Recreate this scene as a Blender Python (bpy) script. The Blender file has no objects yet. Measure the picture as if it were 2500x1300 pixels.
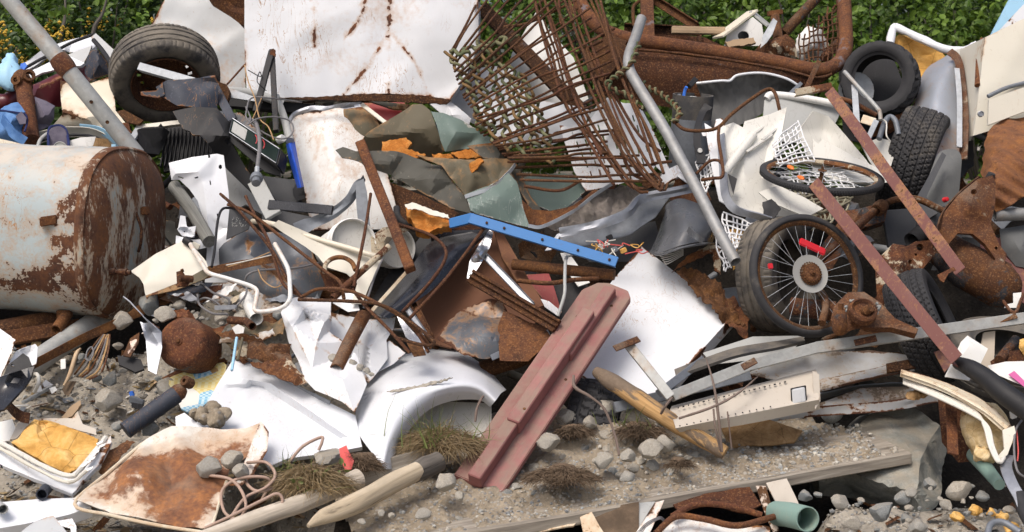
import bpy,bmesh,math,random
import numpy as np
from mathutils import Vector,Matrix,noise
from mathutils.geometry import delaunay_2d_cdt
R=math.radians
random.seed(11)
SC=bpy.context.scene
COL=SC.collection
# ---------------------------------------------------------------- camera, light, exposure
F=3847.0
CAMP=Vector((0,0,1.8));PITCH=R(-5)
cd=bpy.data.cameras.new('camera');cam=bpy.data.objects.new('camera',cd);COL.objects.link(cam)
cam.location=CAMP;cam.rotation_euler=(R(90)+PITCH,0,0)
cd.sensor_width=36;cd.lens=36*F/2500;cd.clip_end=2000;cd.clip_start=.05
cd.dof.use_dof=True;cd.dof.focus_distance=8.1;cd.dof.aperture_fstop=5.6
SC.camera=cam
SUN_EL,SUN_AZ=R(58),R(-125)
w=bpy.data.worlds.new('World');SC.world=w;w.use_nodes=True
wn=w.node_tree
sky=wn.nodes.new('ShaderNodeTexSky');sky.sky_type='NISHITA';sky.sun_disc=False
sky.sun_elevation=SUN_EL;sky.sun_rotation=R(90)-SUN_AZ;sky.air_density=1.0;sky.dust_density=6.0;sky.ozone_density=.6
wn.links.new(sky.outputs[0],wn.nodes['Background'].inputs[0]);wn.nodes['Background'].inputs[1].default_value=.125
sl=bpy.data.lights.new('sun','SUN');so=bpy.data.objects.new('sun',sl);COL.objects.link(so)
sl.energy=1.4;sl.angle=R(24);sl.color=(1,.96,.92)
sdir=Vector((math.cos(SUN_EL)*math.cos(SUN_AZ),math.cos(SUN_EL)*math.sin(SUN_AZ),math.sin(SUN_EL)))
so.rotation_euler=sdir.to_track_quat('Z','Y').to_euler();so.location=(-4,-4,8)
SC.view_settings.view_transform='Standard';SC.view_settings.look='None';SC.view_settings.gamma=1
SC.view_settings.exposure=.30
# ---------------------------------------------------------------- placing
FW=Vector((0,math.cos(PITCH),math.sin(PITCH)));UP=Vector((0,-math.sin(PITCH),math.cos(PITCH)))
def D(py):return 6.9+(1300-py)*.00246
def P(px,py,d):return CAMP+Vector(((px-1250)/F*d,0,0))+FW*d+UP*((650-py)/F*d)
def S(px,py,o=0.):return P(px,py,D(py)+o)
def V3(p,off=0.):return S(p[0],p[1],off+(p[2]if len(p)>2 else 0))
def m(px,d=8.2):return px*d/F
def folds(p,f,seed):
 h=0;rg=random.Random(seed*13+5)
 for k in range(4):
  d=Vector((rg.gauss(0,1),rg.gauss(0,1),rg.gauss(0,1))).normalized();t=p.dot(d)*f*(1+.45*k)+rg.random()*9+.55*noise.noise(p*f*.8+d*7);h+=abs((t%2)-1)/(1+.5*k)
 return h-.9
def fbm(v,o=4):return noise.fractal(v,1.0,2.0,o)
# ---------------------------------------------------------------- linking objects
def mk(name,g,mat,parent=None,smooth=30):
 V,FC,A=g
 V=[Vector(v)for v in V]
 if parent is not None:
  L=parent['_w'];L=Vector(L)
 else:
  c=sum(V,Vector())/len(V);L=Vector((c.x,c.y,min(v.z for v in V)))
 me=bpy.data.meshes.new(name)
 me.from_pydata([v-L for v in V],[],[tuple(f)for f in FC]);me.update()
 for k,a in(A or{}).items():
  if len(a)and hasattr(a[0],'__len__'):
   at=me.attributes.new(k,'FLOAT_VECTOR','POINT');at.data.foreach_set('vector',np.array(a,dtype=np.float32).ravel())
  else:
   at=me.attributes.new(k,'FLOAT','POINT');at.data.foreach_set('value',np.array(a,dtype=np.float32))
 if smooth:
  me.shade_smooth()
  if smooth<180:me.set_sharp_from_angle(angle=R(smooth))
 me.materials.append(mat)
 o=bpy.data.objects.new(name,me);COL.objects.link(o)
 o['_w']=list(L)
 if parent is not None:o.parent=parent;o.location=L-Vector(parent['_w'])
 else:o.location=L
 return o
def sub(name,g,mat,parent,smooth=30):
 return mk(name,g,mat,parent,smooth)
def tag(o,label=None,cat=None,group=None,kind=None):
 if label:o['label']=label
 if cat:o['category']=cat
 if group:o['group']=group
 if kind:o['kind']=kind
 return o
def T(name,label,cat,at,group=None):
 o=bpy.data.objects.new(name,None);COL.objects.link(o)
 L=at if isinstance(at,Vector)else V3(at);o.location=L;o['_w']=list(L);o.empty_display_size=.1
 return tag(o,label,cat,group)
def one(name,label,cat,g,mat,group=None,smooth=30):
 return tag(mk(name,g,mat,None,smooth),label,cat,group)
def join(*gs):
 V,FC,A=[],[],{}
 keys=set(k for g in gs for k in(g[2]or{}))
 for g in gs:
  b=len(V);V+=list(g[0]);FC+=[[i+b for i in f]for f in g[1]]
  for k in keys:
   a=(g[2]or{}).get(k)
   if a is None:a=[(0,0,0)]*len(g[0])if k=='grain' else[0.]*len(g[0])
   A.setdefault(k,[]);A[k]+=list(a)
 return V,FC,A
def moved(g,fn):return[fn(Vector(v))for v in g[0]],g[1],g[2]
def copies(o,loc,rot=None,sc=None):
 c=o.copy();COL.objects.link(c);c.location=loc
 if rot:c.rotation_euler=rot
 if sc:c.scale=sc if hasattr(sc,'__len__')else(sc,sc,sc)
 return c
# ---------------------------------------------------------------- shapes
def inpoly(x,y,poly):
 ins=np.zeros(x.shape,bool);n=len(poly);j=n-1
 for i in range(n):
  xi,yi=poly[i];xj,yj=poly[j]
  c=((yi>y)!=(yj>y))&(x<(xj-xi)*(y-yi)/((yj-yi)or 1e-9)+xi)
  ins^=c;j=i
 return ins
def segdist(pts,segs):
 d=np.full(len(pts),1e9)
 for a,b in segs:
  ab=b-a;t=np.clip(((pts-a)@ab)/max(ab@ab,1e-9),0,1)
  d=np.minimum(d,np.hypot(*(pts-a-t[:,None]*ab).T))
 return d
def resamp(poly,step,closed=True,jag=0,seed=0):
 out=[];n=len(poly);rng=random.Random(seed)
 for i in range(n if closed else n-1):
  a,b=np.array(poly[i]),np.array(poly[(i+1)%n]);L=np.hypot(*(b-a));q=max(1,int(round(L/step)))
  nn=np.array([-(b-a)[1],(b-a)[0]])/max(L,1e-6)
  for s in range(q):
   p=a+(b-a)*s/q
   if jag and s:p=p+nn*rng.uniform(-1,1)*jag
   out.append(p)
 if not closed:out.append(np.array(poly[-1]))
 return out
def plate(pts,off=0.,k=.6,res=.03,thick=.003,amp=.004,freq=3.,crump=0.,cfreq=5.,fold=0.,ffreq=3.2,jag=0.,inner=(),creases=(),holes=(),back=None,ew=.03,cw=.018,yref=None,seed=0,round_=0):
 """sheet cut to an outline given as (px, py, offset); creases bend it, noise dents it, thickness or a back vector gives it body"""
 allp=[tuple(p)+((0.,)if len(p)==2 else())for p in list(pts)+list(inner)]
 yr=sum(p[1]for p in pts)/len(pts)if yref is None else yref
 dep=np.array([D(yr)+(D(p[1])-D(yr))*k+off+p[2]for p in allp])
 xy=np.array([(p[0],p[1])for p in allp],float)
 n=len(pts)
 ce=[(i,(i+1)%n)for i in range(n)]
 for c in creases:ce+=[(c[i],c[i+1])for i in range(len(c)-1)]
 cv,_,cf,ov,_,_=delaunay_2d_cdt([Vector(p)for p in xy],ce,[],0,1e-4)
 cv=np.array([(v.x,v.y)for v in cv]);cdp=np.array([dep[o[0]]if o else dep.mean()for o in ov])
 poly=[tuple(p)for p in xy[:n]]
 cf=[f for f in cf if inpoly(np.array([cv[list(f)].mean(0)[0]]),np.array([cv[list(f)].mean(0)[1]]),poly)[0]]or cf
 dm=float(dep.mean());step=res*F/dm
 bd=resamp(poly,step,True,jag,seed)
 if round_:
  for _ in range(round_):bd=[(bd[i-1]+2*bd[i]+bd[(i+1)%len(bd)])/4 for i in range(len(bd))]
 P2=[p for p in bd];E=[(i,(i+1)%len(bd))for i in range(len(bd))]
 hp=[]
 for h in holes:
  b=len(P2);hh=resamp(h,step,True);P2+=hh;E+=[(b+i,b+(i+1)%len(hh))for i in range(len(hh))];hp.append([tuple(q)for q in hh])
 cs=[]
 for c in creases:
  cc=resamp([tuple(xy[i])for i in c],step,False);cs+=[(cc[i],cc[i+1])for i in range(len(cc)-1)]
  b=len(P2);P2+=cc;E+=[(b+i,b+i+1)for i in range(len(cc)-1)]
 bs=[(bd[i],bd[(i+1)%len(bd)])for i in range(len(bd))]
 for h in hp:bs+=[(np.array(h[i]),np.array(h[(i+1)%len(h)]))for i in range(len(h))]
 x0,y0=np.min(bd,0);x1,y1=np.max(bd,0);rng=random.Random(seed+5)
 gx,gy=np.meshgrid(np.arange(x0,x1,step),np.arange(y0,y1,step*.87));gx=gx+(np.arange(gx.shape[0])%2)[:,None]*step/2
 gp=np.stack([gx.ravel(),gy.ravel()],1)
 if len(gp):
  gp=gp[inpoly(gp[:,0],gp[:,1],[tuple(b)for b in bd])]
  if len(gp):gp=gp[segdist(gp,bs+cs)>step*.45]
 for g in gp:P2.append(g+np.array([rng.uniform(-1,1),rng.uniform(-1,1)])*step*.12)
 fv,_,ff,_,_,_=delaunay_2d_cdt([Vector(p)for p in P2],E,[],0,1e-4)
 fv=np.array([(v.x,v.y)for v in fv])
 fc=np.array([fv[list(f)].mean(0)for f in ff]);keep=inpoly(fc[:,0],fc[:,1],[tuple(b)for b in bd])
 for h in hp:keep&=~inpoly(fc[:,0],fc[:,1],h)
 ff=[list(f)for f,q in zip(ff,keep)if q]
 used=sorted(set(i for f in ff for i in f));mp={u:i for i,u in enumerate(used)}
 ff=[[mp[i]for i in f]for f in ff];fv=fv[used]
 best=np.full(len(fv),-1e9);dd=np.full(len(fv),dm)
 for f in cf:
  a,b,c=cv[f[0]],cv[f[1]],cv[f[2]];den=(b[1]-c[1])*(a[0]-c[0])+(c[0]-b[0])*(a[1]-c[1])
  if abs(den)<1e-6:continue
  l0=((b[1]-c[1])*(fv[:,0]-c[0])+(c[0]-b[0])*(fv[:,1]-c[1]))/den
  l1=((c[1]-a[1])*(fv[:,0]-c[0])+(a[0]-c[0])*(fv[:,1]-c[1]))/den;l2=1-l0-l1
  mn=np.minimum(l0,np.minimum(l1,l2));up=mn>best
  dd[up]=(l0*cdp[f[0]]+l1*cdp[f[1]]+l2*cdp[f[2]])[up];best[up]=mn[up]
 px2m=dm/F
 ed=np.clip(1-segdist(fv,bs)*px2m/ew,0,1);cr=np.clip(1-segdist(fv,cs)*px2m/cw,0,1)if cs else np.zeros(len(fv))
 W=[P(x,y,d)for(x,y),d in zip(fv,dd)]
 ff2=[]
 for f in ff:
  nn=(W[f[1]]-W[f[0]]).cross(W[f[2]]-W[f[0]])
  ff2.append(f if nn.dot(W[f[0]]-CAMP)<0 else f[::-1])
 ff=ff2
 N=[Vector()for _ in W]
 for f in ff:
  nn=(W[f[1]]-W[f[0]]).cross(W[f[2]]-W[f[0]])
  for i in f:N[i]+=nn
 N=[q.normalized()if q.length>0 else Vector((0,-1,0))for q in N]
 so_=Vector((seed*3.7+pts[0][0]*.013,pts[0][1]*.017,off))
 W2=[]
 for p,q in zip(W,N):
  h=amp*fbm(p*freq+so_,3)
  if crump:h+=crump*(abs(noise.noise(p*cfreq+so_))+.5*abs(noise.noise(p*cfreq*2.1-so_))+.25*abs(noise.noise(p*cfreq*4.3+so_))-.5)
  if fold:h+=fold*folds(p,ffreq,seed)
  W2.append(p+q*h)
 W=W2
 n0=len(W);cnt={}
 for f in ff:
  for i in range(3):
   e=(f[i],f[(i+1)%3]);cnt[e]=1
 be=[e for e in cnt if(e[1],e[0])not in cnt]
 V=list(W)+([p+back for p in W]if back is not None else[p-q*thick for p,q in zip(W,N)])
 FC=ff+[[i+n0 for i in f[::-1]]for f in ff]+[[b,a,a+n0,b+n0]for a,b in be]
 A={'edge':list(ed)*2,'cr':list(cr)*2}
 return V,FC,A
def smoothpath(pts,n=6,closed=False):
 if len(pts)<3:return[Vector(p)for p in pts]
 out=[];q=[Vector(p)for p in pts]
 N_=len(q)
 for i in range(N_ if closed else N_-1):
  p0=q[(i-1)%N_]if(closed or i>0)else q[0]*2-q[1]
  p1=q[i];p2=q[(i+1)%N_]
  p3=q[(i+2)%N_]if(closed or i+2<N_)else q[-1]*2-q[-2]
  for s in range(n):
   t=s/n
   out.append(.5*((2*p1)+(p2-p0)*t+(2*p0-5*p1+4*p2-p3)*t*t+(3*p1-p0-3*p2+p3)*t**3))
 if not closed:out.append(q[-1])
 return out
def frames(path,closed=False):
 n=len(path);tg=[]
 for i in range(n):
  a=path[(i-1)%n]if(closed or i)else path[0];b=path[(i+1)%n]if(closed or i<n-1)else path[-1]
  tg.append((b-a).normalized())
 u=tg[0].cross(Vector((.3,-.2,.9)));u.normalize();out=[]
 for t in tg:
  u=(u-t*u.dot(t));u.normalize();out.append((t,u.copy(),t.cross(u)))
 return out
def tube(pts,r,sides=10,curve=0,closed=False,hollow=0.,rough=0.,rfreq=30,strands=0,twist=60.,seed=0,wall=.18):
 path=smoothpath(pts,curve,closed)if curve else[Vector(p)for p in pts]
 if not curve and len(path)==2 and rough:
  q=max(2,int((path[1]-path[0]).length/.05));path=[path[0].lerp(path[1],i/q)for i in range(q+1)]
 fr=frames(path,closed);n=len(path)
 rs=r if hasattr(r,'__len__')else[r]
 V,FC,G=[],[],[];s=0
 def ring(p,f,rr,s,nz=True):
  b=len(V)
  for j in range(sides):
   a=2*math.pi*j/sides;rad=rr
   if strands:rad*=1+.22*abs(math.cos(strands*.5*(a-twist*s)))-.12
   dv=f[1]*math.cos(a)+f[2]*math.sin(a)
   if rough and nz:rad+=rough*fbm((p+dv*rr)*rfreq+Vector((seed,0,0)),2)
   V.append(p+dv*rad);G.append((math.cos(a)*rr,math.sin(a)*rr,s))
  return b
 def bridge(a,b):
  for j in range(sides):
   j2=(j+1)%sides;FC.append([a+j,b+j,b+j2,a+j2][::-1])
 pr=None;first=None
 for i,p in enumerate(path):
  if i:s+=(p-path[i-1]).length
  t=i/max(1,n-1)*(len(rs)-1);i0=int(t);rr=rs[i0]+(rs[min(i0+1,len(rs)-1)]-rs[i0])*(t-i0)
  b=ring(p,fr[i],rr,s)
  if pr is not None:bridge(pr,b)
  else:first=b
  pr=b
 if closed:bridge(pr,first)
 else:
  for e,b0,sg in((0,first,1),(n-1,pr,-1)):
   p,f=path[e],fr[e];rr=rs[0]if e==0 else rs[-1]
   if hollow:
    b1=ring(p,f,rr*(1-wall),s,False);b2=ring(p+f[0]*sg*hollow,f,rr*(1-wall),s,False)
    if sg>0:bridge(b1,b0);bridge(b2,b1)
    else:bridge(b0,b1);bridge(b1,b2)
    cap=list(range(b2,b2+sides))
   else:cap=list(range(b0,b0+sides))
   FC.append(cap if sg>0 else cap[::-1])
 return V,FC,{'grain':G}
def beam(a,b,prof,up=Vector((0,0,1)),bev=.002,wob=0.,seg=1,seed=0,taper=1.):
 """a section given as a list of (u, v) metres pushed from a to b; u lies across, v along up"""
 a,b=Vector(a),Vector(b);t=(b-a).normalized();u=t.cross(up);u.normalize();v=u.cross(t);L=(b-a).length
 bm=bmesh.new();gl=bm.verts.layers.float_vector.new('grain');rings=[]
 for i in range(seg+1):
  c=a.lerp(b,i/seg);k=1+(taper-1)*i/seg
  if wob and seg>1:c=c+(u*noise.noise(c*2+Vector((seed,0,0)))+v*noise.noise(c*2+Vector((0,seed,5))))*wob
  rg=[]
  for(x,y)in prof:
   q=bm.verts.new(c+u*x*k+v*y*k);q[gl]=(x,y,L*i/seg);rg.append(q)
  rings.append(rg)
 n=len(prof)
 for i in range(seg):
  for j in range(n):bm.faces.new([rings[i][j],rings[i][(j+1)%n],rings[i+1][(j+1)%n],rings[i+1][j]])
 bm.faces.new(rings[0][::-1]);bm.faces.new(rings[-1])
 bmesh.ops.recalc_face_normals(bm,faces=bm.faces)
 if bev:
  ed=[e for e in bm.edges if len(e.link_faces)==2 and e.calc_face_angle(0)>.6]
  bmesh.ops.bevel(bm,geom=ed,offset=bev,segments=1,affect='EDGES',clamp_overlap=True)
 bm.verts.index_update()
 V=[q.co.copy()for q in bm.verts];G=[tuple(q[gl])for q in bm.verts];FC=[[q.index for q in f.verts]for f in bm.faces];bm.free()
 return V,FC,{'grain':G}
def rect(w_,h):return[(-w_/2,-h/2),(w_/2,-h/2),(w_/2,h/2),(-w_/2,h/2)]
def angle_(w_,h,t=.005):return[(0,0),(w_,0),(w_,t),(t,t),(t,h),(0,h)]
def chan(w_,h,t=.005):return[(-w_/2,0),(w_/2,0),(w_/2,h),(w_/2-t,h),(w_/2-t,t),(-w_/2+t,t),(-w_/2+t,h),(-w_/2,h)]
def box(c,ax,ay,az,bev=.004):
 """closed box from its centre and three half-vectors"""
 bm=bmesh.new();vs={}
 for i in(-1,1):
  for j in(-1,1):
   for k in(-1,1):vs[i,j,k]=bm.verts.new(c+ax*i+ay*j+az*k)
 for q in([(-1,-1,-1),(-1,-1,1),(-1,1,1),(-1,1,-1)],[(1,-1,-1),(1,1,-1),(1,1,1),(1,-1,1)],[(-1,-1,-1),(1,-1,-1),(1,-1,1),(-1,-1,1)],[(-1,1,-1),(-1,1,1),(1,1,1),(1,1,-1)],[(-1,-1,-1),(-1,1,-1),(1,1,-1),(1,-1,-1)],[(-1,-1,1),(1,-1,1),(1,1,1),(-1,1,1)]):
  bm.faces.new([vs[t]for t in q])
 bmesh.ops.recalc_face_normals(bm,faces=bm.faces)
 if bev:bmesh.ops.bevel(bm,geom=list(bm.edges),offset=bev,segments=2,affect='EDGES')
 bm.verts.index_update();V=[q.co.copy()for q in bm.verts];FC=[[q.index for q in f.verts]for f in bm.faces];bm.free()
 return V,FC,{}
def basis(axis,hint=Vector((0,0,1))):
 z=Vector(axis).normalized();x=hint.cross(z)
 if x.length<.05:x=Vector((1,0,0)).cross(z)
 x.normalize();y=z.cross(x)
 return x,y,z
def lathe(prof,c,axis,segs=48,dent=0.,dfreq=4,sx=1.,sy=1.,hint=Vector((0,0,1)),power=2.,arc=(0,2*math.pi),caps=False):
 """(radius, height) profile turned about axis; power above 2 squares the section off"""
 x,y,z=basis(axis,hint);V,FC,E=[],[],[];full=arc[1]-arc[0]>6.28
 ns=segs if full else segs+1;L=sum(math.hypot(prof[i+1][0]-prof[i][0],prof[i+1][1]-prof[i][1])for i in range(len(prof)-1))
 for i,(r_,h)in enumerate(prof):
  for j in range(ns):
   a=arc[0]+(arc[1]-arc[0])*j/segs;ca,sa=math.cos(a),math.sin(a)
   if power!=2:q=(abs(ca)**power+abs(sa)**power)**(-1/power)
   else:q=1
   p=c+x*(r_*ca*q*sx)+y*(r_*sa*q*sy)+z*h
   if dent:p=p+(x*ca+y*sa)*dent*fbm(p*dfreq,3)+z*dent*.5*fbm(p*dfreq+Vector((9,0,0)),3)
   V.append(p);E.append((r_*a,h,0))
 for i in range(len(prof)-1):
  for j in range(segs):
   j2=(j+1)%ns;a,b=i*ns,(i+1)*ns
   FC.append([a+j,a+j2,b+j2,b+j])
 if caps:FC.append(list(range(ns))[::-1]);FC.append(list(range(len(V)-ns,len(V))))
 return V,FC,{}
def tyre(c,axis,Ro,wd,Ri,style='rib',segs=180,sag=0.,spin=0.):
 """tyre carcass with tread height modelled in; 'hole' runs through the middle"""
 x,y,z=basis(axis);V,FC,DU=[],[],[]
 prof=[]
 hw=wd/2;sh=Ro-Ri
 for t in np.linspace(0,1,5):prof.append((Ri-.004+0*t,-hw*.62+hw*1.24*t,0))
 inner=[(Ri+sh*.35,hw*.86),(Ri+sh*.7,hw*.8),(Ro-.022,hw*.55),(Ro-.02,0),(Ro-.022,-hw*.55),(Ri+sh*.7,-hw*.8),(Ri+sh*.35,-hw*.86),(Ri,-hw*.66)]
 outer=[(Ri-.006,-hw*.74),(Ri+.012,-hw*.84),(Ri+sh*.14,-hw*.9),(Ri+sh*.2,-hw*.94),(Ri+sh*.4,-hw*1.02),(Ri+sh*.6,-hw*1.02),(Ri+sh*.78,-hw*.97)]
 nt=41;tr=[]
 for i in range(nt):
  t=-1+2*i/(nt-1);tr.append((Ro-.016*abs(t)**3.2-.004*t*t,hw*.92*t,1))
 mir=[(r_,-h)for r_,h in outer[::-1]]
 prof=[(r_,-h,0)for r_,h in inner[::-1]]+[(r_,h,0)for r_,h in outer]+tr+[(r_,h,0)for r_,h in mir]
 prof=prof+[prof[0]]
 def tread(u,t):
  if style=='rib':
   for g in(-.62,-.22,.22,.62):
    if abs(t-g)<.045:return .007
   if abs(t)>.66:return .005 if(u/.014)%1<.22 else 0
   return .003 if((u+t*.02)/.018)%1<.16 else 0
  if style=='block':
   s_=abs(t);q=(u+s_*.06-(.016 if t>0 else 0))/.034
   if abs(t)<.05 or abs(s_-.42)<.05+.02*math.sin(u*90):return .009
   if abs(s_-.75)<.04:return .008
   if q%1<.2:return .009
   return .002 if(q*2)%1<.1 else 0
  if style=='mud':
   s_=abs(t);q=(u+s_*.03+(.025 if t>0 else 0))/.05
   if abs(t-.12*(1 if(u/.1)%1<.5 else-1))<.06:return .011
   if q%1<.3:return .012
   if abs(s_-.6)<.06 and(u/.05)%1<.6:return .01
   return 0
  if style=='lug':
   s_=abs(t);q=(u+s_*.05+(.03 if t>0 else 0))/.075
   return .016 if(q%1<.5 and s_>.12)else(.004 if s_<.12 else 0)
  return 0
 n=len(prof)
 for i,(r_,h,wt)in enumerate(prof):
  for j in range(segs):
   a=2*math.pi*j/segs+spin;rr=r_
   if wt:rr-=tread(a*Ro,h/(hw*.92))
   elif style=='lug' and r_>Ri+sh*.6 and(a*Ro/.075)%1<.5:rr+=.004
   p=c+(x*math.cos(a)+y*math.sin(a))*rr+z*h
   if sag:p.z-=sag*max(0,math.sin(a))*0
   V.append(p);DU.append(1. if wt else 0.)
 for i in range(n-1):
  for j in range(segs):
   j2=(j+1)%segs;a,b=i*segs,(i+1)*segs
   FC.append([a+j,a+j2,b+j2,b+j])
 return V,FC,{'cr':DU}
def rockg(c,size,seed=0,sub_=3,cuts=13,rnd=.5,rot=None):
 bm=bmesh.new();bmesh.ops.create_icosphere(bm,subdivisions=sub_,radius=1)
 rng=random.Random(seed);pl=[]
 for _ in range(cuts):
  d=Vector((rng.gauss(0,1),rng.gauss(0,1),rng.gauss(0,1))).normalized();pl.append((d,rng.uniform(.5,.84)))
 s3=Vector(size)if hasattr(size,'__len__')else Vector((size,)*3);rm=(rot or Matrix.Rotation(rng.uniform(0,6),3,'Z'))
 V=[]
 for v in bm.verts:
  p=v.co.copy()
  for d,h in pl:
   q=p.dot(d)
   if q>h:p-=d*(q-h)*(1-rnd*.35)
  p*=1+.07*fbm(p*1.7+Vector((seed,0,0)),4)+.045*fbm(p*5+Vector((0,seed,0)),5)-.05*abs(noise.noise(p*3+Vector((seed,4,0))))
  V.append(Vector(c)+rm@Vector((p.x*s3.x,p.y*s3.y,p.z*s3.z)))
 bm.verts.index_update();FC=[[q.index for q in f.verts]for f in bm.faces];bm.free()
 return V,FC,{}
def ribbon(path,wd,t=.004,up=Vector((0,0,1)),curve=6,twist=(0,0),wob=0.,seed=0):
 """flat bar swept along a path, its width lying along up and turning by twist degrees"""
 p=smoothpath(path,curve)if len(path)>2 and curve else[Vector(q)for q in path]
 if len(p)==2:p=[p[0].lerp(p[1],i/12)for i in range(13)]
 V,FC,G,E=[],[],[],[];n=len(p);s=0
 for i,c in enumerate(p):
  tg=(p[min(i+1,n-1)]-p[max(i-1,0)]).normalized();a=R(twist[0]+(twist[1]-twist[0])*i/(n-1))
  u=up-tg*up.dot(tg);u.normalize();v=tg.cross(u);u,v=u*math.cos(a)+v*math.sin(a),v*math.cos(a)-u*math.sin(a)
  ww=wd[min(int(i/(n-1)*(len(wd)-1)+.5),len(wd)-1)]if hasattr(wd,'__len__')else wd
  if i:s+=(c-p[i-1]).length
  for x in(-.5,-.17,.17,.5):
   o=v*wob*noise.noise(c*9+u*x*3+Vector((seed,0,0)))if wob else Vector()
   V+=[c+u*ww*x+v*t/2+o,c+u*ww*x-v*t/2+o];G+=[(x*ww,0,s),(x*ww,t,s)];E+=[float(abs(x)==.5)]*2
 for i in range(n-1):
  a,b=i*8,i*8+8
  for j in(0,2,4):FC+=[[a+j,a+j+2,b+j+2,b+j],[a+j+1,b+j+1,b+j+3,a+j+3]]
  FC+=[[a,b,b+1,a+1],[a+6,a+7,b+7,b+6]]
 for b in(0,(n-1)*8):FC.append([b,b+2,b+4,b+6,b+7,b+5,b+3,b+1][::(-1 if b else 1)])
 return V,FC,{'grain':G,'edge':E}
def pl(name,label,cat,pts,mat,group=None,sm=30,**kw):return one(name,label,cat,plate(pts,**kw),MT[mat],group,sm)
def tb(name,label,cat,pts,r,mat,group=None,**kw):return one(name,label,cat,tube([V3(p)for p in pts],r,**kw),MT[mat],group,40)
def rb(name,label,cat,pts,wd,mat,group=None,**kw):return one(name,label,cat,ribbon([V3(p)for p in pts],wd,**kw),MT[mat],group)
def bm_(name,label,cat,a,b,prof,mat,group=None,**kw):return one(name,label,cat,beam(V3(a),V3(b),prof,**kw),MT[mat],group)
TOCAM=Vector((0,-1,.25)).normalized()
def loft(curves,nu=40,nv=16,thick=.003,amp=.0,freq=4.,crump=0.,cfreq=6.,fold=0.,ffreq=3.2,off=0.,absd=False,seed=0,smoothv=True,closed=False):
 """smooth skin through a few curves given as (px, py, offset) points, with thickness"""
 C=[]
 for c in curves:
  q=smoothpath([V3(p,off)for p in c],12)if not isinstance(c[0],Vector)else smoothpath(c,12)
  ln=[0]
  for i in range(1,len(q)):ln.append(ln[-1]+(q[i]-q[i-1]).length)
  out=[];k=0
  for i in range(nu+1):
   t=ln[-1]*i/nu
   while k<len(ln)-2 and ln[k+1]<t:k+=1
   out.append(q[k].lerp(q[k+1],(t-ln[k])/max(1e-9,ln[k+1]-ln[k])))
  C.append(out)
 rows=[]
 for i in range(nu+1):
  col=[c[i]for c in C];per=max(2,nv//max(1,len(C)-1))
  rows.append(smoothpath(col,per)if smoothv and len(col)>2 else[col[j].lerp(col[j+1],s/per)for j in range(len(col)-1)for s in range(per)]+[col[-1]])
 W=len(rows[0]);V=[p for r_ in rows for p in r_];FC=[]
 for i in range(nu):
  for j in range(W-1):FC.append([i*W+j,(i+1)*W+j,(i+1)*W+j+1,i*W+j+1])
 s0=0
 for f in FC[::7]:
  nn=(V[f[1]]-V[f[0]]).cross(V[f[3]]-V[f[0]]);s0+=nn.dot(V[f[0]]-CAMP)
 if s0>0:FC=[f[::-1]for f in FC]
 N=[Vector()for _ in V]
 for f in FC:
  nn=(V[f[2]]-V[f[0]]).cross(V[f[3]]-V[f[1]])
  for i in f:N[i]+=nn
 N=[q.normalized()if q.length else Vector((0,-1,0))for q in N];so_=Vector((seed*3.1,1.7,off))
 V2=[]
 for p,q in zip(V,N):
  h=amp*fbm(p*freq+so_,3)
  if crump:h+=crump*(abs(noise.noise(p*cfreq+so_))+.5*abs(noise.noise(p*cfreq*2.1-so_))-.4)
  if fold:h+=fold*folds(p,ffreq,seed)
  V2.append(p+q*h)
 n0=len(V2);nr=nu+1
 E=[1. if i in(0,nu)or j in(0,W-1)else(.35 if i in(1,nu-1)or j in(1,W-2)else 0.)for i in range(nr)for j in range(W)]
 V3_=V2+[p-q*thick for p,q in zip(V2,N)];F2=FC+[[i+n0 for i in f[::-1]]for f in FC];cnt={}
 for f in FC:
  for i in range(4):cnt[(f[i],f[(i+1)%4])]=1
 F2+=[[b,a,a+n0,b+n0]for a,b in cnt if(b,a)not in cnt]
 return V3_,F2,{'edge':E*2}
def lf(name,label,cat,curves,mat,group=None,**kw):return one(name,label,cat,loft(curves,**kw),MT[mat],group,45)
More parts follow.
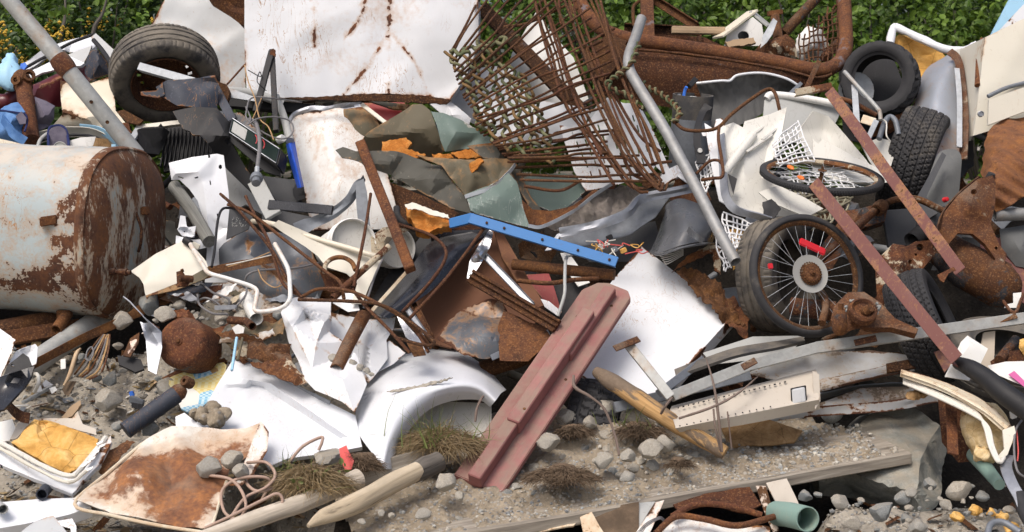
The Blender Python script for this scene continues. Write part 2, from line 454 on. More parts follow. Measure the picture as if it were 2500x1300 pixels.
# ---------------------------------------------------------------- materials
class NB:
 def __init__(s,name):
  s.m=bpy.data.materials.new(name);s.m.use_nodes=True;s.t=s.m.node_tree;s.b=s.t.nodes['Principled BSDF'];s.out=s.t.nodes['Material Output']
  tc=s.n('ShaderNodeTexCoord');oi=s.n('ShaderNodeObjectInfo')
  rv=s.n('ShaderNodeVectorMath',dict(operation='SCALE'),{0:s.n('ShaderNodeCombineXYZ',{},{0:oi.outputs['Random'],1:oi.outputs['Random'],2:oi.outputs['Random']}).outputs[0],3:37.})
  s.rnd=oi.outputs['Random']
  s.co=s.n('ShaderNodeVectorMath',dict(operation='ADD'),{0:tc.outputs['Object'],1:rv.outputs[0]}).outputs[0]
 def n(s,typ,props=None,ins=None):
  q=s.t.nodes.new(typ)
  for k,v in(props or{}).items():setattr(q,k,v)
  for k,v in(ins or{}).items():s.set(q.inputs[k],v)
  return q
 def set(s,inp,v):
  if isinstance(v,bpy.types.NodeSocket):s.t.links.new(v,inp)
  else:inp.default_value=v
 def noise(s,sc,det=6,ro=.6,dis=0.,co=None,out=0):return s.n('ShaderNodeTexNoise',{},{'Vector':co or s.co,'Scale':sc,'Detail':det,'Roughness':ro,'Distortion':dis}).outputs[out]
 def vor(s,sc,co=None,feat='F1',out='Distance',rnd=1.):return s.n('ShaderNodeTexVoronoi',dict(feature=feat),{'Vector':co or s.co,'Scale':sc,'Randomness':rnd}).outputs[out]
 def stretch(s,v,co=None):return s.n('ShaderNodeVectorMath',dict(operation='MULTIPLY'),{0:co or s.co,1:v}).outputs[0]
 def attr(s,name,out='Fac'):return s.n('ShaderNodeAttribute',dict(attribute_name=name)).outputs[out]
 def math(s,op,a,b=0.,c=0.,clamp=False):return s.n('ShaderNodeMath',dict(operation=op,use_clamp=clamp),{0:a,1:b,2:c}).outputs[0]
 def step(s,f,a,b):return s.n('ShaderNodeMapRange',dict(interpolation_type='SMOOTHSTEP'),{'Value':f,'From Min':a,'From Max':b}).outputs[0]
 def mix(s,f,a,b):return s.n('ShaderNodeMix',dict(data_type='RGBA'),{0:f,6:s.c(a),7:s.c(b)}).outputs[2]
 def mixf(s,f,a,b):return s.n('ShaderNodeMix',dict(data_type='FLOAT'),{0:f,2:a,3:b}).outputs[0]
 def c(s,v):return v if isinstance(v,bpy.types.NodeSocket)else(tuple(v)+(1.,)if len(v)==3 else v)
 def ramp(s,f,stops):
  q=s.n('ShaderNodeValToRGB',{},{0:f});e=q.color_ramp.elements
  while len(e)<len(stops):e.new(.5)
  for i,(p,col)in enumerate(stops):e[i].position=p;e[i].color=s.c(col)
  return q.outputs[0]
 def bump(s,h,st=.3,d=.01,nrm=None):
  ins={'Height':h,'Strength':st,'Distance':d}
  if nrm:ins['Normal']=nrm
  return s.n('ShaderNodeBump',{},ins).outputs[0]
 def upz(s):
  g=s.n('ShaderNodeNewGeometry');return s.n('ShaderNodeSeparateXYZ',{},{0:g.outputs['Normal']}).outputs[2]
 def fin(s,col,rough=.5,nrm=None,metal=0.,spec=.5,**kw):
  s.set(s.b.inputs['Base Color'],s.c(col));s.set(s.b.inputs['Roughness'],rough);s.set(s.b.inputs['Metallic'],metal);s.set(s.b.inputs['Specular IOR Level'],spec)
  if nrm is not None:s.set(s.b.inputs['Normal'],nrm)
  for k,v in kw.items():s.set(s.b.inputs[k.replace('_',' ')],v)
  return s.m
 def rustcol(s,dark=1.,org=1.):
  a=s.noise(9,8,.7);b=s.noise(55,4,.6)
  f=s.math('ADD',s.math('MULTIPLY',a,.7),s.math('MULTIPLY',b,.3))
  k=s.math('ADD',.62,s.math('MULTIPLY',s.rnd,.6))
  return s.n('ShaderNodeVectorMath',dict(operation='MULTIPLY'),{0:s.rr(f,dark,org),1:s.n('ShaderNodeCombineXYZ',{},{0:k,1:s.math('MULTIPLY',k,s.math('ADD',.93,s.math('MULTIPLY',s.math('FRACT',s.math('MULTIPLY',s.rnd,17.)),.22))),2:k}).outputs[0]}).outputs[0]
 def rr(s,f,dark,org):
  return s.ramp(f,[(.3,(.035*dark,.016*dark,.010*dark)),(.46,(.105*dark,.042*dark,.022*dark)),(.56,(.17*org,.066*org,.026*org)),(.7,(.30*org,.115*org,.036*org))])
 def dusty(s,col,amt,dcol=(.30,.26,.20),lo=.25):
  if amt<=0:return col,0.
  f=s.math('MULTIPLY',s.step(s.upz(),lo,.95),s.math('MULTIPLY',s.step(s.noise(7,7,.65),.5-amt*.35,.8-amt*.3),min(1,amt*1.3)))
  return s.mix(f,col,dcol),f
MATS={}
def paint(name,col,rust=.3,rs=4.,edge=.35,cre=.5,rough=.38,dirt=.3,dirtcol=(.30,.22,.13),halo=.10,metal=0.,scr=.25,dust=0.,dark=1.,org=1.,var=.06,streak=0.,bmp=1.,soft=.05,chipcol=None,dcol=(.30,.26,.20)):
 s=NB(name);co=s.co
 if streak:co=s.stretch((1,1,1-.75*streak))
 n1=s.noise(rs,9,.68,.3,co);n2=s.noise(rs*9,5,.6,0,co)
 big=s.noise(1.3,2,.5)
 f=s.math('ADD',s.math('MULTIPLY',n1,.72),s.math('MULTIPLY',n2,.28))
 f=s.math('ADD',f,s.math('MULTIPLY',s.math('SUBTRACT',big,.5),.35))
 e=s.math('POWER',s.attr('edge'),2.2);cr=s.attr('cr')
 pt=s.step(s.noise(5,5,.65),.40,.64);f=s.math('ADD',f,s.math('MULTIPLY',s.math('MULTIPLY',e,pt),edge*.8));f=s.math('ADD',f,s.math('MULTIPLY',cr,s.math('MULTIPLY',s.math('ADD',s.step(s.noise(8,5,.65),.38,.62),.25),cre*.4)))
 th=.80-.42*rust
 mk_=s.step(f,th,th+soft);hl=s.step(f,th-halo,th+.02)
 sc1=s.noise(14,3,.55,2.2,s.stretch((1,.6,.22)));sv=s.step(s.math('ABSOLUTE',s.math('SUBTRACT',sc1,.5)),.0,.012)
 svm=s.math('MULTIPLY',s.math('SUBTRACT',1.,sv),s.step(s.noise(2.3,3,.5),.5,.62))
 base=s.mix(s.math('MULTIPLY',s.step(s.noise(2.1,5,.6),.35,.75),var*3),col,tuple(c*.8 for c in col))
 dn=s.step(s.noise(3.1,8,.7),.72-.35*dirt,.95-.2*dirt)
 base=s.mix(s.math('MULTIPLY',dn,.6),base,dirtcol)
 sm=s.step(s.noise(1.1,9,.75,.5),.46,.66);base=s.mix(s.math('MULTIPLY',sm,.10+.25*dirt),base,tuple(c*.45+d*.25 for c,d in zip(col,dirtcol)))
 sp=s.step(s.noise(38,4,.6),.66-.06*dirt,.70);base=s.mix(s.math('MULTIPLY',sp,.1+.6*dirt),base,dirtcol)
 rc=s.rustcol(dark,org)
 base=s.mix(s.math('MULTIPLY',svm,scr*2),base,chipcol or(.34,.17,.06))
 base=s.mix(s.math('MULTIPLY',hl,.5),base,s.mix(s.noise(20,4),(.42,.19,.055),(.52,.30,.12)))
 if chipcol:base=s.mix(hl,base,chipcol)
 base=s.mix(mk_,base,rc)
 base,df=s.dusty(base,dust,dcol)
 ro=s.mixf(mk_,s.math('ADD',rough,s.math('MULTIPLY',s.noise(8,4),.15)),.9)
 if dust:ro=s.mixf(df,ro,.95)
 h=s.math('ADD',s.math('MULTIPLY',mk_,s.noise(90,5,.7)),s.math('MULTIPLY',n1,.12))
 MATS[name]=s.fin(base,ro,s.bump(h,.35*bmp,.006),s.mixf(mk_,metal,.0)if metal else 0.)
 return MATS[name]
def rust(name,dark=1.,org=1.,dust=.0,patch=None,pa=.35,sc=1.,rough=.88):
 s=NB(name);col=s.rustcol(dark,org);n1=s.noise(5*sc,9,.7)
 if patch:
  pm=s.step(n1,.56-.25*(pa-.35),.60-.25*(pa-.35));col=s.mix(pm,col,s.mix(s.noise(30,5),patch,tuple(c*.6 for c in patch)))
 sp=s.step(s.noise(110,4,.65),.52,.66);col=s.mix(s.math('MULTIPLY',sp,.5),col,(.30,.155,.07));col=s.mix(s.math('MULTIPLY',s.step(s.noise(34*sc,6,.7),.56,.66),.6),col,(.035,.02,.015))
 col,df=s.dusty(col,dust)
 h=s.math('ADD',s.noise(120,5,.7),s.math('MULTIPLY',s.noise(22,5,.6),.8))
 MATS[name]=s.fin(col,rough,s.bump(h,.55,.005),0.,.3);return MATS[name]
def galv(name,col=(.36,.38,.40),rst=.2,rough=.5,metal=.55,dust=0.):
 s=NB(name);sp=s.vor(55,None,'F1','Color');g=s.n('ShaderNodeSeparateColor',{},{0:sp}).outputs[0]
 base=s.mix(s.math('MULTIPLY',g,.35),col,tuple(c*.62 for c in col))
 base=s.mix(s.math('MULTIPLY',s.step(s.noise(4,8,.7),.42,.7),.55),base,tuple(c*.5 for c in col))
 f=s.math('ADD',s.noise(5,9,.7),s.math('MULTIPLY',s.attr('edge'),.1));mk_=s.step(f,.74-.25*rst,.80-.25*rst)
 base=s.mix(s.math('MULTIPLY',s.step(f,.62-.25*rst,.8-.25*rst),.5),base,(.33,.2,.1));base=s.mix(mk_,base,s.rustcol())
 base,df=s.dusty(base,dust)
 MATS[name]=s.fin(base,s.mixf(mk_,s.math('ADD',rough,s.math('MULTIPLY',s.noise(25,4),.2)),.9),s.bump(s.noise(60,5,.65),.2,.004),s.mixf(mk_,metal,0.));return MATS[name]
def rubber(name,col=(.022,.022,.024),dust=.5,dcol=(.20,.175,.14)):
 s=NB(name);n=s.noise(6,9,.72);f=s.step(n,.62-.35*dust,.82-.3*dust)
 tr=s.attr('cr')
 base=s.mix(s.math('MULTIPLY',f,.3+.5*dust),s.mix(s.noise(30,5),col,tuple(c*1.9 for c in col)),dcol)
 base,_=s.dusty(base,dust*.9,dcol,.0)
 MATS[name]=s.fin(base,.72,s.bump(s.math('ADD',s.noise(90,5,.7),s.noise(14,4,.6)),.3,.004),0.,.35);return MATS[name]
def plast(name,col,rough=.4,dirt=.2,dirtcol=(.16,.12,.08),dust=0.,tr=0.,bm=.12,spec=.5):
 s=NB(name);f=s.step(s.noise(3.4,9,.72),.74-.35*dirt,.98-.3*dirt);f2=s.step(s.math('ABSOLUTE',s.math('SUBTRACT',s.noise(10,3,.5,2.,s.stretch((1,.4,.3))),.5)),.012,.0)
 base=s.mix(s.math('MULTIPLY',s.noise(2,4),.3),col,tuple(c*.78 for c in col));base=s.mix(s.math('MULTIPLY',f,.7),base,dirtcol)
 base=s.mix(s.math('MULTIPLY',f2,.12+dirt*.3),base,dirtcol)
 base,df=s.dusty(base,dust)
 MATS[name]=s.fin(base,s.math('ADD',rough,s.math('MULTIPLY',s.noise(9,5),.25)),s.bump(s.noise(20,6,.65),bm,.006),0.,spec);return MATS[name]
def wood(name,c1,c2,sc=1.,dust=0.,rough=.85,rings=1.,paintc=None,pcover=.6,bark=None):
 s=NB(name);g=s.attr('grain','Vector');g=s.n('ShaderNodeVectorMath',dict(operation='ADD'),{0:g,1:s.n('ShaderNodeCombineXYZ',{},{0:s.rnd,1:s.rnd,2:s.rnd}).outputs[0]}).outputs[0]
 gs=s.stretch((1,1,.045),g);n1=s.noise(60*sc,6,.65,.6,gs);n2=s.noise(14*sc,4,.6,.8,s.stretch((1,1,.12),g))
 col=s.ramp(s.math('ADD',s.math('MULTIPLY',n1,.6),s.math('MULTIPLY',n2,.4)),[(.32,tuple(c*.45 for c in c1)),(.5,c1),(.66,c2)])
 kn=s.step(s.vor(5,s.stretch((2.2,2.2,.7),g)),.1,.03);col=s.mix(s.math('MULTIPLY',kn,.7),col,tuple(c*.3 for c in c1))
 cr=s.step(n1,.36,.30);col=s.mix(s.math('MULTIPLY',cr,.75),col,(.03,.024,.02))
 h=n1
 if paintc:
  pm=s.step(s.math('ADD',s.math('MULTIPLY',s.noise(7,9,.7,0,s.stretch((1,1,.3),g)),.7),s.math('MULTIPLY',n1,.3)),.62-.4*pcover,.66-.4*pcover)
  pc=s.mix(s.step(s.noise(3,6,.65),.3,.75),paintc,tuple(min(1,c*1.45+.012)for c in paintc));pc=s.mix(s.math('MULTIPLY',s.step(s.noise(55,3,.6,0,s.stretch((1,1,.15),g)),.58,.72),.45),pc,tuple(c*.5+.1 for c in paintc))
  col=s.mix(pm,col,pc)
 if bark:
  bm_=s.step(s.noise(4,7,.65,.5,s.stretch((1,1,.4),g)),.50,.54);col=s.mix(bm_,col,s.mix(s.noise(60,5),bark,tuple(c*.45 for c in bark)))
 col,df=s.dusty(col,dust,(.26,.225,.17))
 MATS[name]=s.fin(col,rough,s.bump(h,.6,.006),0.,.3);return MATS[name]
def stone(name,c1,c2,c3,sc=1.):
 s=NB(name);v=s.math('MULTIPLY',s.rnd,1.)
 n1=s.noise(3.5*sc,10,.68,.6);n2=s.noise(40*sc,6,.7)
 col=s.ramp(n1,[(.3,c1),(.5,c2),(.68,c3)]);col=s.mix(s.math('MULTIPLY',s.step(n2,.45,.7),.35),col,tuple(c*.5 for c in c1))
 col=s.mix(s.math('MULTIPLY',s.step(s.noise(110,3),.62,.7),.5),col,(.42,.41,.38))
 ve=s.step(s.math('ABSOLUTE',s.math('SUBTRACT',s.noise(2.2*sc,5,.55,1.2,s.stretch((1,1,2.5))),.5)),.012,0.);col=s.mix(s.math('MULTIPLY',ve,.4),col,(.45,.44,.41))
 col=s.mix(s.math('MULTIPLY',v,.45),col,s.mix(v,(.42,.37,.29),(.24,.265,.28)))
 col,df=s.dusty(col,.55,(.29,.25,.19),.1)
 MATS[name]=s.fin(col,.9,s.bump(s.math('ADD',n1,s.math('MULTIPLY',n2,.5)),.45,.012),0.,.25);return MATS[name]
def soil(name,c1,c2,c3,p1=(.20,.20,.20),p2=(.42,.39,.34)):
 s=NB(name);n1=s.noise(5,10,.72);n2=s.noise(70,6,.7);vo=s.vor(45);vc=s.vor(45,None,'F1','Color')
 g=s.n('ShaderNodeSeparateColor',{},{0:vc})
 col=s.ramp(s.math('ADD',s.math('MULTIPLY',n1,.6),s.math('MULTIPLY',n2,.4)),[(.34,c1),(.5,c2),(.64,c3)])
 pb=s.math('MULTIPLY',s.step(vo,.5,.3),s.step(g.outputs[1],.45,.5));col=s.mix(s.math('MULTIPLY',pb,.75),col,s.mix(g.outputs[0],p1,p2))
 h=s.math('ADD',s.math('MULTIPLY',n2,.6),s.math('ADD',n1,s.math('MULTIPLY',s.math('SUBTRACT',1.,vo),s.math('MULTIPLY',pb,.8))))
 MATS[name]=s.fin(col,.95,s.bump(h,.5,.015),0.,.2);return MATS[name]
def leafm(name,c1,c2,trans=.25):
 s=NB(name);g=s.n('ShaderNodeNewGeometry');r_=g.outputs['Random Per Island']
 col=s.mix(r_,c1,c2);col=s.mix(s.math('MULTIPLY',s.step(s.noise(1.6,3),.4,.65),.6),col,tuple(c*.55 for c in c1))
 s.fin(col,.5,None,0.,.4);tr=s.n('ShaderNodeBsdfTranslucent',{},{0:s.mix(.5,col,c2)});mx=s.n('ShaderNodeMixShader',{},{0:trans,1:s.b.outputs[0],2:tr.outputs[0]})
 s.t.links.new(mx.outputs[0],s.out.inputs[0]);MATS[name]=s.m;return s.m
def fabric(name,col,col2=None,wv=220,rough=.9,dirt=.3):
 s=NB(name);col2=col2 or tuple(c*.6 for c in col);base=s.mix(s.step(s.noise(6,8,.7),.35,.65),col,col2);base=s.mix(s.math('MULTIPLY',s.step(s.noise(12,8,.7),.6,.75),dirt),base,(.2,.16,.12))
 MATS[name]=s.fin(base,rough,s.bump(s.math('ADD',s.noise(wv,3),s.noise(25,5)),.4,.005),0.,.2);return MATS[name]
def foam(name,c1,c2,c3,sc=1.):
 s=NB(name);n1=s.noise(8*sc,9,.7,.4);col=s.ramp(n1,[(.32,c1),(.5,c2),(.66,c3)]);ck=s.step(s.vor(6*sc,None,'DISTANCE_TO_EDGE'),.02,.0)
 col=s.mix(s.math('MULTIPLY',ck,.5),col,tuple(c*.35 for c in c1))
 MATS[name]=s.fin(col,.95,s.bump(s.math('ADD',s.noise(60,6,.75),n1),.6,.01),0.,.15);return MATS[name]
WH=(.73,.75,.78)
paint('white_enamel',WH,rust=.16,rs=3.2,edge=.42,cre=.34,dirt=.2,scr=.35,halo=.10,rough=.32)
paint('white_enamel_rusty',(.76,.76,.74),rust=.42,rs=4.5,edge=.4,cre=.6,dirt=.35,scr=.4,halo=.16,streak=.5)
paint('white_clean',WH,rust=.06,edge=.5,cre=.2,dirt=.3,scr=.4,halo=.05,rough=.3)
paint('white_car',(.72,.745,.785),rust=.02,edge=.2,cre=.0,dirt=.32,dirtcol=(.42,.37,.3),scr=.14,halo=.04,rough=.22,var=.04)
paint('door_enamel',(.73,.755,.79),rust=.10,edge=.8,cre=.2,dirt=.16,dirtcol=(.55,.44,.30),scr=.3,halo=.10,rough=.3,rs=3)
paint('cream_enamel',(.72,.66,.53),rust=.25,rs=3,edge=.45,cre=.7,dirt=.3,scr=.2,halo=.16)
paint('cream_clean',(.66,.63,.54),rust=.12,edge=.2,cre=.2,dirt=.2,scr=.1)
paint('grey_panel',(.50,.52,.53),rust=.22,rs=4,edge=.35,dirt=.3,scr=.4,halo=.14)
paint('tank_paint',(.40,.47,.49),rust=.47,rs=9,edge=.2,cre=.62,dirt=.75,dirtcol=(.44,.34,.22),scr=1.,halo=.15,dust=.55,dcol=(.62,.53,.43),soft=.03,bmp=1.3)
paint('maroon_paint',(.10,.012,.018),rust=.1,edge=.3,dirt=.2,scr=.1,rough=.25,halo=.06)
paint('red_paint',(.30,.02,.02),rust=.15,edge=.35,dirt=.25,scr=.2)
paint('navy_paint',(.032,.038,.055),rust=.24,rs=6,edge=.5,dirt=.6,dirtcol=(.10,.115,.15),scr=.35,halo=.04,rough=.6)
paint('black_paint',(.011,.011,.013),rust=.16,rs=4,edge=.3,dirt=.25,dirtcol=(.06,.065,.08),scr=.15,halo=.03,rough=.55)
paint('sooty_steel',(.10,.11,.125),rust=.46,rs=4,edge=.35,dirt=.6,dirtcol=(.22,.23,.25),scr=.35,halo=.10,metal=.35)
paint('green_sheet',(.12,.17,.15),rough=.55,rust=.16,rs=5,edge=.25,cre=.35,dirt=.3,dirtcol=(.36,.38,.36),scr=.3,chipcol=(.42,.44,.42),halo=.05)
paint('olive_sheet',(.06,.058,.046),rough=.6,bmp=1.2,rust=.22,rs=4,edge=.3,cre=.3,dirt=.4,dirtcol=(.25,.24,.2),scr=.2,halo=.12)
paint('olive_inner',(.105,.09,.056),rough=.65,rust=.5,rs=3,edge=.2,cre=.3,dirt=.4,scr=.2,halo=.14)
paint('blue_paint',(.05,.20,.50),rust=.2,rs=9,edge=.5,dirt=.5,dirtcol=(.10,.13,.2),scr=.3,rough=.45,halo=.04)
paint('teal_pale',(.24,.36,.32),rust=.2,edge=.4,dirt=.4,scr=.2)
paint('tan_paint',(.52,.47,.40),rust=.08,edge=.3,dirt=.4,scr=.1,rough=.45,halo=.05)
paint('primer_red',(.17,.066,.056),rust=.46,rs=6,edge=.1,dirt=.6,dirtcol=(.25,.15,.13),scr=.5,dark=.8,org=.6,rough=.6,halo=.08)
paint('fender_blue',(.34,.37,.42),rust=.36,rs=3,edge=.55,cre=.6,dirt=.3,scr=.2,halo=.2,metal=.3)
paint('brown_board',(.17,.072,.036),rust=.3,rs=2.5,edge=.1,dirt=.3,dirtcol=(.22,.12,.07),scr=.2,rough=.75,org=.7)
paint('grey_chips',(.40,.41,.42),rust=.56,rs=7,edge=.5,dirt=.5,scr=.3,dust=.5,halo=.03,org=.8)
paint('yellowed_enamel',(.70,.63,.49),rust=.42,rs=4,edge=.5,dirt=.4,scr=.3,halo=.2)
paint('pan_rust',(.72,.69,.62),rust=.74,rs=2.6,edge=-.42,cre=.5,dirt=.7,dirtcol=(.46,.24,.10),scr=.3,halo=.22,dust=.25,org=1.6,dark=1.7,soft=.1)
rust('rust_dark',.6,.5);rust('rust_mid',.9,.8);rust('rust_orange',1.35,1.25);rust('rust_skip',.6,.5,patch=(.10,.075,.075),pa=.3)
rust('rust_pipe',.85,.75,patch=(.18,.15,.16),pa=.25);rust('rust_rod',.85,.5,rough=.85);rust('rust_axle',.75,.6,patch=(.06,.062,.07),pa=.5,dust=.2)
rust('rust_arm',.8,.62,patch=(.30,.25,.19),pa=.22,dust=.3);rust('rust_cream',1.,1.,patch=(.58,.50,.37),pa=.55);rust('rust_flake',1.2,1.0)
rust('rust_drum',.9,.8,patch=(.07,.075,.085),pa=.25,dust=.15);rust('rust_corr',1.6,1.2)
galv('galv',(.36,.365,.365),rst=.3,metal=.45,dust=.25);galv('galv_pole',(.42,.43,.42),rst=.5,metal=.3,rough=.55);galv('galv_light',(.52,.55,.58),rst=.2,metal=.35);galv('chrome',(.6,.62,.66),rst=-.3,rough=.18,metal=.95)
galv('alu',(.42,.44,.48),rst=-.2,rough=.38,metal=.75);galv('lead_grey',(.22,.24,.27),rst=-.1,rough=.5,metal=.35)
rubber('rubber_dusty',dust=.75);rubber('rubber',dust=.28);rubber('rubber_clean',dust=.08);rubber('rubber_grey',(.045,.045,.047),dust=.6)
plast('black_plastic',(.010,.010,.012),.5,.3,(.05,.05,.055));plast('black_gloss',(.012,.013,.018),.12,.25,(.10,.11,.13),spec=.7);plast('dark_grey_plastic',(.05,.053,.06),.5,.3,(.12,.12,.12),dust=.15)
plast('white_plastic',(.78,.78,.75),.4,.15);plast('ivory_plastic',(.70,.69,.64),.42,.5,(.17,.13,.08));plast('ivory_dirty',(.62,.61,.56),.45,.55,(.13,.10,.06));plast('pale_grey_plastic',(.40,.41,.40),.5,.35)
plast('orange_plastic',(.85,.19,.02),.3,.05);plast('red_plastic',(.62,.02,.03),.2,.05);plast('sky_plastic',(.36,.62,.82),.4,.12);plast('blue_plastic',(.015,.08,.5),.35,.1);plast('bright_blue',(.05,.2,.75),.35,.05)
plast('grey_speckle',(.13,.135,.135),.7,.3,(.2,.2,.19),bm=.5);plast('smoky_plastic',(.09,.095,.105),.16,.3,(.24,.21,.17),spec=.8);plast('green_panel',(.006,.020,.017),.6,.1,(.03,.05,.05),spec=.25);plast('pink_plastic',(.60,.12,.34),.5,.1)
plast('wire_tan',(.40,.28,.22),.55,.2);plast('wire_grey',(.17,.165,.17),.5,.2);plast('wire_white',(.68,.66,.60),.5,.4);plast('copper_wire',(.42,.26,.12),.5,.2);plast('green_cyl',(.22,.34,.30),.6,.6,(.35,.33,.26))
plast('disc_clear',(.36,.36,.34),.3,.3,(.3,.24,.18));plast('paper',(.66,.66,.64),.85,.2);plast('lens_white',(.7,.72,.74),.15,.1);plast('flower_yellow',(.62,.40,.05),.7,0.)
plast('fluted_grey',(.12,.12,.118),.6,.3,(.2,.19,.17));plast('red_dirty',(.62,.10,.09),.6,.35,(.3,.25,.2));plast('wall_white_wire',(.80,.81,.82),.4,.05)
wood('plank_grey',(.30,.265,.22),(.46,.42,.36),dust=.2);wood('beam_red',(.42,.3,.25),(.5,.38,.32),paintc=(.24,.10,.094),pcover=.93,dust=.55);wood('log_pale',(.50,.41,.29),(.64,.55,.42),.5,dust=.3);wood('log_split',(.46,.28,.12),(.64,.42,.20),.6,bark=(.24,.18,.13),dust=.1)
wood('post_pale',(.56,.49,.40),(.70,.64,.56),.5,dust=.35);wood('wood_tan',(.42,.30,.19),(.58,.44,.29));wood('pole_grey',(.20,.20,.185),(.33,.33,.31),.6);wood('twig',(.16,.12,.10),(.26,.20,.17),.8);wood('bark_grey',(.13,.115,.10),(.2,.18,.155),.6)
stone('boulder_stone',(.10,.115,.11),(.24,.26,.245),(.46,.43,.36),2.2);stone('stone_grey',(.30,.275,.235),(.44,.41,.355),(.55,.52,.46),2.5);stone('stone_blue',(.16,.18,.19),(.25,.275,.285),(.35,.37,.375),2.5)
soil('soil_brown',(.16,.13,.095),(.28,.235,.175),(.41,.35,.27));soil('gravel_soil',(.21,.185,.15),(.33,.30,.25),(.46,.42,.36));soil('mound_shade_soil',(.014,.012,.010),(.03,.025,.020),(.06,.05,.04),(.02,.018,.015),(.05,.042,.035))
leafm('leaf_mid',(.06,.12,.014),(.17,.27,.035));leafm('leaf_dark',(.030,.065,.012),(.065,.12,.02));leafm('leaf_grass',(.12,.17,.05),(.24,.28,.09));leafm('dry_grass',(.26,.18,.09),(.44,.34,.19),.15)
fabric('denim_blue',(.06,.15,.36),(.14,.27,.52));fabric('grey_fabric',(.17,.155,.20),(.10,.09,.125));fabric('fluff_grey',(.34,.30,.27),(.17,.15,.13),60);fabric('navy_trim',(.03,.04,.13));fabric('root_brown',(.17,.12,.08),(.09,.065,.045),60)
foam('foam_yellow',(.46,.24,.06),(.66,.38,.11),(.80,.54,.22));foam('foam_orange',(.38,.13,.025),(.52,.20,.045),(.62,.30,.09),2.);foam('wool_cream',(.50,.34,.15),(.68,.52,.29),(.80,.66,.43),2.5);foam('wool_brown',(.20,.12,.06),(.34,.21,.10),(.45,.30,.16),2.)
fabric('rope_green',(.07,.10,.05),(.20,.19,.11),160,dirt=.4);fabric('rope_tan',(.22,.135,.06),(.09,.06,.03),160,dirt=.6);fabric('net_cord',(.36,.34,.25),(.2,.18,.13),160)
MT=MATS
# printed tablecloth-like board: soft blue and yellow checks with a torn brown layer below
s=NB('floral_print');ck=s.n('ShaderNodeTexChecker',{},{0:s.co,'Color1':(.56,.72,.78,1),'Color2':(.20,.46,.66,1),'Scale':75.}).outputs[0]
ck2=s.n('ShaderNodeTexChecker',{},{0:s.co,'Color1':(.80,.72,.40,1),'Color2':(.78,.62,.22,1),'Scale':60.}).outputs[0]
vc=s.n('ShaderNodeSeparateColor',{},{0:s.vor(9,None,'F1','Color')});col=s.mix(s.step(vc.outputs[0],.38,.40),ck,ck2);col=s.mix(s.step(vc.outputs[1],.74,.76),col,(.76,.75,.70))
col=s.mix(s.step(s.noise(5,5,.6),.60,.615),col,(.40,.24,.09));MT['floral_print']=s.fin(col,.55)
# mesh-like perforations and dark pegs are modelled; speaker cone uses plain plastic
# ---------------------------------------------------------------- ground and the body of the heap
def zplane(d):return P(1250,1300-(d-6.9)/.00246,d).z if d>6.9 else max(-.05,P(1250,1300,6.9).z-(6.9-d)*.12)
def sstep(a,b,x):t=min(1,max(0,(x-a)/(b-a)));return t*t*(3-2*t)
def heap(x,y):
 d=y/math.cos(PITCH)if y<10.6 else 10.6
 d=min(y*.9965+.0,9.55);z=zplane(max(6.2,d))
 lft=sstep(-1.05,-1.5,x)*sstep(8.35,8.0,y)+.9*sstep(-.75,-1.0,x)*sstep(8.25,8.45,y)*sstep(8.85,8.6,y)*sstep(-1.9,-1.6,x)
 rgt=sstep(1.1,1.5,x)*sstep(7.32,7.02,y)
 cen=sstep(-1.2,-.9,x)*sstep(-.1,-.3,x)*sstep(7.9,7.6,y)*.6
 ex=min(1,max(lft,rgt,cen));z-=(.80-.2*sstep(8.4,9.4,y))*(1-ex)*sstep(6.5,7.3,y)+.02
 if y>10.2:z-=(y-10.2)*.9;z=max(z,1.34)
 v=Vector((x,y,0));z+=.045*fbm(v*2.3,4)+.018*noise.noise(v*11)
 return z
def grid(x0,x1,y0,y1,sx,sy,fn):
 xs=np.arange(x0,x1+1e-6,sx);ys=np.arange(y0,y1+1e-6,sy);V=[Vector((x,y,fn(x,y)))for y in ys for x in xs];n=len(xs)
 FC=[[j*n+i,j*n+i+1,(j+1)*n+i+1,(j+1)*n+i]for j in range(len(ys)-1)for i in range(n-1)]
 return V,FC,{}
def farground(x,y):return 1.33
g=grid(-6,6,4.5,11.4,.06,.05,heap)
o=tag(mk('ground',g,MT['gravel_soil'],None,180),kind='structure');o.data.materials.append(MT['mound_shade_soil'])
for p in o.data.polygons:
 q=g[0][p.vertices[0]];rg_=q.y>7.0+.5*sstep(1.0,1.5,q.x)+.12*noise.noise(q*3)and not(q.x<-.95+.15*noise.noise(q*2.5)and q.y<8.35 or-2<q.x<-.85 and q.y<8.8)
 if rg_:p.material_index=1  # near-black soil under the junk: shade of the gaps put into its colour
g=join(([Vector((-900,11.3,1.33)),Vector((900,11.3,1.33)),Vector((900,1500,1.33)),Vector((-900,1500,1.33))],[[0,1,2,3]],{}),([Vector((-900,-900,-.12)),Vector((900,-900,-.12)),Vector((900,4.55,-.12)),Vector((-900,4.55,-.12))],[[0,1,2,3]],{}),([Vector((5.9,4.5,-.13)),Vector((900,4.5,-.13)),Vector((900,11.35,1.32)),Vector((5.9,11.35,1.32))],[[0,1,2,3]],{}),([Vector((-900,4.5,-.13)),Vector((-5.9,4.5,-.13)),Vector((-5.9,11.35,1.32)),Vector((-900,11.35,1.32))],[[0,1,2,3]],{}))
tag(mk('terrain',g,MT['gravel_soil'],None,0),kind='structure')
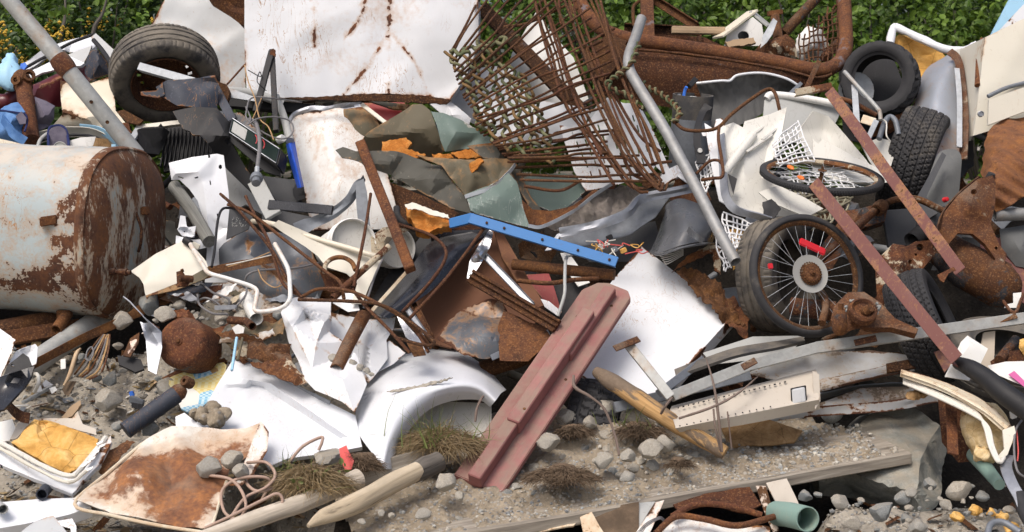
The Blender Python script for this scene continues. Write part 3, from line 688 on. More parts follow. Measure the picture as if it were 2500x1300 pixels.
# ---------------------------------------------------------------- shrubs behind the heap
def leafcloud(c,rx,ry,rz,ntw,per,L,seed,up=.4,shell=.45):
 rng=np.random.default_rng(seed);V=[];FC=[]
 for _ in range(ntw):
  d=rng.normal(size=3);d/=np.linalg.norm(d);r_=rng.uniform(shell,1)**.7
  r_*=1+.35*noise.noise(Vector(d*1.9)+Vector((seed,0,0)))
  p=np.array(c)+d*r_*np.array([rx,ry,rz]);td=d*.8+rng.normal(size=3)*.5+np.array([0,0,up]);td/=np.linalg.norm(td);tl=rng.uniform(.12,.34)
  for k in range(per):
   t=k/per;b=p+td*tl*t;sd=np.cross(td,rng.normal(size=3));sd/=np.linalg.norm(sd)+1e-9
   ld=sd*.85+td*.45+np.array([0,0,rng.uniform(-.25,.3)]);ld/=np.linalg.norm(ld);wv=np.cross(ld,td+np.array([0,-.3,.8]));wv/=np.linalg.norm(wv)+1e-9;nv=np.cross(wv,ld)
   l=L*rng.uniform(.6,1.25);ww=l*rng.uniform(.26,.34);i=len(V)
   V+=[b,b+ld*l*.3+wv*ww+nv*.1*l,b+ld*l*.72+wv*ww*.85+nv*.06*l,b+ld*l-nv*.08*l,b+ld*l*.72-wv*ww*.85+nv*.06*l,b+ld*l*.3-wv*ww+nv*.1*l,b+ld*l*.5]
   FC+=[[i,i+6,i+2,i+1],[i+6,i+3,i+2],[i,i+5,i+4,i+6],[i+6,i+4,i+3]]
 return[Vector(v)for v in V],FC,{}
def shrub(name,label,x,y,z0,rx,rz,seed,mat,ntw=420,per=7,L=.085,group='leafy shrubs behind the heap',ry=.7):
 t=T(name,label,'shrub',Vector((x,y,z0)),group);rng=random.Random(seed);gs=[]
 for k in range(9):
  a=rng.uniform(0,6.28);tip=Vector((x+math.cos(a)*rx*rng.uniform(.3,.9),y+math.sin(a)*ry*.7,z0+rz*rng.uniform(1.0,1.85)));b=Vector((x+math.cos(a)*.08,y+math.sin(a)*.08,z0-.05))
  gs.append(tube([b,b.lerp(tip,.4)+Vector((rng.uniform(-.1,.1),rng.uniform(-.1,.1),.1)),b.lerp(tip,.75)+Vector((rng.uniform(-.1,.1),0,.05)),tip],[.018,.013,.008,.003],6,4))
 mk('stem',join(*gs),MT['bark_grey'],t);mk('crown',leafcloud((x,y,z0+rz*1.02),rx,ry,rz,ntw,per,L,seed),mat,t,0);return t
LAB='bushy green shrub behind the heap, '
SH=[(-4.3,12.6,.95,1.15,'leftmost, behind the yellow flowers'),(-3.1,12.2,.9,1.0,'behind the leaning galvanized pole'),(-2.15,12.7,.85,1.05,'behind the big dusty wheel'),(-1.0,13.0,.9,.9,'mostly hidden by the big white cabinet'),(-.1,12.4,.8,1.0,'right of the big white cabinet'),(.85,12.1,.85,.95,'seen through the rusty rod basket'),(1.55,12.6,.8,1.05,'behind the rusty upright post of the skip'),(2.2,12.2,.7,.92,'behind the wooden stick and white housing'),(2.95,12.5,.85,.95,'behind the rusty mesh guard'),(3.75,12.3,.8,.86,'above the bare black tyre'),(4.6,12.9,.9,.95,'rightmost, beside the light blue panel')]
for i,(x,y,rx,rz,lb)in enumerate(SH):
 shrub('shrub',LAB+lb,x,y,1.3,rx,rz,20+i,MT['leaf_mid' if i not in(0,10)else 'leaf_dark'],620,7,.064)
for i,(x,y,s_,lb)in enumerate([(-4.6,14.6,1.5,'dark dense tree at the far left behind the shrubs'),(-2.4,15.,1.5,'dark dense tree behind the shrubs left of the white cabinet'),(-.2,14.9,1.5,'dark dense tree behind the white cabinet'),(2.0,14.8,1.5,'dark dense tree behind the shrubs right of the rod basket'),(4.2,14.7,1.5,'dark dense tree behind the shrubs above the bare black tyre'),(6.2,15.2,1.6,'dark dense tree at the far right behind the shrubs')]):
 shrub('tree',lb,x,y,1.2,s_,1.5,60+i,MT['leaf_dark'],520,7,.12,'dark trees behind the shrubs',1.0)['category']='tree'
for i,x in enumerate((-7.,-3.5,0.,3.5,7.)):
 tag(mk('woodland',leafcloud((x,18,2.6),2.4,1.2,2.3,900,6,.2,80+i),MT['leaf_dark'],None,0),kind='stuff')
# yellow flowering plants at the upper left
def goldenrod(px,py,d,n,seed,lb):
 b=P(px,py,d);t=T('flowering_plant',lb,'flowers',Vector((b.x,b.y,1.3)),'yellow flowering plants behind the heap');rng=random.Random(seed);st,fl=[],[]
 for k in range(n):
  a=Vector((b.x+rng.uniform(-.3,.3),b.y+rng.uniform(-.25,.25),1.3));top=Vector((a.x+rng.uniform(-.12,.12),a.y-rng.uniform(0,.1),b.z+rng.uniform(-.32,.14)))
  st.append(tube([a,a.lerp(top,.6),top],[.006,.003],5,3))
  fl=[]
  for q in range(12):
   c=top+Vector((rng.gauss(0,.02),rng.gauss(0,.02),rng.uniform(-.11,.03)));r_=rng.uniform(.008,.017);i=len(fl)
   fl.append(([c+Vector((r_,0,0)),c+Vector((-r_,0,0)),c+Vector((0,r_,0)),c+Vector((0,-r_,0)),c+Vector((0,0,r_)),c+Vector((0,0,-r_))],[[0,2,4],[2,1,4],[1,3,4],[3,0,4],[2,0,5],[1,2,5],[3,1,5],[0,3,5]],{}))
  mk('flower_head',join(*fl),MT['flower_yellow'],t,0)
 mk('stem',join(*st),MT['leaf_dark'],t);mk('foliage',leafcloud((b.x,b.y+.1,b.z-.3),.4,.3,.42,110,6,.06,seed),MT['leaf_dark'],t,0)
for i,a in enumerate([(20,120,11.3,20,'yellow flowering plant at the left edge above the blue plastic bottle'),(95,105,11.5,16,'yellow flowering plant just left of the leaning pole'),(10,195,11.2,18,'yellow flowering plant low at the left edge beside the blue plastic bottle'),(215,75,11.8,14,'yellow flowering plant between the leaning pole and the wheel'),(150,55,12.,9,'thin yellow flowering plant behind the top of the leaning pole'),(290,85,11.8,8,'sparse yellow flowering plant just left of the wheel')]):goldenrod(a[0],a[1],a[2],a[3],90+i,a[4])
for i,(x0,y0,x1,y1,lb)in enumerate([(160,0,148,95,'bare grey stem standing among the yellow flowers'),(262,-5,228,80,'thin bare grey stem leaning left above the crushed car front')]):
 one('dead_stem',lb,'dead stem',tube([P(x1,y1+120,11.4),P(x1,y1,11.4),P((x0+x1)/2+4,(y0+y1)/2,11.4),P(x0,y0,11.4)],[.022,.016,.012,.008],8,4,rough=.003),MT['bark_grey'],'bare stems behind the heap')
# ---------------------------------------------------------------- left part of the heap
g=tube([P(-12,-40,8.5),P(150,152,8.53),P(156,160,8.53),P(163,168,8.53),P(335,380,8.62)],[.043,.046,.050,.047,.047],20,hollow=.12,rough=.0015,rfreq=9)
t=T('metal_pole','long galvanized pole with a collar and holes leaning over the tank','pole',P(335,380,8.62));mk('shaft',g,MT['galv_pole'],t,40)
mk('collar',tube([P(140,140,8.53),P(148,150,8.53),P(160,165,8.53),P(170,177,8.53)],[.049,.056,.056,.049],20),MT['rust_arm'],t,40)
for px,py in((229,252),(268,301)):
 mk('bolt_hole',lathe([(.010,0),(.010,.006),(.006,.006),(.005,.002),(0,.002)],P(px,py,8.56)-FW*.049,-FW,14),MT['rust_dark'],t)
# wheel with its steel rim
ax=Vector((.20,-.70,-.66));c=P(402,182,9.35)
t=T('car_wheel','dusty old car wheel with rusty steel rim propped on top of the heap','wheel',c-Vector((0,0,.3)))
mk('tyre',tyre(c,ax,.325,.215,.195,'rib',240),MT['rubber_dusty'],t,35)
g=lathe([(.202,.098),(.196,.102),(.188,.092),(.182,.06),(.175,.045),(.172,.02),(.160,-.005),(.135,.004),(.112,.018),(.09,.02),(.075,.008),(.04,.008),(.034,.0),(0,0)],c,ax,96)
FCs=[f for i in range(13)for f in(g[1][i*96:(i+1)*96])if not(i in(6,7)and(g[1].index(f)%96)%7<3)]if 0 else[]
for i in range(13):
 for j in range(96):
  if i==6 and j%6<2:continue
  FCs.append(g[1][i*96+j])
mk('rim',(g[0],FCs,{}),MT['rust_dark'],t,40)
bm_('flat_bar','bent pale grey flat bar lying across the rim of the dusty wheel','metal bar',(343,165,-.66),(478,203,-.72),rect(.045,.05),'galv_light',up=TOCAM)
pl('steel_bracket','blue grey steel bracket with rusty edges in front of the dusty wheel','bracket',[(380,213),(408,196,-.02),(462,192),(524,189),(534,204,.03),(530,268,.05),(480,262,-.03),(432,258,-.04),(394,236)],'navy_paint',off=-.72,k=.3,creases=[],inner=[(440,228,-.05)],thick=.03,amp=.006,crump=.008)
pl('steel_flap','thin rusty steel flap with a bolt hanging left of the blue grey bracket','steel piece',[(343,224),(382,221),(396,200),(402,232),(384,240),(344,233)],'navy_paint',off=-.74,k=.2,thick=.012,res=.015)
pl('steel_plate','large black bent steel plate hanging below the blue grey bracket','steel plate',[(421,272),(470,262),(530,264,.02),(560,300,.05),(566,350,.06),(590,395,.12),(640,470,.2),(622,480,.2),(540,400,.15),(508,350,0),(488,331),(470,331),(464,322),(447,316)],'black_paint',off=-.62,k=.4,inner=[(552,328,-.06)],thick=.012,amp=.008)
bm_('steel_strut','dark navy steel strut running down from the bracket to the control box','strut',(520,205,-.6),(566,292,-.62),chan(.05,.03,.006),'navy_paint',up=-TOCAM)
pl('rusty_lump','dark rust eaten metal lump at the right end of the blue grey bracket','scrap metal',[(532,200),(552,205),(561,222),(556,244),(538,250),(530,240)],'rust_dark',off=-.5,k=.3,thick=.05,crump=.03,res=.015,jag=2)
pl('enamel_sheet','tall pale panel with rust streaks standing behind the dusty wheel','metal panel',[(366,66),(414,-20),(512,-20),(597,72),(600,245),(540,250),(400,235)],'grey_panel',off=.15,k=.15,amp=.012,crump=.02,cfreq=2.5,inner=[(500,150,-.08),(450,80,-.03)],thick=.03,seed=3)
g=lathe([(.0,.02),(.1,.025),(.13,.05),(.2,.055),(.23,.03),(.245,.03),(.25,0),(.25,-.1)],P(590,-20,9.95),Vector((-.25,-.9,-.3)),64)
one('brake_drum','dark brown rusty drum half hidden behind the white cabinet at the top','metal drum',g,MT['rust_dark'])
tb('thin_rod','thin rusty rod leaning against the pale panel right of the dusty wheel','rod',[(555,206,-.3),(598,158,-.2)],.006,'rust_rod')
# crushed vehicle front
t=T('crushed_bodywork','crushed white and grey vehicle front wedged above the maroon panel','car body part',(180,175,.1))
mk('bonnet',plate([(52,160),(110,118,-.02),(172,97),(228,80,.02),(246,92),(232,112,-.08),(206,130,-.08),(168,128),(112,142),(66,172)],.0,.4,amp=.012,crump=.02,thick=.03,inner=[(150,118,-.08)]),MT['white_car'],t)
mk('door_skin',plate([(66,176),(120,150),(160,133),(206,153,-.06),(196,160,-.06),(142,166),(100,176),(76,190)],-.12,.4,amp=.01,crump=.012,thick=.02),MT['white_car'],t)
mk('lower_lip',plate([(164,134),(224,112),(215,136),(203,156),(196,152)],-.16,.3,amp=.01,thick=.02,res=.015),MT['grey_panel'],t)
mk('corner_frame',plate([(222,92),(234,82),(278,122),(276,160),(268,165),(258,130)],-.2,.3,amp=.01,thick=.03,res=.02),MT['grey_panel'],t)
mk('corner_plate',plate([(206,160),(222,124,-.03),(240,122,-.05),(262,150),(268,182),(222,198),(207,180)],-.15,.3,inner=[(240,155,-.07)],amp=.004,thick=.02,res=.02),MT['navy_paint'],t)
mk('dark_seal',tube([S(62,166,-.1),S(120,134,-.16),S(176,104,-.14),S(230,84,-.2)],.010,8,4),MT['black_plastic'],t)
mk('corner_seal',tube([S(228,98,-.32),S(250,124,-.32),S(268,152,-.32),S(274,178,-.3)],.014,8,4),MT['black_plastic'],t)
pl('maroon_sheet','glossy maroon car panel lying under the crushed white bodywork','car panel',[(8,240),(80,208,-.03),(140,180,-.05),(205,160),(222,195),(210,210),(146,262,.05),(120,260),(60,250),(14,258)],'maroon_paint',off=.05,k=.5,inner=[(90,218,-.08),(150,190,-.1)],creases=[(10,11)],amp=.006,thick=.02)
tb('bumper_end','grey capped end of a maroon bumper at the left edge of the heap','bumper',[(-15,248,-.1),(14,250,-.12),(40,236,-.1)],[.05,.05,.045],'maroon_paint',sides=16,curve=4)
pl('pale_sheet','dirty pale metal strip under the blue plastic bottle at the left edge','metal strip',[(-10,242),(30,216),(40,224),(30,238),(-10,262)],'grey_chips',off=-.15,k=.4,crump=.01,res=.02)
# pale blue bottle
def along(a,b,prof,segs=28,dent=0.,df=8,**k):a,b=Vector(a),Vector(b);return lathe([(r_,h*(b-a).length)for r_,h in prof],a,b-a,segs,dent,df,**k)
t=T('plastic_bottle','crumpled light blue plastic bottle standing among yellow flowers','bottle',(28,220,-.3))
mk('body',along(S(24,216,-.3),S(26,142,-.3),[(0,0),(.02,0),(.045,.08),(.075,.3),(.08,.5),(.06,.68),(.045,.8),(.05,.9),(.04,.98),(0,1)],28,.03,14),MT['sky_plastic'],t,180)
mk('label_patch',plate([(18,162),(26,158),(30,164),(24,172)],-.40,.2,res=.01,thick=.002),MT['rust_orange'],t)
mk('clip',plate([(50,156),(60,152),(66,160),(58,170),(48,166)],-.36,.2,res=.01,thick=.02,crump=.01),MT['bright_blue'],t)
# rusty strut
t=T('rusty_strut','upright rusty shock strut beside the blue bag at the left','strut',(80,345,-.5))
mk('tube',tube([S(76,345,-.5),S(58,215,-.5),S(55,205,-.5)],[.049,.046,.052],20,rough=.002),MT['rust_mid'],t,40)
mk('clamp',tube([S(56,212,-.5),S(52,188,-.5),S(48,180,-.5)],[.056,.05,.03],16,rough=.008,rfreq=20),MT['rust_mid'],t)
mk('lug',lathe([(.02,-.02),(.035,-.02),(.04,0),(.035,.02),(.02,.02),(.02,-.02)],S(70,186,-.58),Vector((.4,-.8,.3)),24),MT['rust_mid'],t)
mk('eye',lathe([(.014,-.012),(.028,-.012),(.03,.012),(.014,.012),(.014,-.012)],S(40,196,-.6),Vector((-.2,-.9,.2)),20),MT['rust_mid'],t)
# bags and pads
t=T('blue_bag','faded blue fabric bag slumped at the left edge above the tank','bag',(30,350,-.45))
mk('body',plate([(-15,272),(12,262,-.03),(44,250),(62,272,-.04),(68,292),(58,318),(66,345),(60,352),(20,346),(-15,338)],-.55,.2,res=.018,inner=[(30,295,-.12),(10,320,-.1),(48,325,-.06)],thick=.06,amp=.01,crump=.02,cfreq=8),MT['denim_blue'],t,60)
mk('strap',ribbon([S(6,290,-.72),S(22,312,-.74),S(34,328,-.72),S(62,346,-.66)],.05,.012,UP),MT['denim_blue'],t)
mk('patch',plate([(38,284),(52,272),(64,288),(62,302),(48,304)],-.70,.2,res=.014,thick=.008,amp=.004),MT['grey_fabric'],t)
mk('trim',tube([S(-12,268,-.64),S(44,276,-.7),S(62,280,-.7),S(66,300,-.66),S(60,322,-.64)],.006,6,5),MT['navy_trim'],t)
pl('fabric_flap','grey purple fabric flap with navy edging behind the rusty strut','fabric',[(84,236),(110,244),(134,258,-.03),(133,290),(122,308,.03),(96,320),(88,300)],'grey_fabric',off=-.42,k=.2,inner=[(108,284,-.05)],amp=.01,crump=.01,thick=.012,res=.02)
t=T('gauge_pad','dark fabric pad with a round clear gauge standing on the tank','pad',(145,372,-.6))
mk('pad',plate([(119,374),(119,318),(130,310),(148,308),(160,318),(168,345),(170,376)],-.62,.1,res=.016,thick=.03,amp=.004,round_=1),MT['grey_fabric'],t)
mk('trim',tube([S(119,374,-.64),S(119,318,-.62),S(134,308,-.61),S(152,309,-.61),S(164,326,-.62),S(170,374,-.64)],.008,8,4),MT['navy_trim'],t)
mk('gauge',lathe([(0,.008),(.03,.006),(.034,.012),(.038,.006),(.038,0)],S(147,363,-.67),Vector((0,-1,.1)),28),MT['disc_clear'],t)
pl('cream_sheet','creased cream enamel panel behind the galvanized pole','metal panel',[(147,196),(200,212,.03),(264,188),(276,196),(282,270),(306,300),(240,314),(122,314),(152,280,-.05),(148,240)],'cream_enamel',off=-.22,k=.3,inner=[(154,274,-.07),(210,290,-.06)],creases=[(8,10),(10,11)],amp=.008,thick=.004)
t=T('white_basin','broken white basin rim with a blue hoop in front of the cream panel','basin',(210,370,-.3))
mk('rim',ribbon([S(60,352,-.30),S(118,330,-.36),S(185,322,-.40),S(240,330,-.40),S(300,365,-.36)],.07,.006,Vector((0,-.5,.8)),wob=.01),MT['cream_clean'],t)
mk('edge_band',tube([S(70,356,-.34),S(120,338,-.42),S(185,330,-.46),S(240,338,-.46),S(296,372,-.4)],.008,8,6),MT['black_plastic'],t)
mk('blue_band',ribbon([S(196,312,-.4),S(246,320,-.44),S(286,350,-.46),S(302,372,-.44)],.045,.006,Vector((0,-.4,.9))),MT['sky_plastic'],t)
pl('crumpled_paper','crumpled grey white paper sheet in front of the broken basin','paper',[(166,345),(196,336),(234,334),(228,356),(206,374),(168,374)],'paper',off=-.58,k=.2,crump=.02,res=.015,thick=.002)
pl('foil_sack','dirty torn sack beside the crumpled paper behind the tank','sack',[(232,336),(262,340),(276,360),(268,374),(206,372)],'wool_brown',off=-.52,k=.2,crump=.025,res=.015,thick=.01)
pl('blue_strap','short light blue painted strap end behind the top of the tank','metal strap',[(272,352),(282,352),(284,376),(270,376)],'sky_plastic',off=-.6,k=.1,res=.01)
tb('grey_hose','short pale grey hose curving up behind the tank','hose',[(92,360,-.6),(100,340,-.62),(118,326,-.6),(132,320,-.5)],.011,'pale_grey_plastic',curve=6)
pl('cream_sheet','cream metal sheet with a rusty edge resting on the tank top','metal sheet',[(-15,336),(30,346),(104,366),(104,380),(-15,384)],'cream_enamel',off=-.72,k=.1,amp=.004,res=.025)
one('small_latch','small chrome latch lying on the tank top','latch',box(S(108,368,-.86),Vector((.02,.01,.004)),Vector((-.006,.03,0)),Vector((0,0,.014))),MT['chrome'])
# ribbed black tray
t=T('ribbed_tray','black ribbed plastic tray with a pale front lip under the wheel','plastic tray',(430,400,-.1))
mk('floor',plate([(390,306),(520,300),(530,400),(400,420)],-.05,.5,amp=.003,thick=.02),MT['black_plastic'],t)
for i in range(13):x=408+i*9.5;mk('rib',beam(S(x,316,-.09),S(x-16+i*.6,408,-.09),rect(.008,.022),up=-FW,bev=.002),MT['black_plastic'],t)
mk('wheel_hump',plate([(336,316),(400,312),(414,322,.05),(388,378,.08),(340,372)],-.28,.3,amp=.003,thick=.08,res=.025),MT['black_plastic'],t)
mk('front_lip',plate([(332,306),(345,304),(440,294),(440,304),(346,316)],-.24,.4,amp=.008,crump=.008,thick=.03,res=.02),MT['cream_clean'],t)
bm_('grey_rail','short grey steel rail between the pole foot and the ribbed tray','rail',(318,345,-.36),(343,304,-.2),chan(.04,.02,.004),'galv_light',up=-TOCAM)
pl('rust_wedge','brown rusty wedge of plate below the dusty wheel','scrap metal',[(284,272),(302,268),(350,294),(338,304),(310,300)],'rust_dark',off=-.3,k=.3,thick=.02,crump=.01,res=.02)
pl('rust_crumb','orange brown rusty lump behind the middle of the pole','scrap metal',[(296,302),(314,298),(318,318),(322,324),(306,330),(294,318)],'rust_mid',off=-.25,k=.3,thick=.03,crump=.02,res=.015)
# posts, control box, cables
t=T('folded_bar','black steel bar folded into a narrow upside down V before the white cabinet','steel bar',(650,310,-.5))
mk('arm',beam(S(624,275,-.55),S(663,128,-.66),rect(.034,.03),up=TOCAM),MT['black_paint'],t);mk('arm',beam(S(674,322,-.55),S(664,124,-.62),rect(.03,.03),up=TOCAM),MT['black_paint'],t)
mk('torn_end',plate([(656,136),(660,124),(666,120),(672,122),(672,138)],-.69,.1,res=.008,thick=.02,jag=1.5),MT['rust_orange'],t)
t=T('control_box','long black control box with a dark green gauge face hanging aslant','control box',(640,360,-.4))
a,b,c2,d2=S(566,285,-.66),S(690,368,-.62),S(676,404,-.56),S(560,330,-.6)
ctr=(a+b+c2+d2)/4;axx=(b-a+c2-d2)/4;ayy=(a-d2+b-c2)/4;azz=axx.cross(ayy).normalized()
mk('case',box(ctr-azz*.05,axx,ayy*1.0,azz*.06,.006),MT['black_paint'],t)
fc_=mk('face',box(ctr+azz*.011,axx*.93,ayy*.8,azz*.003,.002),MT['green_panel'],t)
mk('gauge_glass',box(ctr-axx*.6+azz*.014,axx*.28,ayy*.62,azz*.002,.001),MT['pale_grey_plastic'],fc_)
mk('face_frame',tube([ctr+axx*u*.95+ayy*v*.84+azz*.014 for u,v in((-1,-1),(1,-1),(1,1),(-1,1))],.003,6,closed=True),MT['alu'],fc_)
for k in(-.02,.28):mk('red_dial_mark',tube([ctr+axx*(k+.13*math.sin(q))+ayy*(.1+.55*math.cos(q))+azz*.015 for q in np.linspace(.1,2.2,8)],.0035,6),MT['red_plastic'],fc_)
mk('bottom_shell',plate([(560,328),(676,404),(690,372),(684,430),(648,420),(560,344)],-.5,.2,thick=.03,amp=.003,res=.03),MT['black_paint'],t)
t=T('cable_plug','round grey electrical plug dangling on a thick cable','plug',(625,450,-.8))
mk('cable',tube([S(608,292,-.72),S(624,300,-.8),S(632,330,-.84),S(634,360,-.84),S(630,395,-.84),S(628,414,-.84)],.011,10,5),MT['wire_grey'],t)
mk('neck',tube([S(628,410,-.84),S(627,424,-.84)],.013,10),MT['galv_light'],t)
mk('body',lathe([(0,.05),(.02,.05),(.024,.046),(.022,.03),(.022,.02),(.03,.018),(.034,.006),(.03,-.02),(.02,-.03),(0,-.03)],S(626,436,-.86),Vector((.1,-.85,-.45)),28),MT['lead_grey'],t)
tb('loop_cable','thin grey cable looping over the control box','cable',[(600,262,-.7),(612,290,-.8),(606,304,-.82),(630,290,-.84),(672,286,-.8),(708,296,-.74),(716,318,-.72),(704,336,-.72),(676,338,-.74),(640,322,-.78),(604,292,-.78),(602,270,-.76),(614,240,-.74),(660,240,-.72),(736,250,-.4)],.0045,'wire_grey',sides=7,curve=6)
tb('copper_cable','bare copper wire bending down in front of the folded black bar','wire',[(597,160,-.6),(606,200,-.7),(622,240,-.76),(634,290,-.82),(655,310,-.82),(668,342,-.8)],.0035,'copper_wire',sides=7,curve=5)
tb('second_copper_wire','short copper wire standing left of the folded black bar','wire',[(640,236,-.7),(626,270,-.74),(612,300,-.74)],.003,'copper_wire',sides=6,curve=4)
tb('dark_cable','dark thin cable hanging beside the left edge of the white cabinet','cable',[(606,172,-.62),(636,188,-.66),(634,176,-.66),(628,200,-.7),(650,222,-.6)],.003,'black_plastic',sides=6,curve=5)
t=T('white_pipe','pale grey corrugated pipe with a white cap beside the control box','pipe',(705,345,-.45));mk('shaft',tube([S(676,236,-.4),S(694,290,-.44),S(708,345,-.46)],[.018,.022,.024],16,6),MT['pale_grey_plastic'],t)
mk('end_cap',lathe([(0,.02),(.018,.02),(.022,.014),(.022,-.02),(.016,-.024),(0,-.024)],S(686,340,-.6),Vector((.7,-.6,.3)),12),MT['white_plastic'],t)
bm_('dark_rail','dark steel rail lying under the left of the white cabinet','rail',(548,246,-.15),(770,268,-.1),chan(.06,.07,.006),'black_paint',up=-TOCAM)
tb('pale_pipe','pale grey plastic pipe lying right of the blue grey bracket','pipe',[(548,222,-.35),(600,226,-.3),(656,240,-.25),(690,256,-.2)],.026,'pale_grey_plastic',sides=16,curve=5)
pl('pale_bracket','pale metal angle with rust spots right of the blue grey bracket','bracket',[(556,214),(620,236),(640,250),(558,238)],'galv_light',off=-.4,k=.2,thick=.02,res=.02)
# car body panel standing beside the tank
pl('car_body_sheet','white stamped car body panel with a large arched cut-out beside the tank','car panel',[(412,398),(470,384,-.02),(530,376),(546,380),(558,470),(566,560),(556,690),(500,690),(505,610,-.02),(497,540),(482,490),(462,462),(438,440),(418,440)],'white_car',off=-.35,k=.25,inner=[(430,424,-.03),(484,420,-.04),(495,440,-.02),(505,520,-.03),(512,600,-.03),(520,430,0),(535,560,.01)],creases=[(14,15,16,17,18)],holes=[[(534,405),(538,402),(542,405),(542,411),(538,414),(534,411)],[(511,442),(514,441),(516,452),(513,452)],[(508,378.5),(513,378.5),(513,386),(508,386)],[(435,431),(449,435),(447,437),(434,434)],[(474,434),(484,431),(484,435),(476,437)],[(529,522),(532,521),(534,534),(531,535)]],amp=.003,thick=.004,res=.016,cw=.01)
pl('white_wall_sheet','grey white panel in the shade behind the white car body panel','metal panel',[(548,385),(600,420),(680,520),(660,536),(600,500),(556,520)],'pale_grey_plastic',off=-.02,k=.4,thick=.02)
t=T('box_end','grey plastic casing edge leaning below the dangling plug','casing',(650,530,-.1));mk('side',beam(S(622,440,-.3),S(668,528,-.35),rect(.09,.02),up=TOCAM),MT['pale_grey_plastic'],t);mk('inner_board',plate([(640,430),(720,440),(740,500),(690,520)],.1,.4,thick=.01),MT['dark_grey_plastic'],t)
tb('grey_post','weathered grey wooden post sloping between the tank and white car panel','post',[(424,455,-.32),(470,516,-.36),(512,590,-.4)],.036,'pole_grey',sides=16,rough=.004,rfreq=14)
pl('hinge_bracket','small white bracket with bolt holes right of the tank','bracket',[(434,560),(440,526),(452,528),(456,556),(478,552),(474,580),(446,576)],'white_car',off=-.42,k=.2,res=.012,inner=[(452,560,.05)],thick=.004,holes=[[(449,564),(452,564),(452,567),(449,567)],[(462,560),(465,560),(465,563),(462,563)]])
pl('grey_scrap_sheet','crumpled grey sheet below the white bracket beside the tank','metal sheet',[(430,576),(470,585),(510,580),(520,600),(470,612),(428,610)],'alu',off=-.25,k=.4,crump=.02,res=.02)
t=T('black_grille','black perforated panel beside the white car body panel','grille',(550,580,-.4));mk('panel',plate([(560,510),(618,525),(606,560),(552,585)],-.42,.2,amp=.002,thick=.01,res=.03),MT['dark_grey_plastic'],t)
rng=random.Random(5);mk('perforation',join(*[box(S(567+rng.uniform(0,34),520+rng.uniform(0,34),-.445),Vector((.002,0,.001)),Vector((0,.001,0)),Vector((.001,0,.0022)),0)for _ in range(60)]),MT['pale_grey_plastic'],t)
tb('black_hose','thick black cable arching down between the car panel and grille','cable',[(517,652,-.6),(524,610,-.58),(530,550,-.56),(538,518,-.55),(552,508,-.5),(580,514,-.4)],.007,'black_plastic',curve=6)
# ---------------------------------------------------------------- the tank
ax=Vector((.968,-.25,-.03)).normalized();rr=.443;cE=P(333,570,8.18)
hint=Vector((math.sin(R(13)),0,math.cos(R(13))))
t=T('oil_tank','big rusty grey blue steel tank lying on its side at the left edge','tank',cE-Vector((.6,-.3,.47)))
prof=[(rr,h)for h in np.linspace(-1.75,-.10,40)]
g=lathe(prof,cE,ax,96,.009,3,sx=1.,sy=.99,hint=hint,power=2.5);g=(g[0],g[1],{'cr':[max(0,1-abs(((p-cE).dot(ax)+.09)/.17))*.8+max(0,1-abs((p.z-cE.z+.21)/.13))*.8 for p in g[0]]});mk('shell',g,MT['tank_paint'],t,60)
mk('end_cap',lathe([(rr*.985,-.12),(rr*1.012,-.11),(rr*1.016,-.075),(rr*.995,-.06),(rr*.975,-.066),(rr*.93,-.045),(rr*.8,-.015),(rr*.6,.005),(rr*.4,.016),(rr*.2,.02),(0,.021)],cE,ax,96,.014,3,hint=hint,power=2.5),paint('tank_end',(.30,.37,.37),rust=.88,rs=8,edge=0,dirt=.5,dirtcol=(.35,.28,.17),streak=.85,halo=.09,bmp=1.3,soft=.07,dark=1.5,org=1.25),t,60)
sc_=P(125,552,7.87)
lp_=mk('lug_plate',box(sc_+FW*.03,Vector((.036,0,0)),Vector((0,.03,0)),Vector((0,0,.05)),.005),MT['rust_mid'],t)
mk('lug_block',box(sc_+Vector((.004,-.025,.03)),Vector((.04,.01,.006)),Vector((-.006,.06,0)),Vector((0,0,.024)),.005),MT['rust_arm'],lp_)
mk('lug_bolt',lathe([(0,.03),(.008,.03),(.010,.02),(.018,.02),(.018,0)],sc_+Vector((-.008,-.02,-.012)),Vector((0,-1,0)),16),MT['galv_light'],lp_)
mk('drain_valve',along(P(266,663,7.95),P(266,663,7.95)+ax*.12,[(.0,0),(.018,0),(.018,.3),(.012,.32),(.012,.45),(.017,.46),(.017,.75),(.02,.76),(.02,.84),(.012,.86),(.012,1),(.006,1),(.006,.9),(0,.9)],16),MT['rust_arm'],t)
mk('handle',tube([P(326,508,8.15),P(336,530,8.13),P(345,560,8.13),P(344,592,8.13),P(338,615,8.16)],.008,8,5),MT['rust_dark'],t)
mk('plug_boss',box(P(356,515,8.2),Vector((.02,.012,0)),Vector((0,.02,0)),Vector((0,0,.022)),.005),MT['rust_mid'],t)
lp_=mk('leg_flange',box(P(158,766,8.06),Vector((.035,0,0)),Vector((0,.03,0)),Vector((0,0,.02)),.004),MT['rust_mid'],t)
mk('leg_stub',tube([P(163,768,8.05),P(137,806,7.95)],.029,18,hollow=.08,rough=.001),MT['rust_mid'],lp_,40)
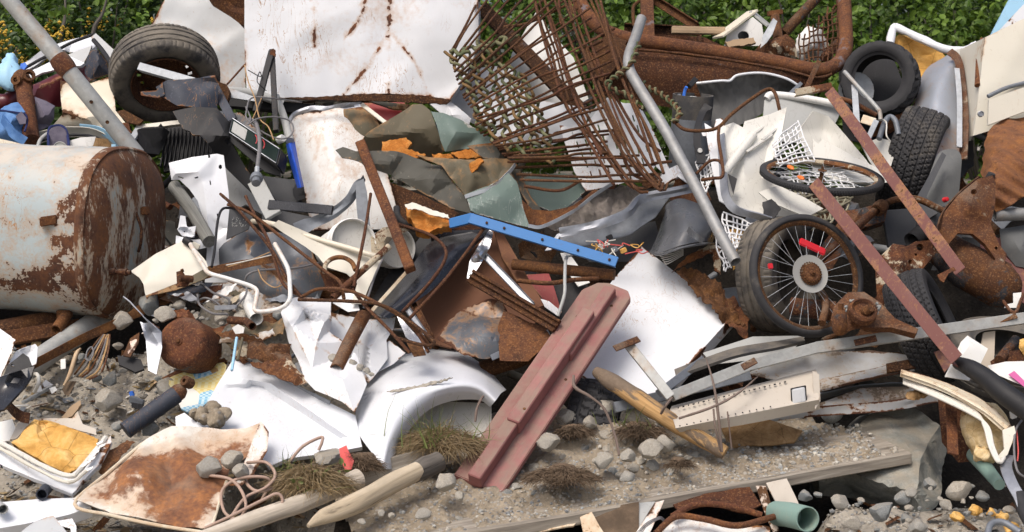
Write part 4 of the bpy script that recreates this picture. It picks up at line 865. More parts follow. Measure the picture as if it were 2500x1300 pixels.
# ---------------------------------------------------------------- rubble under and right of the tank
tb('rusty_pipe','thick dark rusty pipe lying under the tank','pipe',[(-20,815,.0),(160,780,.05)],.06,'rust_dark',sides=18,rough=.004)
bm_('rusty_beam','rusty steel beam below the thick pipe under the tank','beam',(-10,846,-.1),(200,810,0),angle_(.07,.06,.012),'rust_mid',up=-TOCAM)
tb('galvanized_pipe','fat grey galvanized pipe sloping up from the gravel to the tank','pipe',[(60,905,-.12),(112,868,-.12),(250,776,.02)],.058,'galv_pole',sides=20,rough=.0015,hollow=.1)
rb('rusty_strap','long twisted rusty steel strap running up from the gravel past the tank','metal strap',[(78,893,-.28),(200,828,-.24),(300,782,-.24),(368,744,-.26),(418,716,-.3),(448,684,-.34),(500,668,-.36),(560,652,-.36),(672,632,-.34)],[.045,.045,.045,.055,.075,.075,.06,.045,.04],'rust_mid',up=UP,twist=(10,-20),wob=.006)
t=T('steel_channel','dented cream steel channel leaning against the tank end','steel channel',(410,700,-.3))
mk('web',plate([(318,662),(380,620,-.02),(452,584),(470,600),(504,640),(508,652),(440,690),(355,722),(350,694,-.02),(340,678)],-.52,.5,amp=.006,crump=.008,inner=[(420,640,-.02)],thick=.006,res=.02),MT['cream_clean'],t)
mk('flange',plate([(355,722),(440,690),(508,652),(512,672),(500,682),(430,708),(364,722),(358,730)],-.50,.6,amp=.004,thick=.006,res=.02),MT['olive_inner'],t)
t=T('bent_tube_frame','bent white tube frame with rust spots and a dark cap','tube frame',(600,740,-.6))
mk('tube',tube([S(463,594,-.62),S(478,620,-.66),S(498,652,-.7),S(512,668,-.72),S(560,682,-.7),S(622,704,-.66),S(626,730,-.64),S(625,760,-.6),S(680,755,-.66),S(706,735,-.72),S(708,700,-.74),S(704,660,-.74),S(690,630,-.72),S(671,596,-.7)],.0110,12,5),MT['white_enamel_rusty'],t)
mk('end_cap',tube([S(452,586,-.62),S(466,596,-.62)],.02,12,rough=.003),MT['black_plastic'],t)
mk('end_plate',box(S(478,600,-.6),Vector((.006,0,.012)),Vector((0,.01,0)),Vector((-.02,0,.01)),.003),MT['cream_clean'],t)
t=T('rusty_bracket','dark rusty clamp bracket on the strap right of the tank','bracket',(440,690,-.6))
mk('plate',plate([(430,664),(444,660),(452,672),(466,684),(456,698),(432,700)],-.66,.3,thick=.012,res=.012,crump=.006),MT['rust_dark'],t);mk('stub',tube([S(438,680,-.7),S(470,682,-.66)],.018,12),MT['rust_dark'],t);mk('bolt',tube([S(446,664,-.7),S(444,658,-.72)],.008,8),MT['rust_dark'],t)
pl('tin_sheet','flat dark tin sheet lying right of the cream channel','metal sheet',[(392,712),(430,696),(520,690),(500,712),(430,726)],'navy_paint',off=-.4,k=1.,res=.03)
t=T('air_cylinder','round rusty steel cylinder lying end-on in the gravel','cylinder',(455,895,-.3));ax=Vector((-.28,-.9,.33));c=S(447,838,-.42)
mk('body',lathe([(0,.05),(.02,.05),(.024,.043),(.05,.042),(.10,.038),(.118,.028),(.127,.008),(.128,-.02),(.126,-.16),(.1,-.19),(0,-.19)],c,ax,48,.003),MT['rust_drum'],t,50)
mk('boss',lathe([(0,.012),(.010,.010),(.013,0)],c+ax.normalized()*.05,ax,12),MT['rust_mid'],t)
pl('aluminium_blade','torn grey aluminium strip standing upright left of the rusty cylinder','metal strip',[(300,725),(318,738,-.03),(352,775),(380,800,-.02),(394,812),(396,850),(382,915),(362,905),(356,830),(342,786),(352,790),(362,788),(340,762)],'alu',off=-.55,k=.4,inner=[(372,812,.04)],thick=.005,res=.014,amp=.006)
for i,(pts,mt,lb)in enumerate([([(404,762,0),(440,758,-.04),(470,768),(496,792,.02),(520,800),(560,790),(540,812,.03),(500,814),(470,790),(420,776)],'rust_flake','curled orange rusty sheet strip above the rusty cylinder'),([(520,808),(580,806,-.04),(640,830),(690,868),(720,930),(700,905,.03),(660,870),(600,832),(540,822)],'rust_flake','long torn rusty sheet strip sloping below the cream tube frame'),([(600,830),(650,838,-.04),(710,846),(712,900),(690,890),(640,882),(600,872)],'rust_arm','crusty rust brown plate left of the white crumpled sheet'),([(610,884),(700,878),(760,930,.03),(720,936),(640,904)],'rust_cream','rust eaten pale strip above the large white door'),([(560,782),(640,790),(700,780),(690,812),(640,818),(570,806)],'olive_inner','dull olive sheet fragment left of the white crumpled sheet')]):
 pl('torn_strip',lb,'scrap metal',pts,mt,off=-.42,k=.8,crump=.045,cfreq=9,thick=.004,res=.013,jag=3,seed=i)
tb('rusty_tube','short rusty tube end poking out above the torn rusty strip','pipe',[(560,782,-.5),(600,785,-.55),(616,797,-.62)],.02,'rust_mid',hollow=.05,sides=14)
pl('striped_strip','pale blue painted strip with rusty edges left of the rusty cylinder','metal strip',[(300,868),(318,826),(340,812),(338,836),(318,872)],'fender_blue',off=-.45,k=.5,thick=.01,res=.014)
pl('black_flat_piece','black flat plastic piece in the gravel left of the rusty cylinder','plastic piece',[(286,868),(344,878),(352,900),(330,908),(290,890)],'black_plastic',off=-.35,k=.8,thick=.012,res=.02,crump=.008)
for i,(x0,y0,x1,y1,mt,lb)in enumerate([(578,825,566,905,'sky_plastic','slim light blue rod standing beside the rusty cylinder'),(592,826,580,880,'olive_inner','slim yellowish rod standing beside the light blue rod')]):tb('thin_stick',lb,'rod',[(x0,y0,-.5),(x1,y1,-.5)],.007,mt)
pl('rag','scrap of white rag on top of the light blue rod','rag',[(566,800),(580,790),(596,798),(594,812),(574,814)],'paper',off=-.56,k=.3,crump=.03,res=.01)
t=T('corrugated_hose','white corrugated plastic hose lying behind the bent white tube frame','hose',(610,740,-.4))
mk('hose',lathe([(.03+.004*math.cos(i*2.1),i*.006)for i in range(40)],S(626,780,-.5),S(582,690,-.4)-S(626,780,-.5),20),MT['white_plastic'],t,60)
rb('alu_profile','short bright aluminium profile on the rubble right of the tank','metal strip',[(524,752,-.48),(578,750,-.5),(576,756,-.5)],.022,'alu',up=UP,curve=0)
for i,(pts,lb)in enumerate([([(490,690,-.4),(520,715,-.5),(556,730,-.5),(560,752,-.45)],'grey cable curling over the rubble behind the aluminium profile'),([(482,720,-.45),(488,745,-.5),(520,766,-.5),(556,768,-.45)],'grey cable loop left of the aluminium profile'),([(478,740,-.4),(500,728,-.52),(530,740,-.5),(545,760,-.45)],'second grey cable loop crossing the first beside the profile'),([(602,696,-.45),(600,720,-.5),(580,745,-.5),(560,760,-.4)],'grey cable sloping down in front of the white hose'),([(598,700,-.4),(604,672,-.5),(640,660,-.5),(720,655,-.45),(780,642,-.4)],'grey cable running right across the sooty steel sheet')]):
 tb('scrap_cable',lb,'cable',pts,.0055,'wire_grey',sides=7,curve=6)
for i,(pts,lb)in enumerate([([(552,648,-.55),(600,638,-.6),(668,622,-.6)],'thin whitish wire lying straight over the sooty steel sheet'),([(556,652,-.55),(610,636,-.6),(664,614,-.62)],'thin copper wire just above the rusty strap'),([(630,658,-.5),(642,684,-.6),(668,702,-.62),(690,696,-.6)],'thin copper wire curling beside the bent white tube frame')]):tb('bare_wire',lb,'wire',pts,.003,('wire_white','copper_wire','copper_wire')[i],sides=6,curve=5)
pl('sooty_sheet','large buckled sooty steel sheet with rust patches right of the white car panel','metal sheet',[(532,606),(544,592),(570,574),(596,535),(640,566,-.04),(720,570),(760,600),(796,690,.04),(780,730),(700,740),(610,712),(560,690),(534,672)],'sooty_steel',off=-.18,k=.6,inner=[(610,620,-.1),(680,650,-.02),(720,700,-.08)],creases=[(3,13,15),(13,14)],amp=.02,crump=.03,cfreq=3,thick=.004,ew=.02)
pl('dark_tray','dark tin fragment beneath the bent white tube frame','metal sheet',[(490,700),(560,690),(640,720),(690,740),(680,770),(600,770),(520,740)],'grey_chips',off=-.28,k=.9,crump=.03,cfreq=6,thick=.005)
# ---------------------------------------------------------------- middle of the heap
t=T('white_cabinet','big white enamel cabinet with rusty creases and a rusty lower edge at the top','cabinet',(880,240,-.3))
mk('body',plate([(596,-150),(1168,-150),(1168,110),(1140,180),(1099,244),(1050,236,.015),(948,229,-.02),(880,230),(838,233,.01),(790,237),(680,240),(640,238),(603,234),(597,120)],-.42,.06,inner=[(950,75,.012),(957,-150,.0),(770,60,-.015),(1060,60,-.02),(660,150,-.01),(762,-60),(766,112),(893,4),(874,52),(842,94),(1012,150,.0),(906,152,.0)],creases=[(15,14,6),(14,25,8),(14,24,5),(19,16,20),(21,22,23)],amp=.012,freq=2.2,crump=.010,cfreq=2.4,back=FW*.62+Vector((0,0,.02)),res=.028,ew=.035,cw=.016),paint('cabinet_enamel',WH,rust=.18,rs=3.4,edge=.45,cre=.66,dirt=.14,scr=.5,halo=.2,rough=.3,org=1.25),t)
mk('bottom_lip',plate([(676,240),(790,236),(880,229),(1000,231),(1100,243),(1090,254),(1040,252),(900,246),(760,244)],-.45,.1,amp=.008,thick=.02,res=.02,jag=2),MT['rust_dark'],t)
pl('pale_jacket','tall pale appliance jacket streaked with rust below the white cabinet','metal panel',[(704,302),(722,281),(760,268),(830,262),(862,270),(905,300),(930,370),(950,440),(970,520),(955,560),(760,562),(745,480),(730,400),(714,340)],'white_enamel_rusty',off=-.12,k=.5,inner=[(800,330,-.10),(830,440,-.10),(850,290,-.02)],amp=.012,crump=.012,thick=.02,seed=2)
rb('silver_trim','crumpled silver trim along the top of the pale rusty jacket','metal strip',[(706,303,-.2),(722,281,-.24),(762,267,-.26),(800,268,-.26),(830,262,-.26),(884,257,-.24)],.04,'alu',up=UP,wob=.02)
pl('jacket_shaded_side','dirty olive sheet flap folded between the pale jacket and the red panel','metal sheet',[(838,266),(885,258),(912,280),(930,318),(926,350),(890,372),(850,340)],'olive_inner',off=-.2,k=.3,crump=.03,res=.02,inner=[(880,300,-.05)])  # jacket's own bent side; the olive colour stands in for its shade
pl('red_sheet','deep red metal panel peeping out under the white cabinet','metal panel',[(888,252),(990,250),(978,282),(946,300),(915,278)],'red_paint',off=-.28,k=.3,res=.03)
bm_('pale_bar','narrow pale bar along the edge of the red panel','metal bar',(884,256,-.36),(946,304,-.4),rect(.022,.02),'cream_clean',up=TOCAM)
pl('brown_plank_end','dark brown board sticking out below the rusty cabinet edge','board',[(900,246),(1000,255),(1010,268),(960,266)],'olive_sheet',off=-.36,k=.4,thick=.02,res=.03)
lf('blue_mudflap','shiny dark blue plastic strip left of the pale rusty jacket','plastic strip',[[(698,352,-.4),(708,400,-.4),(726,460,-.38)],[(706,350,-.46),(720,400,-.48),(734,458,-.46)],[(720,346,-.42),(730,400,-.42),(742,456,-.4)]],'blue_plastic',thick=.008)
for i,(x,y,pts,lb,mt)in enumerate([(0,0,[(1092,200),(1140,170),(1240,160),(1300,250),(1330,330),(1230,330),(1150,300),(1100,260)],'creased white panel behind the knotted rope','white_clean'),(0,0,[(1250,130),(1312,25),(1330,60),(1400,140),(1440,250),(1370,270),(1290,230),(1240,170)],'tall pointed white plastic panel seen through the rod basket','white_plastic'),(0,0,[(1150,250),(1300,240),(1440,270),(1420,330),(1330,360),(1220,350)],'second white panel with rust spots low behind the rod basket','white_enamel'),(0,0,[(1050,256),(1100,250),(1150,290),(1140,320),(1090,290)],'small white panel corner right of the red panel','white_clean')]):
 pl('white_sheet',lb,'panel',pts,mt,off=(.05,.25,-.05,-.1)[i],k=.25,amp=.01,crump=.012,thick=.02,seed=i,inner=[(sum(p[0]for p in pts)/len(pts),sum(p[1]for p in pts)/len(pts),-.05)])
bm_('steel_beam','broad dark rusty steel beam sloping behind the rod basket','beam',(1175,15,-.05),(1425,275,-.05),chan(.085,.05,.008),'rust_skip',up=-TOCAM)
# crumpled green sheet with foam backing
t=T('crumpled_sheet','large crumpled grey green sheet metal shell with orange foam inside','sheet metal',(1080,520,-.3))
mk('rear_flap',plate([(866,352),(885,335),(935,300),(1008,258,.02),(1030,257),(1050,275),(1064,310),(1086,368,.08),(1060,392,.2),(1000,392,.25),(930,400,.2),(880,380,.1)],-.42,.45,inner=[(1020,320,.0),(960,330,.02)],amp=.012,crump=.012,fold=.02,seed=2,thick=.005,res=.016),MT['olive_inner'],t,16)
mk('green_flap',plate([(1052,272,.03),(1082,276),(1130,304),(1180,328),(1218,349),(1180,359),(1120,366),(1087,371),(1072,322)],-.62,.4,inner=[(1110,330,-.06)],amp=.01,fold=.02,ffreq=5,seed=6,thick=.005,res=.016),MT['green_sheet'],t)
mk('dark_fold',plate([(1140,356),(1216,347),(1246,372),(1270,420),(1296,480),(1330,522),(1300,520),(1272,470),(1246,418),(1222,392),(1180,386)],-.56,.3,amp=.01,thick=.006,res=.02,inner=[(1236,385,.06)]),MT['olive_sheet'],t)
mk('tan_flap',plate([(1015,379,-.02),(1060,384),(1110,388),(1180,389),(1236,386),(1262,402,-.04),(1240,422),(1200,456),(1135,479),(1108,444),(1078,404)],-.66,.4,inner=[(1160,420,-.07)],amp=.014,crump=.03,cfreq=6,thick=.005,res=.018),MT['olive_inner'],t)
mk('lower_shell',plate([(820,372),(838,364),(870,376),(930,373),(985,374),(1040,392),(1080,406),(1108,446),(1135,480),(1150,520),(1100,512),(1050,482),(960,432),(880,402),(836,392)],-.60,.5,inner=[(950,398,-.05),(1060,440,-.05)],amp=.014,crump=.02,fold=.025,seed=3,thick=.006,res=.016),MT['olive_sheet'],t,16)
mk('right_shell',plate([(1135,480),(1200,457),(1241,424),(1260,446),(1274,500),(1294,556),(1250,546),(1190,530),(1150,520)],-.64,.5,inner=[(1215,490,-.05)],amp=.012,fold=.025,seed=5,thick=.006,res=.016),MT['green_sheet'],t,16)
mk('inner_floor',plate([(1268,440),(1300,428),(1380,424),(1446,450),(1410,486),(1380,510),(1340,514),(1308,500),(1286,474)],-.34,.9,amp=.006,crump=.006,thick=.006),MT['green_sheet'],t)
mk('orange_lining',plate([(1270,486),(1300,512),(1344,516),(1400,500),(1452,460),(1460,466),(1410,508),(1330,548),(1290,548)],-.44,.6,amp=.008,crump=.02,thick=.01,res=.015),MT['rust_orange'],t)
mk('silver_edge',ribbon([V3((1258,402,-.72)),V3((1240,424,-.72)),V3((1200,458,-.72)),V3((1135,481,-.7))],.02,.004,UP),MT['galv_light'],t)
mk('silver_edge',ribbon([V3((1290,552,-.7)),V3((1326,553,-.66)),V3((1400,516,-.6)),V3((1450,478,-.55)),V3((1494,449,-.5))],.018,.004,UP),MT['galv_light'],t)
for i,q in enumerate([[(932,346),(992,336),(1006,350),(992,364),(932,374)],[(928,374),(984,360),(1040,378),(1004,388),(940,386)],[(1054,376),(1100,377),(1108,386),(1060,388)],[(1100,374),(1176,358),(1188,384),(1120,388)],[(1145,402),(1172,386),(1182,394),(1152,422)]]):
 mk('foam_chunk',plate(q,(-.56,-.6,-.6,-.58,-.74)[i],.3,amp=.006,crump=.012,cfreq=14,thick=.025,res=.012,jag=2,seed=i),MT['foam_orange'],t)
t=T('square_post','brown rusty square steel post leaning right of the pale jacket','post',(1000,655,-.6));a,b=V3((1002,660,-.62)),V3((881,350,-.72))
mk('shaft',beam(a,b,rect(.055,.05),up=TOCAM,bev=.006,seg=20,wob=.004),MT['rust_mid'],t)
d_=(b-a).normalized();mk('open_end',box(b+d_*.002,d_.cross(TOCAM).normalized()*.020,TOCAM*.017,d_*.004,0),MT['rust_dark'],t)
rb('grey_sheet_strip','bent grey sheet metal strip with one leg hanging down by the rusty post','metal strip',[(722,562,-.3),(800,528,-.36),(848,494,-.42),(874,456,-.46),(886,437,-.46)],[.075,.06,.055,.06,.05],'lead_grey',up=UP,wob=.02)
pl('grey_sheet_leg','flat grey sheet metal leg hanging down right of the bent strip','metal strip',[(868,446),(888,436),(896,470),(904,556),(876,562),(870,500)],'lead_grey',off=-.44,k=.2,thick=.004,amp=.004,res=.02)
bm_('black_trim','flat black plastic trim bar lying across in front of the pale jacket','plastic trim',(656,500,-.38),(812,514,-.46),rect(.05,.02),'black_gloss',up=TOCAM)
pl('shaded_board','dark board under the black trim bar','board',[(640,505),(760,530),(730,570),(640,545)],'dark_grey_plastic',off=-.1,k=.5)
# buckets
def bucket(name,lb,c,ax,r_,h,mt='white_plastic'):
 t=T(name,lb,'bucket',c-Vector((0,0,r_)));mk('body',lathe([(r_*.86,-h),(r_*.97,-.03),(r_*.98,0),(r_*1.04,0),(r_*1.05,-.012),(r_*.99,-.016),(r_*.99,-.05),(r_*1.03,-.055),(r_*1.03,-.065),(r_*.98,-.07)],c,ax,56),MT[mt],t,40)
 mk('base',lathe([(r_*.97,-.018),(r_*.6,-.022),(0,-.02)],c,ax,56),MT['ivory_plastic'],t);mk('rim',lathe([(r_*.95,-.005),(r_*.96,.012),(r_*1.0,.016),(r_*1.04,.01),(r_*1.04,-.01)],c,ax,56),MT[mt],t,60)
 mk('far_end',lathe([(r_*.86,-h),(r_*.86,-h-.01),(0,-h-.01)],c,ax,40),MT[mt],t);return t
bucket('bucket','white plastic bucket lying with its pale round end to the viewer',V3((862,592,-.42)),Vector((.42,-.85,.22)),.122,.3)
bucket('bucket','second white plastic bucket behind the foot of the rusty square post',V3((968,606,-.2)),Vector((.5,-.8,.1)),.105,.28)
pl('rusty_cowl','curved rusty sheet draped over the second white bucket','metal sheet',[(905,580),(935,556),(985,548),(1000,562),(960,580),(935,610),(925,640),(908,640)],'rust_cream',off=-.38,k=.4,inner=[(940,580,-.05)],thick=.004,res=.015)
pl('cream_casing','long cream metal casing with a cut arch and a pointed tail','metal casing',[(666,550),(680,538,-.03),(760,572,-.03),(840,598,-.03),(930,626),(932,640),(905,690),(884,742),(858,742),(872,692),(846,668),(796,652),(776,626),(744,602),(690,568)],'cream_clean',off=-.48,k=.5,creases=[],inner=[(800,610,-.02)],thick=.006,res=.018,amp=.004)
tb('cream_lip','rolled cream edge along the top of the long cream casing','metal lip',[(610,540,-.4),(668,548,-.54),(760,580,-.56),(850,606,-.56),(930,630,-.54)],.014,'cream_enamel',curve=5)
tb('rust_ring','half ring of cream metal with a rusty rim below the white bucket','metal ring',[(792,665,-.6),(796,645,-.6),(812,632,-.6),(836,629,-.6),(858,640,-.6),(868,660,-.6)],.012,'rust_cream',curve=5)
pl('brown_gap_board','dark brown sheet under the half ring','metal sheet',[(780,664),(860,690),(850,720),(800,712)],'rust_dark',off=-.2,k=.5)
pl('glass_piece','grey green broken glass piece below the white bucket','glass piece',[(812,740),(840,716),(868,716),(878,758),(850,762)],'lens_white',off=-.32,k=.5,thick=.006,res=.02)
tb('rusty_pipe','slim rusty pipe sloping across the cream casing','pipe',[(812,728,-.66),(950,602,-.78)],.017,'rust_cream',hollow=.05,sides=14,rough=.001)
RODS=[([(538,474,-.5),(590,522,-.56),(664,612,-.66),(700,680,-.7),(738,728,-.68)],'rusty rod running down from the white car panel across the sooty sheet'),([(600,480,-.4),(624,530,-.5),(656,590,-.62),(690,690,-.66),(735,724,-.66)],'shorter rusty rod crossing the first over the sooty sheet'),([(556,500,-.5),(612,522,-.56),(700,590,-.64),(790,660,-.7),(830,690,-.7),(840,730,-.66)],'long rusty rod bent down beside the rusty pipe'),([(735,726,-.66),(780,706,-.7),(850,710,-.74),(920,740,-.74),(985,778,-.72),(1030,820,-.6),(1052,850,-.5)],'arched rusty rod over the white crumpled sheet'),([(728,732,-.68),(850,736,-.74),(930,745,-.76),(1000,785,-.72),(1060,836,-.66),(1030,842,-.62),(970,826,-.6)],'rusty rod with a hooked end over the white crumpled sheet'),([(905,474,-.6),(892,560,-.74),(876,640,-.78),(864,700,-.7)],'thin rusty rod standing upright in front of the white bucket'),([(1180,560,-.66),(1090,680,-.72),(1000,778,-.7)],'straight rusty rod slanting in front of the black gloss panel'),([(974,548,-.5),(1050,574,-.66),(1086,606,-.72),(1084,640,-.74),(1046,694,-.72),(982,762,-.66)],'rusty rod bent in a wide hook beside the black gloss panel'),([(848,688,-.62),(890,745,-.7),(950,806,-.72),(1000,862,-.66)],'rusty rod passing right of the rusty tube over the white crumpled sheet'),([(985,775,-.6),(1020,815,-.62),(1046,860,-.58)],'short rusty rod beside the chrome strip')]
for i,(q,lb)in enumerate(RODS):tb('rusty_rod',lb,'rod',q,.0085,'rust_rod','rusty rods across the middle of the heap',curve=7,rough=.0012)
tb('black_wire','thin dark wire hanging along the tail of the cream casing','wire',[(934,634,-.56),(916,672,-.6),(900,720,-.6),(888,752,-.56)],.006,'wire_grey',curve=5)
# boards and oven parts
pl('brown_board','large scratched brown board leaning behind the dark torn plate','board',[(996,762),(1036,716),(1110,660),(1160,600),(1205,560),(1232,590),(1262,660),(1330,748),(1300,800),(1240,800),(1100,850),(1056,838),(1020,800)],'brown_board',off=-.16,k=.7,amp=.004,thick=.012)
pl('brown_board','second narrow brown board at the right of the large one','board',[(1206,560),(1226,566),(1290,680),(1330,745),(1312,752),(1270,700),(1226,630)],'brown_board',off=-.32,k=.6,thick=.03)
lf('black_gloss_sheet','glossy black oven front edge in front of the brown board','oven panel',[[(905,758,-.38),(1000,655,-.4),(1056,590,-.4),(1150,566,-.4)],[(930,772,-.46),(1030,690,-.5),(1100,618,-.5),(1180,575,-.48)],[(950,778,-.44),(1050,712,-.46),(1120,640,-.46),(1190,572,-.44)]],'black_gloss',thick=.012)
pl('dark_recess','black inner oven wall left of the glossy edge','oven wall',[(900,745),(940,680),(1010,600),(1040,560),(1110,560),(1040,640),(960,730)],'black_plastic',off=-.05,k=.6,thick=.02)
pl('chrome_handle','chipped chrome handle cover at the corner of the brown board','handle',[(1140,678),(1146,640),(1168,600),(1196,560),(1204,570),(1196,604),(1176,640),(1152,680),(1142,690)],'chrome',off=-.54,k=.5,inner=[(1172,620,-.05)],thick=.01,res=.015,crump=.006)
bm_('gloss_bar','dark glossy bar just under the blue channel','metal bar',(1052,578,-.35),(1200,572,-.38),rect(.05,.03),'black_gloss',up=TOCAM)
bm_('cream_stick','thin cream strip with brown marks lying before the dark oven wall','strip',(908,760,-.5),(1006,650,-.5),rect(.018,.012),'yellowed_enamel',up=TOCAM)
bm_('alu_channel','straight aluminium channel lying across the brown board','metal channel',(1186,628,-.52),(1300,748,-.46),chan(.035,.02,.004),'alu',up=TOCAM)
bm_('alu_channel','short aluminium channel beside the lower left of the brown board','metal channel',(990,748,-.42),(1040,820,-.42),chan(.03,.02,.004),'alu',up=TOCAM)
bm_('rusty_rail','ribbed dark rusty rail pointing down to the red wooden beam','rail',(1150,676,-.52),(1362,800,-.44),[(-.035,0),(.035,0),(.035,.03),(.02,.03),(.02,.015),(.006,.015),(.006,.03),(-.006,.03),(-.006,.015),(-.02,.015),(-.02,.03),(-.035,.03)],'rust_dark',up=TOCAM)
bm_('rusty_angle','short brown rusty angle standing left of the brown board','metal angle',(1012,726,-.4),(1062,826,-.44),angle_(.03,.03,.005),'rust_mid',up=TOCAM)
pl('torn_plate','dark torn steel plate with rusty curled top in front of the brown board','steel plate',[(1066,838),(1090,800),(1134,758),(1200,733,-.06),(1228,742,-.04),(1240,790),(1300,830),(1260,870),(1180,880),(1110,866)],'sooty_steel',off=-.28,k=.7,inner=[(1160,780,.0),(1190,830,-.06)],fold=.04,seed=8,sm=16,amp=.01,thick=.005,res=.018,jag=2)
pl('rusty_flap','rusty brown plate below the ribbed rail','steel plate',[(1230,760),(1330,800),(1350,830),(1290,880),(1220,880),(1215,800)],'rust_mid',off=-.36,k=.7,crump=.02,res=.02)
tb('rusty_pipe','thick rough rusty pipe lying half under the white fender top','pipe',[(1175,905,-.02),(1310,862,-.1)],.045,'rust_dark',rough=.003,sides=18)
bm_('dark_strip','narrow dark grey strip below the rusty brown plate','metal strip',(1200,874,-.3),(1340,812,-.3),rect(.03,.012),'lead_grey',up=TOCAM)
pl('chrome_strip','bright chrome strip between the white sheet and brown board','metal strip',[(968,770),(980,778),(1046,850),(1030,856),(990,820)],'chrome',off=-.5,k=.7,thick=.006,crump=.01,res=.015)
pl('orange_scrap','orange rusty scrap peeping out above the white fender','scrap metal',[(990,830),(1030,840),(1040,866),(1010,870)],'rust_orange',off=-.52,k=.7,crump=.01,res=.015)
# blue channel
t=T('blue_bar','bright blue painted steel channel with screw holes lying across the middle','steel channel',(1300,600,-.6));a,b=V3((1146,532,-.74)),V3((1506,640,-.66))
mk('bar',beam(a,b,chan(.052,.03,.004),up=-TOCAM),MT['blue_paint'],t);mk('end_leg',beam(V3((1096,546,-.62)),V3((1150,532,-.742)),chan(.05,.03,.004),up=-TOCAM),MT['blue_paint'],t)
for k in(.12,.24,.5,.74,.95):p=a.lerp(b,k);mk('screw',lathe([(0,.004),(.006,.003),(.007,0),(.007,-.008)],p+TOCAM*.005,TOCAM,10),MT['rust_dark'],t)
pl('foam_block','torn white board with orange brown foam left of the blue channel','foam',[(990,502),(1010,498),(1050,516),(1092,528),(1102,552),(1064,556),(1046,568),(1014,560),(1006,536),(992,524)],'foam_orange',off=-.6,k=.5,crump=.05,cfreq=8,thick=.06,res=.014,jag=3)
pl('foam_skin','ragged white skin along the top of the orange brown foam','sheet',[(988,500),(1006,494),(1052,510),(1094,524),(1098,534),(1060,526),(1016,510),(996,512)],'cream_clean',off=-.68,k=.5,crump=.012,thick=.006,res=.012,jag=1.5)
tb('black_hose','black rubber hose end behind the rusty square post','hose',[(968,508,-.5),(972,530,-.5),(996,552,-.45),(1030,560,-.3)],.018,'rubber_clean',hollow=.03,curve=5)
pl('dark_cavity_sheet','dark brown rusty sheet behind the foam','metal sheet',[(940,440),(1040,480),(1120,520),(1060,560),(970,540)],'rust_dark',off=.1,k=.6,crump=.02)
tb('rusty_pipe','long rough rusty pipe lying level under the blue channel','pipe',[(1252,646,-.4),(1500,672,-.5)],.028,'rust_mid',rough=.002,sides=16)
tb('rusty_tube','thin bent rusty tube lying below the long rough pipe','tube',[(1264,686,-.44),(1340,692,-.5),(1400,684,-.5),(1462,680,-.48)],.012,'rust_mid',curve=5)
tb('grey_cable','pale grey cable hanging down over the rough pipe','cable',[(1396,622,-.5),(1382,632,-.56),(1379,680,-.6),(1378,720,-.6),(1362,772,-.5)],.0085,'pale_grey_plastic',curve=6)
pl('white_scrap','small curved white panel behind the pale grey cable','panel',[(1368,618),(1388,616),(1420,660),(1440,690),(1412,700),(1390,670)],'white_plastic',off=-.2,k=.5,res=.02,thick=.008)
pl('red_sheet','shaded dark red sheet under the thin bent tube','metal sheet',[(1276,672),(1340,668),(1352,700),(1370,760),(1340,750),(1300,700)],'red_paint',off=-.12,k=.6,res=.03)
pl('dark_mat','dark rubber mat behind the top of the red wooden beam','rubber mat',[(1340,690),(1420,680),(1450,720),(1380,790),(1350,770)],'rubber_clean',off=-.02,k=.6,amp=.01)
pl('white_red_edge','white metal edge with a red stripe below the red sheet','metal strip',[(1320,730),(1340,736),(1372,762),(1362,772),(1330,750)],'white_clean',off=-.25,k=.6,res=.015)
# wool, torn sheet, smoky box, wiring
pl('insulation','dirty grey fluffy insulation mat under the green sheet','insulation',[(1330,552),(1400,505),(1470,462),(1530,448),(1566,470),(1540,505),(1470,540),(1380,566)],'fluff_grey',off=-.28,k=.9,crump=.07,cfreq=9,amp=.02,thick=.05,res=.012)
t=T('torn_sheet','torn dark grey steel panel with a shiny rolled edge below the insulation','metal panel',(1500,590,-.3))
mk('skin',plate([(1366,574),(1440,556),(1530,528),(1572,490),(1640,474),(1600,530),(1540,570),(1440,600),(1370,600)],-.36,.7,amp=.01,crump=.02,thick=.006,inner=[(1500,565,.04)]),MT['lead_grey'],t)
mk('rolled_edge',ribbon([V3((1366,568,-.46)),V3((1450,552,-.5)),V3((1530,522,-.52)),V3((1566,486,-.52)),V3((1640,470,-.52)),V3((1706,456,-.5))],.05,.01,UP,wob=.015),MT['alu'],t)
mk('corner_frame',plate([(1360,572),(1374,566),(1345,610),(1330,612)],-.42,.5,thick=.01,res=.015),MT['alu'],t)
pl('dark_gap_sheet','black gap sheet behind the wiring under the torn panel','metal sheet',[(1380,590),(1600,540),(1620,620),(1560,640),(1440,640)],'dark_grey_plastic',off=-.1,k=.5)  # dark sheet filling the gap under the torn panel
rng=random.Random(3)
for i in range(9):
 x,y=rng.uniform(1450,1560),rng.uniform(575,615);q=[(x+rng.uniform(-30,30)*s_,y+rng.uniform(-16,16)*s_,-.4-rng.uniform(0,.06))for s_ in(1,.7,.2,.8,1)]
 tb('loose_wire','thin %s wire in the tangle under the torn panel'%('red','yellow','whitish')[i%3],'wire',q,.003,('red_dirty','foam_yellow','wire_white')[i%3],'tangled wires under the torn panel',curve=6,sides=6)
for i,(x,y)in enumerate([(1468,604),(1500,610),(1522,612),(1488,580)]):
 one('wire_connector',('white plug among the tangled wires under the torn panel','grey connector block just above the white freezer door corner','yellow connector right of the grey block','small dark connector above the white plug')[i],'connector',box(V3((x,y,-.42)),Vector((.014,.004,.006)),Vector((-.003,.010,0)),Vector((-.004,0,.011)),.002),MT[('white_plastic','lead_grey','foam_yellow','black_plastic')[i]])
t=T('smoky_box','upturned smoky clear plastic box full of scratches above the white freezer door','plastic box',(1670,610,-.5))
